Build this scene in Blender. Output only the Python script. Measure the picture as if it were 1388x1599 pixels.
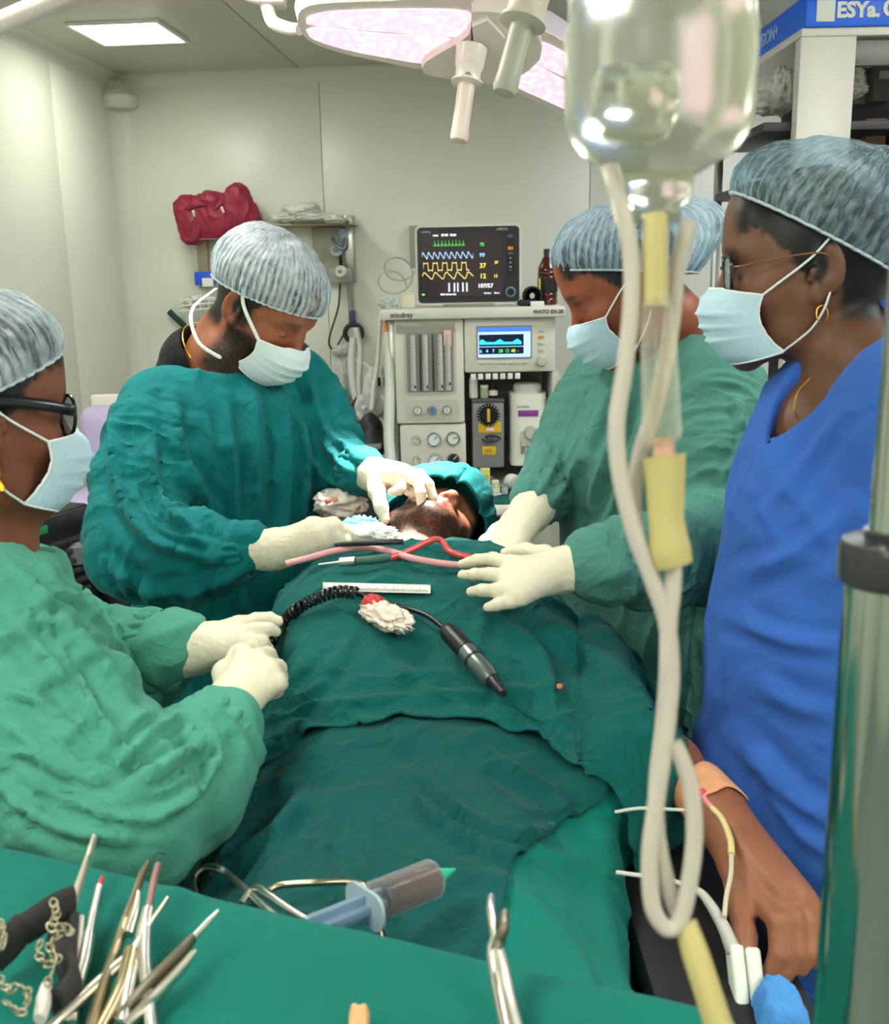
import bpy, bmesh, math, random
import numpy as np
from mathutils import Vector, Matrix
random.seed(7)
for _o in list(bpy.data.objects): bpy.data.objects.remove(_o, do_unlink=True)
S = bpy.context.scene
COL = S.collection

# ------------------------------------------------------------------ camera, world, exposure
FPX = 1600.0; CX, CY = 694.0, 799.5
CAM = np.array([0.0, 0.0, 1.50]); YAW, TILT, ROLL = math.radians(5.0), math.radians(13.0), math.radians(1.1)
_f = np.array([-math.sin(YAW)*math.cos(TILT), math.cos(YAW)*math.cos(TILT), -math.sin(TILT)])
_r = np.array([math.cos(YAW), math.sin(YAW), 0.0]); _u = np.cross(_r, _f)
CR = _r*math.cos(ROLL) - _u*math.sin(ROLL); CU = _u*math.cos(ROLL) + _r*math.sin(ROLL); CF = _f
cd = bpy.data.cameras.new('camera'); cam = bpy.data.objects.new('camera', cd); COL.objects.link(cam)
cam.matrix_world = Matrix(((CR[0], CU[0], -CF[0], CAM[0]), (CR[1], CU[1], -CF[1], CAM[1]), (CR[2], CU[2], -CF[2], CAM[2]), (0, 0, 0, 1)))
cd.sensor_fit = 'VERTICAL'; cd.sensor_height = 36.0; cd.sensor_width = 36.0; cd.lens = FPX/1599.0*36.0
cd.clip_start = 0.02
cd.dof.use_dof = True; cd.dof.focus_distance = 1.75; cd.dof.aperture_fstop = cd.lens/3.0
S.camera = cam
S.view_settings.view_transform = 'Standard'; S.view_settings.look = 'None'
S.view_settings.gamma = 1.0; S.view_settings.use_curve_mapping = False
S.view_settings.exposure = 0.38
W = bpy.data.worlds.new('world'); S.world = W; W.use_nodes = True
W.node_tree.nodes['Background'].inputs[0].default_value = (0.75, 0.85, 0.8, 1)
W.node_tree.nodes['Background'].inputs[1].default_value = 0.25
PANEL_POWER = 17.0      # emission strength of the ceiling panels
SPOT_POWER = 560.0       # surgical lamp

def P(px, py, d):
    """world point seen at photo pixel (px,py) at depth d along the optical axis"""
    return CAM + d*(CF + (px-CX)/FPX*CR - (py-CY)/FPX*CU)
def ray(px, py): return CF + (px-CX)/FPX*CR - (py-CY)/FPX*CU
def Pz(px, py, z):
    v = ray(px, py); return CAM + v*((z-CAM[2])/v[2])
def Py(px, py, y):
    v = ray(px, py); return CAM + v*((y-CAM[1])/v[1])
def proj(V):
    q = np.asarray(V)-CAM; d = q@CF
    return CX+FPX*(q@CR)/d, CY-FPX*(q@CU)/d, d
def PP(l): return [P(*p) for p in l]
def A(*v): return np.array(v, dtype=float)
def nrm(v): v = np.asarray(v, float); return v/np.linalg.norm(v)

# ------------------------------------------------------------------ materials
def lin(c):
    if isinstance(c, str): c = tuple(int(c[i:i+2], 16)/255 for i in (0, 2, 4))
    return tuple(((x/12.92) if x <= .04045 else ((x+.055)/1.055)**2.4) for x in c)
MATS = {}
def mat(name, col, rough=.5, metal=0., noise=0., nscale=30., bump=0., bscale=200., spec=.5, emit=0., ecol=None, trans=0., alpha=1., sheen=0., sss=0., ior=1.45, attr=None, coat=0., stretch=None):
    if name in MATS: return MATS[name]
    m = bpy.data.materials.new(name); m.use_nodes = True; nt = m.node_tree; N = nt.nodes; L = nt.links
    b = N['Principled BSDF']; c = lin(col)
    b.inputs['Base Color'].default_value = (*c, 1); b.inputs['Roughness'].default_value = rough; b.inputs['Metallic'].default_value = metal
    b.inputs['Specular IOR Level'].default_value = spec; b.inputs['IOR'].default_value = ior
    b.inputs['Transmission Weight'].default_value = trans; b.inputs['Alpha'].default_value = alpha
    b.inputs['Coat Weight'].default_value = coat
    if sheen: b.inputs['Sheen Weight'].default_value = sheen; b.inputs['Sheen Roughness'].default_value = .5
    if sss:
        b.inputs['Subsurface Weight'].default_value = sss; b.inputs['Subsurface Radius'].default_value = (.012, .005, .003); b.inputs['Subsurface Scale'].default_value = 1.
    if emit:
        b.inputs['Emission Color'].default_value = (*(lin(ecol) if ecol else c), 1); b.inputs['Emission Strength'].default_value = emit
    tc = N.new('ShaderNodeTexCoord'); src = tc.outputs['Object']
    if stretch:
        mp = N.new('ShaderNodeMapping'); mp.inputs['Scale'].default_value = stretch; L.new(src, mp.inputs['Vector']); src = mp.outputs['Vector']
    base = None
    if attr:
        at = N.new('ShaderNodeAttribute'); at.attribute_name = attr; base = at.outputs['Color']
    if noise:
        n = N.new('ShaderNodeTexNoise'); n.inputs['Scale'].default_value = nscale; n.inputs['Detail'].default_value = 5; L.new(src, n.inputs['Vector'])
        r = N.new('ShaderNodeMapRange'); r.inputs[1].default_value = .3; r.inputs[2].default_value = .7; r.inputs[3].default_value = 1-noise; r.inputs[4].default_value = 1+noise
        L.new(n.outputs['Fac'], r.inputs[0])
        mx = N.new('ShaderNodeVectorMath'); mx.operation = 'SCALE'
        if base: L.new(base, mx.inputs[0])
        else: mx.inputs[0].default_value = c
        L.new(r.outputs[0], mx.inputs['Scale']); base = mx.outputs[0]
    if base: L.new(base, b.inputs['Base Color'])
    if bump:
        n2 = N.new('ShaderNodeTexNoise'); n2.inputs['Scale'].default_value = bscale; n2.inputs['Detail'].default_value = 4; L.new(src, n2.inputs['Vector'])
        bp = N.new('ShaderNodeBump'); bp.inputs['Strength'].default_value = bump; bp.inputs['Distance'].default_value = .01
        L.new(n2.outputs['Fac'], bp.inputs['Height']); L.new(bp.outputs['Normal'], b.inputs['Normal'])
    MATS[name] = m; return m
def fabric(name, col, weave=1400., var=.08, big=6., rough=.85, cre=.35):
    """woven cotton: broad tone variation, soft crumple relief and a fine weave"""
    if name in MATS: return MATS[name]
    m = mat(name, col, rough=rough, noise=var, nscale=big, spec=.25, sheen=.04)
    nt = m.node_tree; N = nt.nodes; L = nt.links; b = N['Principled BSDF']
    tc = [n for n in N if n.type == 'TEX_COORD'][0]
    n1 = N.new('ShaderNodeTexNoise'); n1.inputs['Scale'].default_value = 22; n1.inputs['Detail'].default_value = 6; n1.inputs['Distortion'].default_value = 1.2; L.new(tc.outputs['Object'], n1.inputs['Vector'])
    n2 = N.new('ShaderNodeTexNoise'); n2.inputs['Scale'].default_value = weave; n2.inputs['Detail'].default_value = 1; L.new(tc.outputs['Object'], n2.inputs['Vector'])
    b1 = N.new('ShaderNodeBump'); b1.inputs['Strength'].default_value = cre; b1.inputs['Distance'].default_value = .012
    b2 = N.new('ShaderNodeBump'); b2.inputs['Strength'].default_value = .12; b2.inputs['Distance'].default_value = .001
    n3 = N.new('ShaderNodeTexNoise'); n3.inputs['Scale'].default_value = 8; n3.inputs['Detail'].default_value = 2; n3.inputs['Distortion'].default_value = 1.6; L.new(tc.outputs['Object'], n3.inputs['Vector'])
    ab = N.new('ShaderNodeMath'); ab.operation = 'SUBTRACT'; ab.inputs[1].default_value = .5; L.new(n3.outputs['Fac'], ab.inputs[0])
    a2 = N.new('ShaderNodeMath'); a2.operation = 'ABSOLUTE'; L.new(ab.outputs[0], a2.inputs[0]); a3 = N.new('ShaderNodeMath'); a3.operation = 'POWER'; a3.inputs[1].default_value = .5; L.new(a2.outputs[0], a3.inputs[0])
    b3 = N.new('ShaderNodeBump'); b3.inputs['Strength'].default_value = min(1., cre*.95); b3.inputs['Distance'].default_value = .012; b3.invert = True; L.new(a3.outputs[0], b3.inputs['Height']); L.new(b3.outputs[0], b1.inputs['Normal'])
    L.new(n1.outputs['Fac'], b1.inputs['Height']); L.new(n2.outputs['Fac'], b2.inputs['Height'])
    L.new(b1.outputs['Normal'], b2.inputs['Normal']); L.new(b2.outputs['Normal'], b.inputs['Normal'])
    return m
def glass(name, col, rough=.05, mixf=.75, spec=.5):
    """thin clear plastic: transparent with a glossy film (cheap, lets light through)"""
    if name in MATS: return MATS[name]
    m = bpy.data.materials.new(name); m.use_nodes = True; nt = m.node_tree; N = nt.nodes; L = nt.links; N.clear()
    o = N.new('ShaderNodeOutputMaterial'); t = N.new('ShaderNodeBsdfTransparent'); t.inputs[0].default_value = (*lin(col), 1)
    p = N.new('ShaderNodeBsdfPrincipled'); p.inputs['Base Color'].default_value = (*lin(col), 1); p.inputs['Roughness'].default_value = rough; p.inputs['Specular IOR Level'].default_value = spec
    lw = N.new('ShaderNodeLayerWeight'); lw.inputs[0].default_value = .25
    mr = N.new('ShaderNodeMapRange'); mr.inputs[3].default_value = 1-mixf; mr.inputs[4].default_value = min(1., 1-mixf+.38)
    L.new(lw.outputs['Facing'], mr.inputs[0])
    mx = N.new('ShaderNodeMixShader'); L.new(mr.outputs[0], mx.inputs[0]); L.new(t.outputs[0], mx.inputs[1]); L.new(p.outputs[0], mx.inputs[2]); L.new(mx.outputs[0], o.inputs[0])
    MATS[name] = m; return m

# ------------------------------------------------------------------ objects
WO = {}      # world origin of every object
def tag(o, label, cat=None, group=None, kind=None):
    o['label'] = label
    if cat: o['category'] = cat
    if group: o['group'] = group
    if kind: o['kind'] = kind
    return o
def thing(name, loc, label, cat, group=None):
    o = bpy.data.objects.new(name, None); COL.objects.link(o); o.location = tuple(loc); o.empty_display_size = .05
    WO[o.name] = np.asarray(loc, float); return tag(o, label, cat, group)
def obj(name, V, Fc, m, parent=None, smooth=True, uv=None, col=None):
    V = np.asarray(V, float)
    if parent is not None: org = WO[parent.name]
    else:
        lo, hi = V.min(0), V.max(0); org = np.array([(lo[0]+hi[0])/2, (lo[1]+hi[1])/2, lo[2]])
    me = bpy.data.meshes.new(name)
    if isinstance(Fc, np.ndarray):
        nf, k = Fc.shape; me.vertices.add(len(V)); me.vertices.foreach_set('co', (V-org).astype(np.float32).ravel())
        me.loops.add(nf*k); me.loops.foreach_set('vertex_index', Fc.astype(np.int32).ravel())
        me.polygons.add(nf); me.polygons.foreach_set('loop_start', np.arange(0, nf*k, k, dtype=np.int32))
        me.update(calc_edges=True); me.validate()
    else:
        me.from_pydata((V-org).tolist(), [], [list(map(int, f)) for f in Fc]); me.update()
    me.polygons.foreach_set('use_smooth', np.full(len(me.polygons), bool(smooth)))
    if smooth == 'auto':
        me.set_sharp_from_angle(angle=math.radians(38))
    if uv is not None:
        ul = me.uv_layers.new(name='UVMap'); vi = np.empty(len(me.loops), np.int32); me.loops.foreach_get('vertex_index', vi)
        ul.data.foreach_set('uv', np.asarray(uv, np.float32)[vi].ravel())
    if col is not None:
        ca = me.color_attributes.new('Col', 'FLOAT_COLOR', 'POINT'); c4 = np.ones((len(V), 4), np.float32); c4[:, :3] = col; ca.data.foreach_set('color', c4.ravel())
    if m is not None: me.materials.append(m)
    o = bpy.data.objects.new(name, me); COL.objects.link(o)
    if parent is not None: o.parent = parent
    else: o.location = tuple(org)
    WO[o.name] = org; return o
def copy_obj(src, parent, off):
    """copy of one part sharing mesh data, moved by world offset"""
    c = src.copy(); COL.objects.link(c); c.parent = parent; c.location = Vector(src.location)+Vector(tuple(off)); WO[c.name] = WO[src.name]; return c
def struct(o, label): o['kind'] = 'structure'; o['label'] = label; return o

class Fr:
    """local frame: columns X,Y,Z at origin o"""
    def __init__(s, o, X=(1, 0, 0), Y=(0, 1, 0), Z=(0, 0, 1)): s.o = np.asarray(o, float); s.R = np.array([X, Y, Z], float)
    def __call__(s, *p):
        p = np.asarray(p[0] if len(p) == 1 else p, float); return s.o + p@s.R
    def sub(s, o): return Fr(s(o), *s.R)
def yawfr(o, deg):
    a = math.radians(deg); return Fr(o, (math.cos(a), math.sin(a), 0), (-math.sin(a), math.cos(a), 0), (0, 0, 1))
def axfr(o, z, x=None):
    z = nrm(z); x = np.asarray(x if x is not None else ((1, 0, 0) if abs(z[0]) < .9 else (0, 1, 0)), float); x = nrm(x-z*(x@z)); return Fr(o, x, np.cross(z, x), z)
I = Fr((0, 0, 0))

class MB:
    def __init__(s, fr=I): s.V = []; s.F = []; s.n = 0; s.fr = fr
    def add(s, V, Fc, fr=None):
        V = np.array([(fr or s.fr)(p) for p in V]) if (fr or s.fr) is not I else np.asarray(V, float)
        s.V.append(V); s.F += [[i+s.n for i in f] for f in Fc]; s.n += len(V); return s
    def box(s, c, size, bev=0., fr=None, seg=2):
        bm = bmesh.new(); bmesh.ops.create_cube(bm, size=1)
        for v in bm.verts: v.co = Vector((v.co.x*size[0], v.co.y*size[1], v.co.z*size[2]))
        if bev: bmesh.ops.bevel(bm, geom=list(bm.edges), offset=min(bev, min(size)*.49), segments=seg, profile=.5, affect='EDGES')
        V = [tuple(v.co+Vector(tuple(c))) for v in bm.verts]; bm.verts.index_update(); Fc = [[v.index for v in f.verts] for f in bm.faces]; bm.free()
        return s.add(V, Fc, fr)
    def tube(s, pts, r, seg=10, cap=True, fr=None, flat=None, smooth=0, ref=None):
        pts = np.array([np.asarray(p, float) for p in pts])
        if smooth: pts, tt = catmull(pts, smooth)
        else: tt = np.linspace(0, 1, len(pts))
        n = len(pts); rr = np.interp(tt, np.linspace(0, 1, len(r)), r) if hasattr(r, '__len__') else np.full(n, r)
        T = np.gradient(pts, axis=0); T /= np.linalg.norm(T, axis=1)[:, None]+1e-12
        x = np.asarray(ref, float) if ref is not None else (A(0, 0, 1) if abs(T[0][2]) < .9 else A(1, 0, 0)); V = []
        for i in range(n):
            x = x-T[i]*(x@T[i]); x /= np.linalg.norm(x)+1e-12; y = np.cross(T[i], x)
            for k in range(seg):
                a = 2*math.pi*k/seg; V.append(pts[i]+rr[i]*(math.cos(a)*x+math.sin(a)*y*(flat or 1)))
        Fc = [[i*seg+k, i*seg+(k+1) % seg, (i+1)*seg+(k+1) % seg, (i+1)*seg+k] for i in range(n-1) for k in range(seg)]
        if cap: Fc += [list(range(seg))[::-1], [(n-1)*seg+k for k in range(seg)]]
        return s.add(V, Fc, fr)
    def lathe(s, prof, fr=None, seg=24, sx=1., sy=1., cap=True):
        """profile [(r,z)..] about the frame's Z"""
        V = [(r*math.cos(2*math.pi*k/seg)*sx, r*math.sin(2*math.pi*k/seg)*sy, z) for r, z in prof for k in range(seg)]; n = len(prof)
        Fc = [[i*seg+k, i*seg+(k+1) % seg, (i+1)*seg+(k+1) % seg, (i+1)*seg+k] for i in range(n-1) for k in range(seg)]
        if cap: Fc += [list(range(seg))[::-1], [(n-1)*seg+k for k in range(seg)]]
        return s.add(V, Fc, fr)
    def prism(s, out, h, fr=None, z0=0.):
        n = len(out); V = [(x, y, z0) for x, y in out]+[(x, y, z0+h) for x, y in out]
        return s.add(V, [list(range(n))[::-1], list(range(n, 2*n))]+[[i, (i+1) % n, n+(i+1) % n, n+i] for i in range(n)], fr)
    def build(s, name, m, parent=None, smooth='auto'):
        return obj(name, np.vstack(s.V), s.F, m, parent, smooth)
def rrect(w, h, r, seg=5, cx=0., cy=0.):
    o = []
    for sx, sy, a0 in ((1, 1, 0), (-1, 1, 90), (-1, -1, 180), (1, -1, 270)):
        for k in range(seg+1):
            a = math.radians(a0+90*k/seg); o.append((cx+sx*(w/2-r)+r*math.cos(a), cy+sy*(h/2-r)+r*math.sin(a)))
    return o
def catmull(pts, sub):
    pts = np.asarray(pts, float); n = len(pts); Q = np.vstack([2*pts[0]-pts[1], pts, 2*pts[-1]-pts[-2]]); out = []; tt = []
    for i in range(n-1):
        p0, p1, p2, p3 = Q[i:i+4]
        for k in range(sub):
            t = k/sub; out.append(.5*((2*p1)+(-p0+p2)*t+(2*p0-5*p1+4*p2-p3)*t*t+(-p0+3*p1-3*p2+p3)*t**3)); tt.append((i+t)/(n-1))
    out.append(pts[-1]); tt.append(1.); return np.array(out), np.array(tt)
def text(name, s, size, fr, m, parent, depth=.0006, align='LEFT', shear=0., bold=0.):
    c = bpy.data.curves.new(name, 'FONT'); c.body = s; c.size = size; c.extrude = depth; c.align_x = align; c.shear = shear; c.offset = bold; c.resolution_u = 3
    t = bpy.data.objects.new(name, c); COL.objects.link(t); bpy.context.view_layer.update()
    me = bpy.data.meshes.new_from_object(t.evaluated_get(bpy.context.evaluated_depsgraph_get())); bpy.data.objects.remove(t)
    V = np.array([fr(tuple(v.co)) for v in me.vertices]); Fc = [list(p.vertices) for p in me.polygons]; bpy.data.meshes.remove(me)
    return obj(name, V, Fc, m, parent, False)

# ------------------------------------------------------------------ noise
def _h(ix, iy, iz, s):
    n = (ix.astype(np.int64)*73856093) ^ (iy.astype(np.int64)*19349663) ^ (iz.astype(np.int64)*83492791) ^ (s*2654435761)
    n = (n ^ (n >> 13))*1274126177; n = n ^ (n >> 16); return (n & 0xffff)/65535.0
def vnoise(p, s=0):
    i = np.floor(p); f = p-i; f = f*f*f*(f*(f*6-15)+10); x, y, z = i[:, 0], i[:, 1], i[:, 2]; r = 0
    for a in (0, 1):
        for b in (0, 1):
            for c in (0, 1):
                r = r+_h(x+a, y+b, z+c, s)*(f[:, 0] if a else 1-f[:, 0])*(f[:, 1] if b else 1-f[:, 1])*(f[:, 2] if c else 1-f[:, 2])
    return r
def fbm(p, s=0, o=3):
    r = 0; a = .5
    for k in range(o): r = r+a*vnoise(p*2**k, s+k); a *= .5
    return r/(1-.5**o)
def ridge(p, s=0, sharp=2.):
    n = fbm(p, s, 2); return (1-np.abs(2*n-1))**sharp

# ------------------------------------------------------------------ signed distance modelling
class SDF:
    def __init__(s, lo, hi, h):
        s.lo = np.asarray(lo, float); s.h = h; s.n = np.ceil((np.asarray(hi)-s.lo)/h).astype(int)+1
        s.D = np.full(tuple(s.n), 1.0, np.float32)
        s.ax = [s.lo[i]+h*np.arange(s.n[i]) for i in range(3)]
    def blk(s, lo, hi, pad):
        a = np.clip(np.floor((np.asarray(lo)-pad-s.lo)/s.h).astype(int), 0, s.n); b = np.clip(np.ceil((np.asarray(hi)+pad-s.lo)/s.h).astype(int)+1, 0, s.n)
        if np.any(b <= a): return None, None
        sl = tuple(slice(a[i], b[i]) for i in range(3))
        g = np.stack(np.meshgrid(*[s.ax[i][sl[i]] for i in range(3)], indexing='ij'), -1).astype(np.float32); return sl, g
    def mix(s, sl, d, k, sub=False):
        c = s.D[sl]
        if sub:
            h = np.maximum(k-np.abs(-d-c), 0)/max(k, 1e-6); s.D[sl] = np.maximum(c, -d)+h*h*k/4
        else:
            h = np.maximum(k-np.abs(d-c), 0)/max(k, 1e-6); s.D[sl] = np.minimum(c, d)-h*h*k/4
    def cap(s, a, b, ra, rb=None, k=.01, flat=None, sub=False):
        a = np.asarray(a, float); b = np.asarray(b, float); rb = ra if rb is None else rb; R = max(ra, rb)
        if flat: R = R*max(1, flat[1])
        sl, g = s.blk(np.minimum(a, b)-R, np.maximum(a, b)+R, k+3*s.h)
        if sl is None: return s
        ba = (b-a).astype(np.float32); q = g-a.astype(np.float32); t = np.clip((q@ba)/max(float(ba@ba), 1e-9), 0, 1); q = q-t[..., None]*ba
        sc = 1.
        if flat:
            n = nrm(flat[0]).astype(np.float32); q = q+(q@n)[..., None]*n*(1/flat[1]-1); sc = min(1, flat[1])
        s.mix(sl, ((np.linalg.norm(q, axis=-1)-(ra+(rb-ra)*t))*sc).astype(np.float32), k, sub); return s
    def chain(s, pts, rs, k=.008, flat=None):
        for i in range(len(pts)-1): s.cap(pts[i], pts[i+1], rs[i], rs[i+1], k, flat)
        return s
    def ell(s, c, rad, k=.01, R=None, sub=False):
        """ellipsoid; R rows = its axes"""
        c = np.asarray(c, float); rad = np.asarray(rad, float); m = np.full(3, rad.max())
        sl, g = s.blk(c-m, c+m, k+3*s.h)
        if sl is None: return s
        q = g-c.astype(np.float32)
        if R is not None: q = q@np.asarray(R, np.float32).T
        e = q/rad.astype(np.float32); k0 = np.linalg.norm(e, axis=-1); k1 = np.linalg.norm(e/rad.astype(np.float32), axis=-1)+1e-9
        s.mix(sl, np.where(k0 < 1e-4, -rad.min(), k0*(k0-1)/k1).astype(np.float32), k, sub); return s
    def cut(s, p, n):
        """remove the half space on the side n points to"""
        n = nrm(n); X = s.ax[0][:, None, None]*n[0]+s.ax[1][None, :, None]*n[1]+s.ax[2][None, None, :]*n[2]-float(np.asarray(p)@n)
        s.D = np.maximum(s.D, X.astype(np.float32)); return s
    def mesh(s, smooth=1):
        D = s.D; D[0] = D[-1] = 1; D[:, 0] = D[:, -1] = 1; D[:, :, 0] = D[:, :, -1] = 1
        ins = D < 0; n = s.n-1
        c = sum(ins[i:i+n[0], j:j+n[1], k:k+n[2]].astype(np.int8) for i in (0, 1) for j in (0, 1) for k in (0, 1))
        cells = np.argwhere((c > 0) & (c < 8)); idx = np.full(tuple(n), -1, np.int32); idx[tuple(cells.T)] = np.arange(len(cells))
        acc = np.zeros((len(cells), 3)); cnt = np.zeros(len(cells)); x, y, z = cells.T
        co = [(i, j, k) for i in (0, 1) for j in (0, 1) for k in (0, 1)]
        for a in co:
            for ax in range(3):
                if a[ax]: continue
                b = list(a); b[ax] = 1
                da = D[x+a[0], y+a[1], z+a[2]]; db = D[x+b[0], y+b[1], z+b[2]]; m = (da < 0) != (db < 0)
                t = np.where(m, da/np.where(m, da-db, 1), 0); p = np.array(a, float)[None, :].repeat(len(cells), 0); p[:, ax] = t
                acc += p*m[:, None]; cnt += m
        V = s.lo+s.h*(cells+acc/cnt[:, None]); Q = []
        for ax in range(3):
            o1, o2 = [(1, 2), (2, 0), (0, 1)][ax]
            sa = [slice(0, s.n[i]) for i in range(3)]; sa[ax] = slice(0, s.n[ax]-1); sb = list(sa); sb[ax] = slice(1, s.n[ax])
            A0 = ins[tuple(sa)]; B0 = ins[tuple(sb)]
            e = np.argwhere(A0 != B0); e = e[(e[:, o1] > 0) & (e[:, o2] > 0) & (e[:, o1] < n[o1]) & (e[:, o2] < n[o2])]
            fl = A0[tuple(e.T)]; d1 = np.zeros(3, int); d1[o1] = 1; d2 = np.zeros(3, int); d2[o2] = 1
            q = np.stack([idx[tuple((e-d1-d2).T)], idx[tuple((e-d2).T)], idx[tuple(e.T)], idx[tuple((e-d1).T)]], 1)
            q[~fl] = q[~fl][:, ::-1]; Q.append(q)
        Q = np.vstack(Q); Q = Q[(Q >= 0).all(1)]
        for _ in range(smooth): V = relax(V, Q)
        return V, Q
def relax(V, Q, f=.5):
    s = np.zeros_like(V); c = np.zeros(len(V))
    for a, b in ((0, 1), (1, 2), (2, 3), (3, 0)):
        for i, j in ((a, b), (b, a)):
            for d in range(3): s[:, d] += np.bincount(Q[:, i], V[Q[:, j], d], len(V))
            c += np.bincount(Q[:, i], minlength=len(V))
    return V*(1-f)+f*s/np.maximum(c, 1)[:, None]
def vnormals(V, Q):
    fn = np.cross(V[Q[:, 2]]-V[Q[:, 0]], V[Q[:, 3]]-V[Q[:, 1]]); N = np.zeros_like(V)
    for i in range(4):
        for d in range(3): N[:, d] += np.bincount(Q[:, i], fn[:, d], len(V))
    return N/(np.linalg.norm(N, axis=1)[:, None]+1e-12)
def segdist2(X, Y, pl):
    """distance of 2-D points to a polyline"""
    best = np.full(len(X), 1e9); pl = np.asarray(pl, float)
    for a, b in zip(pl[:-1], pl[1:]):
        d = b-a; t = np.clip(((X-a[0])*d[0]+(Y-a[1])*d[1])/max(d@d, 1e-9), 0, 1); best = np.minimum(best, np.hypot(X-a[0]-t*d[0], Y-a[1]-t*d[1]))
    return best
FOLDK = 1.35
def pxfold(V, N, folds):
    """raise real cloth folds: each (polyline as seen in the photo, width px, height m)"""
    X, Y, D = proj(V); vd = CAM-V; fac = np.clip(np.einsum('ij,ij->i', N, vd/np.linalg.norm(vd, axis=1)[:, None])*3, 0, 1); o = np.zeros(len(V))
    for pl, w, a in folds:
        p, _ = catmull(np.asarray(pl, float), 6) if len(pl) > 2 else (np.asarray(pl, float), 0)
        d = segdist2(X, Y, p); q = np.asarray(p); tp = np.clip(np.minimum(np.hypot(X-q[0, 0], Y-q[0, 1]), np.hypot(X-q[-1, 0], Y-q[-1, 1]))/(4*w), .15, 1); o += FOLDK*a*tp*(np.exp(-(d/w)**1.3)-.4*np.exp(-((d-2.2*w)/(w*1.1))**2))
    return V+N*(o*fac)[:, None]
# ------------------------------------------------------------------ the room
YB = 4.72
_c = Py(192, 330, YB); XL = float(_c[0]); ZC = float(Py(450, 110, YB)[2]); XR = 2.25; YF = -2.6
m_wall = mat('wall_panel_cream', 'e0e0d3', rough=.32, noise=.015, nscale=2., bump=.02, bscale=8.)
m_ceil = mat('ceiling_panel_cream', 'c3c3b3', rough=.45, noise=.015, nscale=2.)
m_trim = mat('trim_white', 'd8d9cb', rough=.35)
m_floor = mat('floor_vinyl', '7c8580', rough=.4, noise=.06, nscale=5.)
m_joint = mat('panel_joint', 'c4c5b4', rough=.6)
def slab(name, lo, hi, m, label):
    lo, hi = np.asarray(lo, float), np.asarray(hi, float)
    return struct(MB().box((lo+hi)/2, hi-lo).build(name, m, None, False), label)
slab('floor', (XL-.1, YF-.1, -.06), (XR+.1, YB+.1, 0), m_floor, 'grey vinyl floor of the operating room')
wb = slab('wall_back', (XL-.1, YB+.012, 0), (XR+.1, YB+.1, ZC), m_joint, 'cream panelled back wall of the operating room')
wl = slab('wall_left', (XL-.1, YF, 0), (XL-.012, YB+.1, ZC), m_joint, 'cream panelled left wall of the operating room')
slab('wall_right', (XR, YF, 0), (XR+.1, YB+.1, ZC), m_wall, 'cream right wall behind the storage rack')
slab('wall_front', (XL-.1, YF-.1, 0), (XR+.1, YF, ZC), m_wall, 'cream wall behind the photographer')
ce = slab('ceiling', (XL-.1, YF-.1, ZC+.012), (XR+.1, YB+.1, ZC+.1), m_joint, 'cream panelled ceiling of the operating room')
# wall and ceiling panels with recessed joints
xj = [XL] + [float(Py(505, 300, YB)[0])+1.18*k for k in (-0, 1, 2)] + [XR]
for a, b in zip(xj[:-1], xj[1:]):
    if b-a > .05: MB().box(((a+b)/2, YB+.006, ZC/2), (b-a-.0025, .012, ZC-.004), .002).build('wall_panel', m_wall, wb)
yj = [YB, 4.10, 2.92, 1.74, .56, -.62, -1.8, YF]
for a, b in zip(yj[:-1], yj[1:]):
    MB().box((XL-.006, (a+b)/2, ZC/2), (.012, a-b-.0025, ZC-.004), .002).build('wall_panel', m_wall, wl)
cj = [XL, float(Pz(400, 48, ZC)[0]), float(Pz(400, 48, ZC)[0])+1.18, float(Pz(400, 48, ZC)[0])+2.36, XR]
for a, b in zip(cj[:-1], cj[1:]):
    MB().box(((a+b)/2, (YF+YB)/2, ZC+.006), (b-a-.005, YB-YF-.004, .012), .002).build('ceiling_panel', m_ceil, ce)
# coved corner and ceiling trims
def cove(name, p0, p1, ux, uy, r, label):
    p0, p1 = np.asarray(p0, float), np.asarray(p1, float); pr = [(0, 0)]+[(r*(1-math.sin(t)), r*(1-math.cos(t))) for t in np.linspace(0, math.pi/2, 7)]
    V = [p+a*np.asarray(ux)+b*np.asarray(uy) for p in (p0, p1) for a, b in pr]; n = len(pr)
    return struct(obj(name, V, [[i, (i+1) % n, n+(i+1) % n, n+i] for i in range(n)]+[list(range(n))[::-1], list(range(n, 2*n))], m_trim, None, 'auto'), label)
cove('trim_1', (XL, YB, 0), (XL, YB, ZC-.02), (1, 0, 0), (0, -1, 0), .075, 'rounded cove trim in the corner of left and back walls')
cove('trim_2', (XL, YB, ZC), (XR, YB, ZC), (0, -1, 0), (0, 0, -1), .05, 'cove trim between back wall and ceiling')
cove('trim_3', (XL, YF, ZC), (XL, YB, ZC), (1, 0, 0), (0, 0, -1), .05, 'cove trim between left wall and ceiling')
t = MB().lathe([(.005, .0), (.07, .0), (.085, .02), (.085, .05), (.06, .075), (.0, .08)], Fr((XL+.035, YB-.035, ZC-.14)), 20).build('trim_4', m_trim)
struct(t, 'moulded corner cap on the cove trim under the ceiling')
slab('baseboard_back', (XL, YB-.012, 0), (XR, YB, .1), m_trim, 'baseboard along the back wall')
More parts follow.
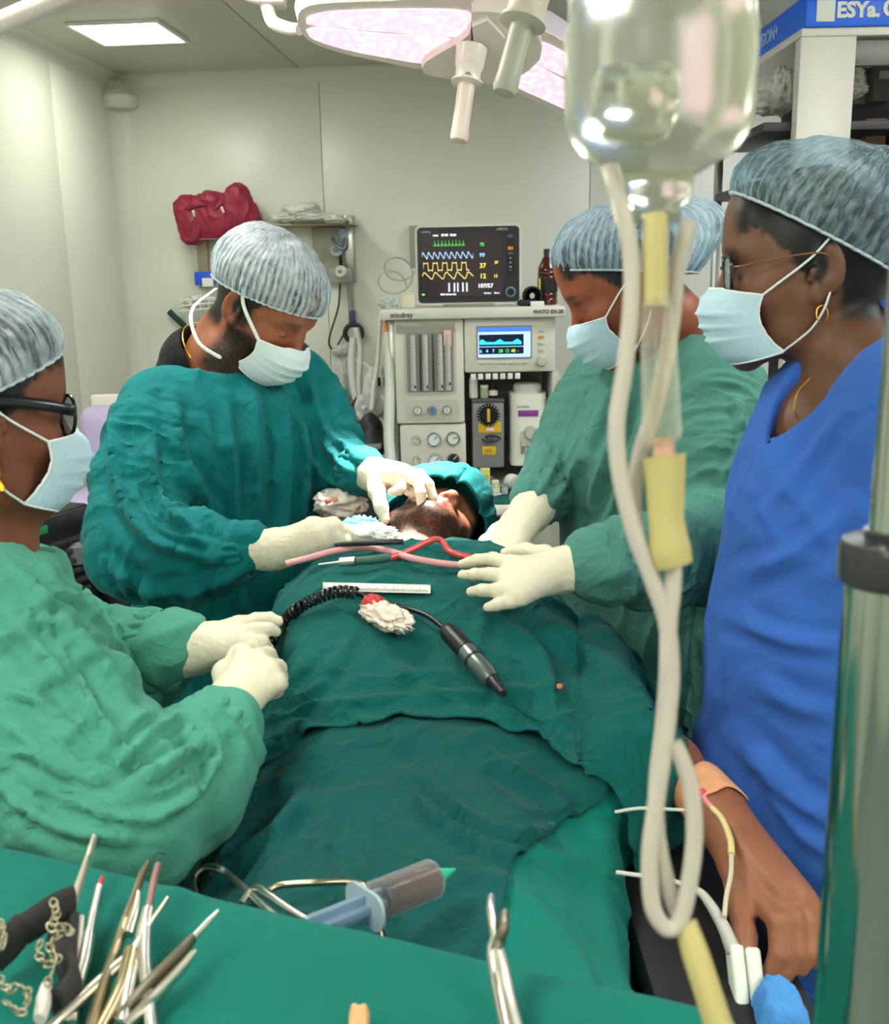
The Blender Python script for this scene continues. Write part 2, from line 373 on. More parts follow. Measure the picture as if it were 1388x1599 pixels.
# ceiling light panels
m_diff = mat('light_diffuser', 'ffffff', rough=.5, emit=PANEL_POWER, ecol='fbfff2')
def panel(x, y, w, label):
    t = thing('ceiling_light', (x, y, ZC-.012), label, 'light', 'ceiling light panels')
    m = MB()
    for sx, sy, lx, ly in ((0, 1, w+.03, .015), (0, -1, w+.03, .015), (1, 0, .015, w), (-1, 0, .015, w)): m.box((x+sx*(w/2+.0075), y+sy*(w/2+.0075), ZC-.006), (lx, ly, .012), .002)
    m.build('frame', mat('lamp_frame', 'e9e9e0', rough=.4), t)
    MB().box((x, y, ZC-.004), (w, w, .006)).build('diffuser', m_diff, t)
_q = Pz(208, 53, ZC); PW = .31
panel(float(_q[0]), float(_q[1])-.04, PW, 'bright square ceiling light above the left wall corner')
for i, (x, y) in enumerate(((1.0, 3.3), (-.95, 1.9), (1.2, 1.6), (-.9, .1), (1.2, -.2), (-.9, -1.6), (1.2, -1.7))):  # rack-side panel is real; the others are unseen, added to light the room
    panel(x, y, .6, ['bright square ceiling light over the storage rack side', 'unseen square ceiling light added over the left side of the table', 'unseen square ceiling light added over the nurse in blue', 'unseen square ceiling light added left behind the camera', 'unseen square ceiling light added right behind the camera', 'unseen square ceiling light added at the rear left', 'unseen square ceiling light added at the rear right'][i])
# ------------------------------------------------------------------ people: shared builders
def hframe(face, up, local, world):
    f = nrm(face); u = np.asarray(up, float); u = nrm(u-f*(u@f)); x = np.cross(f, u); R = np.array([x, f, u]); return Fr(np.asarray(world, float)-np.asarray(local, float)@R, x, f, u)
def head_sdf(F, fr, ears=True, lips=True, eyes=True):
    e = lambda c, r, k=.012, sub=False, R=None: F.ell(fr(c), r, k, fr.R if R is None else R, sub)
    c = lambda a, b, ra, rb, k=.012, flat=None: F.cap(fr(a), fr(b), ra, rb, k, flat)
    e((0, -.012, .022), (.076, .096, .088), .01)
    e((0, .024, -.03), (.066, .066, .083), .03)
    for s in (-1, 1):
        c((s*.056, .004, -.05), (s*.047, .018, -.085), .016, .016, .03); c((s*.045, .022, -.088), (s*.012, .07, -.112), .017, .014, .022)
        e((s*.042, .06, -.032), (.022, .02, .02), .022)
        c((s*.014, .084, .014), (s*.046, .073, .013), .009, .008, .018)
    e((0, .076, -.11), (.023, .017, .016), .02); e((0, .066, .05), (.05, .03, .045), .03)
    e((0, .074, -.072), (.032, .022, .026), .02)
    for s in (-1, 1): e((s*.031, .09, -.006), (.017, .011, .0115), .012, True)
    if eyes:
        for s in (-1, 1): e((s*.032, .0725, -.009), (.0145, .0125, .0115), .005)
    c((0, .086, .004), (0, .106, -.038), .0075, .0105, .012); e((0, .105, -.042), (.0115, .0105, .0095), .008)
    for s in (-1, 1): e((s*.0125, .095, -.046), (.0085, .0105, .0075), .006)
    if lips:
        c((-.018, .086, -.069), (0, .0965, -.0665), .004, .0055, .006); c((.018, .086, -.069), (0, .0965, -.0665), .004, .0055, .006)
        c((-.016, .085, -.0765), (0, .093, -.079), .0045, .0065, .006); c((.016, .085, -.0765), (0, .093, -.079), .0045, .0065, .006)
        for s in (-1, 1): e((s*.006, .1025, -.0515), (.0038, .004, .003), .003, True)
    if ears:
        for s in (-1, 1):
            t = .35; R = np.array([fr.R[0]*math.cos(t)*1+fr.R[1]*s*math.sin(t), -s*fr.R[0]*math.sin(t)+fr.R[1]*math.cos(t), fr.R[2]])
            e((s*.079, -.012, -.012), (.0085, .019, .031), .008, False, R); e((s*.077, .0, -.04), (.007, .009, .012), .006)
            e((s*.089, -.008, -.008), (.007, .011, .018), .006, True, R); c((s*.08, .006, -.012), (s*.079, .008, -.022), .0045, .0045, .004)
def skin_cols(V, fr, base, hair='0d0b0b', beard=0., hairline=.045, lip='7d4038', brow=True, sideburn=True):
    q = (V-fr.o)@fr.R.T; x, y, z = q.T; C = np.empty((len(V), 3)); C[:] = lin(base)
    nz = fbm(V*70, 3, 3)[:, None]; C *= .88+.24*nz
    def mixc(w, col): C[:] = C*(1-w[:, None])+np.array(lin(col))*w[:, None]
    sm = lambda a, b, t: np.clip((t-a)/(b-a), 0, 1)**2*(3-2*np.clip((t-a)/(b-a), 0, 1))
    # reddish cheeks, nose and ears
    mixc(.25*np.exp(-(((np.abs(x)-.04)/.03)**2+((y-.07)/.04)**2+((z+.03)/.03)**2)), '9a5040')
    line = hairline-.9*sm(.07, -.02, y)*.09   # hairline falls towards the ear and the nape
    hw = sm(-.006, .006, z-line+.02*(fbm(V*160, 9, 2)-.5))*sm(.095, .08, y)
    hw = np.maximum(hw, sm(-.02, -.035, y)*sm(-.085, -.06, z))
    hw *= 1-sm(.0815, .0845, np.abs(x))*sm(-.055, -.045, z)*(y > -.05)
    inside = (np.abs(z) < .2); mixc(hw*inside, hair)
    if beard:
        jaw = sm(-.03, -.05, z+.25*(y-.03)*0)*sm(-.02, .005, y)*sm(-.15, -.128, z)
        jaw = np.maximum(jaw*(1-np.exp(-((x/.03)**2+((z+.06)/.022)**2))*sm(.05, .07, y)), .9*np.exp(-((x/.024)**4+((z+.0595)/.0055)**2))*sm(.06, .08, y))
        jaw = np.maximum(jaw, sm(.045, .055, np.abs(x))*sm(.0, .012, y)*sm(.036, .02, y)*sm(-.06, -.03, z)*sm(.03, .0, z))
        n = fbm(V*420, 21, 2); mixc(np.clip(jaw*beard*(.55+.9*n), 0, .97)*inside, hair)
    if lip: mixc(.85*np.exp(-((x/.021)**4+((z+.073)/.0095)**4))*sm(.076, .084, y), lip)
    if brow: mixc(.85*np.exp(-(((np.abs(x)-.032)/.017)**4+((z-.017+.1*(np.abs(x)-.03)**1)/.0045)**2))*sm(.05, .07, y), hair)
    # closed lash line
    mixc(.85*np.exp(-(((np.abs(x)-.032)/.0125)**4+((z+.0155)/.0016)**2))*sm(.06, .07, y), '1a100c')
    return C
def skin(name): return mat(name, '8a5a44', rough=.48, attr='Col', sss=.06, spec=.4, bump=.05, bscale=350., noise=.04, nscale=60.)
def body(parent, fr, extra, cols, h=.0028, lo=None, hi=None, mname='skin', **kw):
    """continuous skin mesh: head, neck and whatever chains are given"""
    pts = [np.asarray(p) for ch in extra for p in ch[0]]+[fr.o]
    l = np.min(pts, 0)-.12; u = np.max(pts, 0)+.12
    l = np.minimum(l, fr.o-.15); u = np.maximum(u, fr.o+.15)
    F = SDF(l, u, h); head_sdf(F, fr, **kw)
    for p, r, k, *fl in extra: F.chain(p, r, k, fl[0] if fl else None)
    V, Q = F.mesh(1); return obj('body', V, Q, skin(mname), parent, True, col=cols(V))
def cap_mat(name, col, cover=.5, stripe=.30):
    if name in MATS: return MATS[name]
    m = bpy.data.materials.new(name); m.use_nodes = True; nt = m.node_tree; N = nt.nodes; L = nt.links; N.clear()
    o = N.new('ShaderNodeOutputMaterial'); uv = N.new('ShaderNodeUVMap'); mp = N.new('ShaderNodeMapping'); mp.inputs['Scale'].default_value = (260, 11, 1); L.new(uv.outputs[0], mp.inputs[0])
    n1 = N.new('ShaderNodeTexNoise'); n1.inputs['Scale'].default_value = 1.; n1.inputs['Detail'].default_value = 4; n1.inputs['Distortion'].default_value = .5; L.new(mp.outputs[0], n1.inputs['Vector'])
    tc = N.new('ShaderNodeTexCoord'); n2 = N.new('ShaderNodeTexNoise'); n2.inputs['Scale'].default_value = 55.; n2.inputs['Detail'].default_value = 8; n2.inputs['Roughness'].default_value = .75; L.new(tc.outputs['Object'], n2.inputs['Vector'])
    ad = N.new('ShaderNodeMath'); ad.operation = 'MULTIPLY_ADD'; ad.inputs[1].default_value = 1.3; L.new(n1.outputs['Fac'], ad.inputs[0])
    n4 = N.new('ShaderNodeTexNoise'); n4.inputs['Scale'].default_value = 11.; n4.inputs['Detail'].default_value = 3; L.new(tc.outputs['Object'], n4.inputs['Vector'])
    a4 = N.new('ShaderNodeMath'); a4.operation = 'MULTIPLY_ADD'; a4.inputs[1].default_value = 1.1; L.new(n4.outputs['Fac'], a4.inputs[0]); a5 = N.new('ShaderNodeMath'); a5.operation = 'SUBTRACT'; a5.inputs[1].default_value = .55; L.new(n2.outputs['Fac'], a5.inputs[0]); L.new(a5.outputs[0], a4.inputs[2]); L.new(a4.outputs[0], ad.inputs[2])
    sx = N.new('ShaderNodeSeparateXYZ'); L.new(uv.outputs[0], sx.inputs[0]); fq = N.new('ShaderNodeMath'); fq.operation = 'MULTIPLY_ADD'; fq.inputs[1].default_value = 2*math.pi*58; L.new(sx.outputs[0], fq.inputs[0])
    ds = N.new('ShaderNodeMath'); ds.operation = 'MULTIPLY'; ds.inputs[1].default_value = 9.; L.new(n4.outputs['Fac'], ds.inputs[0]); L.new(ds.outputs[0], fq.inputs[2])
    sn = N.new('ShaderNodeMath'); sn.operation = 'SINE'; L.new(fq.outputs[0], sn.inputs[0]); fd = N.new('ShaderNodeMapRange'); fd.inputs[1].default_value = .05; fd.inputs[2].default_value = .75; fd.inputs[3].default_value = stripe; fd.inputs[4].default_value = .03; L.new(sx.outputs[1], fd.inputs[0])
    pl = N.new('ShaderNodeMath'); pl.operation = 'MULTIPLY'; L.new(sn.outputs[0], pl.inputs[0]); L.new(fd.outputs[0], pl.inputs[1])
    ad2 = N.new('ShaderNodeMath'); L.new(ad.outputs[0], ad2.inputs[0]); L.new(pl.outputs[0], ad2.inputs[1]); ad = ad2
    mr = N.new('ShaderNodeMapRange'); mr.inputs[1].default_value = .80; mr.inputs[2].default_value = 1.55; mr.inputs[3].default_value = cover-.22; mr.inputs[4].default_value = min(1., cover+.36); L.new(ad.outputs[0], mr.inputs[0])
    p = N.new('ShaderNodeBsdfPrincipled'); p.inputs['Base Color'].default_value = (*lin(col), 1); p.inputs['Roughness'].default_value = .6; p.inputs['Specular IOR Level'].default_value = .2
    bp = N.new('ShaderNodeBump'); bp.inputs['Strength'].default_value = .5; bp.inputs['Distance'].default_value = .004; L.new(ad.outputs[0], bp.inputs['Height']); L.new(bp.outputs[0], p.inputs['Normal'])
    t = N.new('ShaderNodeBsdfTransparent'); t.inputs[0].default_value = (*lin('c9dce4'), 1)
    mx = N.new('ShaderNodeMixShader'); L.new(mr.outputs[0], mx.inputs[0]); L.new(t.outputs[0], mx.inputs[1]); L.new(p.outputs[0], mx.inputs[2]); L.new(mx.outputs[0], o.inputs[0])
    MATS[name] = m; return m
def cap(parent, fr, c, n, a, b, h, lumps=(), nrip=46, rip=.02, m=None, name='bouffant_cap', seed=1, pw=.72, trim=True, droop=0.):
    """elastic-edged cap: rim centre c, axis n (head coordinates), half length a, half width b, height h"""
    n = nrm(n); e1 = nrm(A(0, 1, 0)-n*n[1]); e2 = np.cross(e1, n); NP, NT = 200, 44
    ph = np.linspace(0, 2*math.pi, NP, endpoint=False); tt = np.linspace(0, 1, NT)
    T, PH = np.meshgrid(tt, ph, indexing='ij')
    base = np.cos(T*math.pi/2)**pw; bell = 1+.09*np.sin(np.clip(T*1.6, 0, 1)*math.pi)-.05*np.exp(-T*18)
    w = nrip*PH+2.2*np.sin(3*PH+seed)+1.5*np.sin(7*PH+seed*2)
    rp = 1+rip*(np.abs(np.sin(w/2))**.7-.5)*(np.exp(-T*4.5)+.12)*np.clip(1.2-T, 0, 1)
    d3 = np.stack([np.cos(PH)*base, np.sin(PH)*base, np.sin(T*math.pi/2)], -1); 
    lum = np.zeros_like(T)
    L3 = d3[..., 0:1]*e1*a+d3[..., 1:2]*e2*b+d3[..., 2:3]*n*h; Ld = L3/(np.linalg.norm(L3, axis=-1, keepdims=True)+1e-9)
    off = np.zeros_like(L3)
    for dr, am, sh in lumps:
        dr = nrm(dr); off += (am*np.exp(-((1-Ld@dr)/sh)))[..., None]*dr
    Lp = A(*c)+ (d3[..., 0:1]*e1*a+d3[..., 1:2]*e2*b)*(bell*rp)[..., None]+d3[..., 2:3]*n*h+off*np.clip(T*5, 0, 1)[..., None]
    Vw = fr.o+Lp.reshape(-1, 3)@fr.R
    nn = fbm(Vw*38, seed, 3); outw = nrm_rows(Vw-fr(c)); Vw = Vw+outw*((nn-.5)*.009*np.clip(T.ravel()*6, 0, 1))[:, None]
    idx = np.arange(NP*NT).reshape(NT, NP); Q = np.stack([idx[:-1], np.roll(idx, -1, 1)[:-1], np.roll(idx, -1, 1)[1:], idx[1:]], -1).reshape(-1, 4)
    uv = np.stack([PH.ravel()/(2*math.pi), T.ravel()], 1)
    o = obj(name, Vw, Q, m, parent, True, uv=uv)
    if trim:
        rim = Vw[:NP]; mb = MB(); mb.tube(list(rim)+[rim[0]], .0019, 6, False)
        mb.build('elastic_edge', mat('cap_elastic', 'c3d0d4', rough=.7, bump=.3, bscale=400.), o)
    return o
def nrm_rows(v): return v/(np.linalg.norm(v, axis=1)[:, None]+1e-12)
def mask(parent, fr, m, w=.073, ztop=-.026, zbot=-.12, puff=0., side=(.046, .022, -.040, -.100), tilt=0., name='face_mask'):
    NU, NV = 49, 33; U, Vv = np.meshgrid(np.linspace(-1, 1, NU), np.linspace(0, 1, NV), indexing='xy')
    yc = np.interp(Vv, [0, .12, .3, .5, .75, .9, 1], [.1165, .1265, .133, .127, .116, .105, .092])+puff*np.sin(Vv*math.pi)
    zc = ztop+(zbot-ztop)*Vv; zs = side[2]+(side[3]-side[2])*Vv; ys_ = side[0]+(side[1]-side[0])*Vv**.8+.012*np.sin(Vv*math.pi); ang = U*math.radians(82); c = np.cos(ang)**.8
    x = w*np.sin(ang)*(.93-.10*Vv); y = ys_+(yc-ys_)*c; z = zs+(zc-zs)*(np.abs(c)**.9)
    y -= .007*np.exp(-((Vv)/.06)**2)*np.exp(-((np.abs(U)-.3)/.16)**2)
    for k, v0 in enumerate((.34, .52, .7)): y += .0055*np.clip((Vv-v0+.06)/.06, 0, 1)*(Vv < v0)*c
    L3 = np.stack([x, y, z], -1).reshape(-1, 3); L3[:, 2] += tilt*L3[:, 0]
    Vw = fr.o+L3@fr.R; Vw += ((fbm(Vw*60, 5, 3)-.5)*.004)[:, None]*fr.R[1]
    idx = np.arange(NU*NV).reshape(NV, NU); Q = np.stack([idx[:-1, :-1], idx[:-1, 1:], idx[1:, 1:], idx[1:, :-1]], -1).reshape(-1, 4)
    o = obj(name, Vw, Q, m, parent, True, uv=np.stack([U.ravel(), Vv.ravel()], 1))
    so = o.modifiers.new('solid', 'SOLIDIFY'); so.thickness = .0016; so.offset = 0
    for nm, row in (('top_hem', idx[0]), ('bottom_hem', idx[-1])): MB().tube(list(Vw[row]), .0018, 6).build(nm, mat('mask_hem', 'e3eaee', rough=.7), o)
    for s, col in ((-1, idx[:, 0]), (1, idx[:, -1])): MB().tube(list(Vw[col]), .0018, 6).build('side_hem', mat('mask_hem', 'e3eaee'), o)
    return o, fr.o+np.array([L3[0], L3[NU-1], L3[-NU], L3[-1]])@fr.R   # corners: top -x, top +x, bottom -x, bottom +x
def strap(parent, pts, r=.0016, flat=None, nm='mask_strap'): return MB().tube(pts, r, 6, True, None, flat, 6).build(nm, mat('mask_strap', 'e6ebea', rough=.8), parent)
def glasses(parent, fr, y=.098, z=-.009, lw=.05, lh=.036, r=.0018, temple_r=.0022, col='101113', lens='dfe8ee', tone=.93, templecol=None, sq=.35, tz=.0):
    mf = mat('frame_'+col, col, rough=.25, spec=.6); t = MB()
    for s in (-1, 1):
        out = rrect(lw, lh, min(lw, lh)*sq, 6, s*.033, z); pts = [fr((px, y-.12*abs(px)*(abs(px) > .02)*.6, pz)) for px, pz in out]
        t.tube(pts+[pts[0]], r, 8, False)
    t.tube([fr((-.009, y, z+.004)), fr((0, y+.003, z+.007)), fr((.009, y, z+.004))], r, 8, True, None, None, 4)
    g = t.build('glasses', mf, parent)
    for s in (-1, 1):
        MB().tube([fr((s*.058, y-.006, z+.008)), fr((s*.071, y-.014, z+.008)), fr((s*.079, .05, z+.009+tz)), fr((s*.083, .0, z+.012+tz)), fr((s*.083, -.02, z+.002+tz))], temple_r, 8, True, None, 2.2 if temple_r > .002 else None, 5, ref=fr.R[0]).build('temple', mat('frame_'+(templecol or col), templecol or col, rough=.25), g)
        out = rrect(lw-.002, lh-.002, min(lw, lh)*sq, 6, s*.033, z)
        n = len(out); V = [fr((px, y-.12*abs(px)*(abs(px) > .02)*.6+o_, pz)) for o_ in (.0005, -.0005) for px, pz in out]
        obj('lens', V, [list(range(n)), list(range(n, 2*n))[::-1]], glass('lens_glass', 'e8eef2', .03, .9), g, False)
    return g
m_glove = None
def glove(parent, chains, name='glove', h=.0022, wr=.16, k=.009, seed=0, m=None):
    """hand in latex: chains of (points, radii[, k]) joined smoothly; fingers stay separate"""
    pts = np.array([p for c in chains for p in c[0]]); F = SDF(pts.min(0)-.05, pts.max(0)+.05, h)
    for c in chains: F.chain(c[0], c[1], c[2] if len(c) > 2 else k, c[3] if len(c) > 3 else None)
    V, Q = F.mesh(1); N = vnormals(V, Q)
    V = V+N*((ridge(V*A(90, 90, 90)+3*fbm(V*30, seed+3, 2)[:, None], seed, 3)-.4)*.0016*wr*4)[:, None]
    return obj(name, V, Q, m or m_glove, parent, True)
def wrinkle(V, N, arms, seed, amp=.012, arm_amp=.010, tors=(9, 9, 2.2)):
    """cloth folds: long hanging folds on the torso, creases across the sleeves"""
    p = V*A(*tors)+.9*(np.stack([fbm(V*4, seed+1, 2), fbm(V*4, seed+2, 2), fbm(V*4, seed+3, 2)], 1)-.5)
    t = (fbm(p*.7, seed+31, 2)-.5)*amp*1.2+ridge(p, seed, 5)*amp*.8+ridge(p*1.9+7, seed+5, 6)*amp*.5-amp*.3
    if not arms: return V+N*t[:, None]
    best = np.full(len(V), 9.); al = np.zeros(len(V)); dirv = np.zeros((len(V), 3)); acc = 0.
    for pts, rs in arms:
        for i in range(len(pts)-1):
            a, b = np.asarray(pts[i]), np.asarray(pts[i+1]); ba = b-a; Ln = np.linalg.norm(ba); s = np.clip((V-a)@ba/(Ln*Ln), 0, 1)
            d = np.linalg.norm(V-a-s[:, None]*ba, axis=1)-(rs[i]+(rs[i+1]-rs[i])*s); w = d < best
            best = np.where(w, d, best); al = np.where(w, acc+s*Ln, al); dirv[w] = ba/Ln; acc += Ln
    wgt = np.clip(1-best/.03, 0, 1); perp = V-dirv*np.einsum('ij,ij->i', V, dirv)[:, None]
    q = dirv*(al*22)[:, None]+perp*5+1.0*(np.stack([fbm(V*7, seed+11, 2), fbm(V*7, seed+12, 2), fbm(V*7, seed+13, 2)], 1)-.5)
    u = (fbm(q*.6, seed+33, 2)-.5)*arm_amp+(ridge(q, seed+20, 3.5)-.3)*arm_amp*.9+ridge(q*2.1, seed+25, 5)*arm_amp*.4
    return V+N*(t*(1-wgt)+u*wgt)[:, None]
def gown(parent, torso, flat, arms, m, name='surgical_gown', h=.0055, seed=1, amp=.012, arm_amp=.010, neck=None, folds=(), k=.06, extra=None, tors=(9, 9, 2.2)):
    pts = [p for p, r in torso]+[p for a in arms for p in a[0]]; R = max([r for p, r in torso])
    lo = np.min(pts, 0)-R*1.05; hi = np.max(pts, 0)+A(R, R, .14); lo[2] = min(p[2] for p in pts)-.05
    F = SDF(lo, hi, h)
    F.chain([p for p, r in torso], [r for p, r in torso], k, flat)
    for p, r in arms: F.chain(p, r, .045)
    if extra: extra(F)
    if neck: F.cap(neck[0], neck[1], neck[2], neck[3], .015, neck[4] if len(neck) > 4 else None, sub=True)
    F.cut(A(0, 0, min(p[2] for p, r in torso)), (0, 0, -1))
    V, Q = F.mesh(1); N = vnormals(V, Q); V = wrinkle(V, N, arms, seed, amp, arm_amp, tors); V = relax(V, Q, .15)
    if folds: V = pxfold(V, vnormals(V, Q), folds)
    return obj(name, V, Q, m, parent, True)
def cuff(parent, a, b, ra, rb, m, nrip=16, rip=.10, name='cuff', seed=0):
    a, b = np.asarray(a, float), np.asarray(b, float); fr = axfr(a, b-a); L = np.linalg.norm(b-a); NT, NP = 13, 128; V = []
    for i in range(NT):
        t = i/(NT-1)
        for j in range(NP):
            p = 2*math.pi*j/NP; r = ra+(rb-ra)*t+.006*math.sin(math.pi*t); r *= 1+rip*(abs(math.sin(nrip*p/2+1.5*math.sin(2*p+seed)+.8*t))**.8-.5)*(.35+.65*t)
            V.append(fr((r*math.cos(p), r*math.sin(p), L*t)))
    idx = np.arange(NT*NP).reshape(NT, NP); Q = np.stack([idx[:-1], np.roll(idx, -1, 1)[:-1], np.roll(idx, -1, 1)[1:], idx[1:]], -1).reshape(-1, 4)
    o = obj(name, V, Q, m, parent, True); s = o.modifiers.new('solid', 'SOLIDIFY'); s.thickness = .002; return o
def legs(parent, c, d, m, zt=.45):
    """trouser legs and clogs under the gown; c centre on the floor, d facing"""
    d = nrm(A(d[0], d[1], 0)); x = np.cross(d, A(0, 0, 1)); c = A(c[0], c[1], 0)
    for s in (-1, 1):
        b = c+x*s*.1; MB().tube([b+A(0, 0, .05), b+A(0, 0, .25), b+A(0, 0, zt)], [.06, .062, .085], 16).build('trouser_leg', m, parent)
        F = SDF(b-A(.2, .2, .01), b+A(.2, .2, .12), .006); F.cap(b-d*.07+A(0, 0, .045), b+d*.14+A(0, 0, .035), .045, .038, .01); F.cut(b, (0, 0, -1)); V, Q = F.mesh(1)
        obj('clog', V, Q, mat('clog_rubber', '2b2f33', rough=.5), parent)
m_glove = mat('latex_glove', 'd9d0b9', rough=.5, noise=.03, nscale=25., sss=.05, spec=.35)
m_mask = mat('mask_blue', 'bcd9ea', rough=.75, noise=.05, nscale=12., bump=.12, bscale=120.)
m_maskw = mat('mask_pale', 'd3e0e6', rough=.75, noise=.05, nscale=12., bump=.12, bscale=120.)
# ------------------------------------------------------------------ the surgeon in teal, left of the table
m_teal = fabric('gown_teal', '006a6d', var=.12, cre=.45)
m_green = fabric('gown_sage', '4a8076', var=.10, cre=.45)
m_mint = fabric('gown_mint', '4a927f', var=.10, cre=.42)
m_blue = fabric('scrub_blue', '3460b4', var=.06, cre=.18)
def arm_h(w, pts, rad, k=.01): return (pts, rad, k)

Sg = thing('person', A(*P(345, 800, 1.98)[:2], 0), 'person in teal gown and pale mask bending over the patient, gloved hand on the face', 'person')
hS = hframe((.80, -.34, -.60), (.12, .02, 1), (.086, -.012, -.012), P(360, 476, 1.86))
nbS = P(312, 566, 1.97); chS = P(350, 690, 1.99)
nkS = P(342, 566, 1.96)
exS = [([hS((0, -.025, -.05)), hS((0, -.035, -.10)), nkS, nkS+A(.0, .0, -.14)], [.058, .056, .062, .07], .03)]
body(Sg, hS, exS, lambda V: skin_cols(V, hS, '8d5238', beard=.97), eyes=True)
cap(Sg, hS, (0, -.008, .016), (0, -.22, 1), .115, .09, .118, lumps=[((0, -.75, .6), .012, .25)], m=cap_mat('cap_white', 'dbe2ea', .38, .26), seed=2, rip=.10)
mk, cor = mask(Sg, hS, m_maskw)
for s in (0, 1):
    sx = -1 if s == 0 else 1
    strap(mk, [cor[s], hS((sx*.079, .03, .02)), hS((sx*.075, -.02, .075)), hS((0, -.09, .09))] if 0 else [cor[s], hS((sx*.082, .012, .0)), hS((sx*.085, -.008, .03))], .0034, .35)
    strap(mk, [cor[2+s], hS((sx*.090, .010, -.106)), hS((sx*.104, -.03, -.100)), hS((sx*.088, -.078, -.068)), hS((0, -.112, -.04))], .0034, .35)
shR, shL = P(248, 652, 1.88), P(468, 604, 2.1); sd = nrm((shL-shR)*A(1, 1, 0)); fnS = A(sd[1], -sd[0], 0)
elR, wrR = P(214, 858, 1.74), P(388, 862, 1.63); elL, wrL = P(512, 722, 2.1), P(566, 738, 1.95)
tor = [(chS+A(-.02, .03, .075), .115), (chS+A(0, 0, -.03), .185), (chS+A(0, 0, -.25), .185), (chS+A(0, .0, -.45), .195), (A(chS[0], chS[1], .35), .23)]
armsS = [([shR, (shR+elR)/2+A(-.01, 0, 0), elR, (elR+wrR)/2+A(0, 0, -.012), wrR], [.078, .078, .078, .068, .04]), ([shL, (shL+elL)/2, elL, wrL], [.076, .074, .066, .045])]
gS = gown(Sg, tor, (fnS, .66), armsS, m_teal, seed=3, neck=(nbS+A(.015, 0, -.02), nbS+A(.02, 0, .16), .082, .1),
     amp=.015, arm_amp=.013, folds=[([(178, 640), (185, 760), (235, 840), (330, 872)], 9, .016), ([(232, 690), (250, 780), (310, 838)], 8, .014), ([(205, 760), (250, 825), (330, 850)], 6, .012), ([(270, 620), (285, 720), (335, 810)], 9, .014), ([(165, 880), (240, 922), (330, 912), (385, 885)], 8, .012), ([(395, 600), (400, 720), (402, 830)], 10, .013), ([(440, 620), (446, 740), (438, 870)], 9, .013), ([(350, 620), (365, 720), (372, 830)], 8, .010), ([(470, 640), (478, 730), (470, 830)], 8, .010), ([(480, 590), (505, 670), (560, 712)], 7, .011), ([(495, 680), (525, 715), (552, 745)], 6, .012), ([(488, 720), (515, 748), (545, 758)], 5, .010), ([(300, 900), (310, 1000)], 10, .012), ([(240, 910), (230, 980), (240, 1060)], 10, .014), ([(370, 900), (380, 980)], 9, .012)])
cuff(Sg, wrR-nrm(wrR-elR)*.02, wrR+nrm(wrR-elR)*.012, .043, .036, m_teal, rip=.14); cuff(Sg, wrL-nrm(wrL-elL)*.03, wrL+nrm(wrL-elL)*.012, .048, .038, m_teal, rip=.14)
# black undershirt collar and thin gold chain
F = SDF(nbS-.17, nbS+.15, .004); F.cap(nbS+A(-.02, 0, -.12), nbS+A(0, 0, -.005), .115, .078, .02); F.cap(nbS+A(.03, -.02, -.03), nbS+A(.06, -.03, .2), .056, .075, .01, sub=True); V, Q = F.mesh(1)
obj('undershirt', V, Q, fabric('black_shirt', '15161a', var=.05), Sg)
ax = nrm(nbS-hS((0, -.03, -.07))); cf = axfr(nbS-ax*.018, ax)
MB().tube([cf((.066*math.cos(t), .066*math.sin(t), -.012+.028*math.cos(t-1.2))) for t in np.linspace(0, 2*math.pi, 40)], .0012, 5, False).build('neck_chain', mat('gold', 'c89a3c', rough=.3, metal=1.), Sg)
# right hand: pinching beside the neck
W0 = P(392, 862, 1.625); W1 = P(430, 858, 1.62)
K = [P(488, 822, 1.60), P(500, 832, 1.595), P(502, 845, 1.60), P(494, 856, 1.61)]
glove(Sg, [([P(384, 862, 1.63), W1], [.035, .03], .012)] + [([W1, k], [.021, .0145], .02) for k in K] + [
    ([K[0], P(520, 818, 1.63), P(540, 828, 1.66), P(550, 838, 1.68)], [.0125, .0105, .009, .0075]),
    ([K[1], P(524, 828, 1.63), P(542, 836, 1.66), P(549, 843, 1.67)], [.0125, .0105, .009, .0075]),
    ([K[2], P(522, 842, 1.62), P(538, 847, 1.64), P(541, 850, 1.655)], [.012, .010, .009, .0075]),
    ([K[3], P(510, 856, 1.62), P(524, 858, 1.64), P(528, 856, 1.65)], [.011, .009, .008, .007]),
    ([W1, P(458, 838, 1.66), P(492, 826, 1.68), P(524, 832, 1.685)], [.018, .0135, .011, .0085])], seed=1)
# left hand: resting on the cheek
W0 = P(560, 736, 1.955); W1 = P(585, 742, 1.92)
K = [P(637, 742, 1.86), P(631, 738, 1.885), P(622, 738, 1.905), P(612, 742, 1.92)]
glove(Sg, [([P(556, 735, 1.96), W1], [.034, .030], .012)] + [([W1, k], [.020, .0145], .02) for k in K] + [
    ([K[0], P(652, 752, 1.83), P(657, 770, 1.815), P(657, 786, 1.815)], [.0125, .0105, .0095, .008], .004),
    ([K[1], P(655, 742, 1.86), P(669, 756, 1.845), P(676, 777, 1.84)], [.0125, .0105, .0095, .008], .004),
    ([K[2], P(632, 752, 1.86), P(624, 764, 1.835), P(613, 768, 1.83)], [.012, .0105, .0095, .008], .004),
    ([K[3], P(622, 758, 1.88), P(640, 768, 1.86), P(646, 772, 1.85)], [.011, .0095, .0085, .0075], .004),
    ([W1, P(588, 768, 1.87), P(595, 792, 1.845), P(601, 812, 1.84)], [.02, .0145, .0115, .009])], seed=2)
legs(Sg, P(345, 800, 1.98), fnS, fabric('trouser_teal', '14504e'))

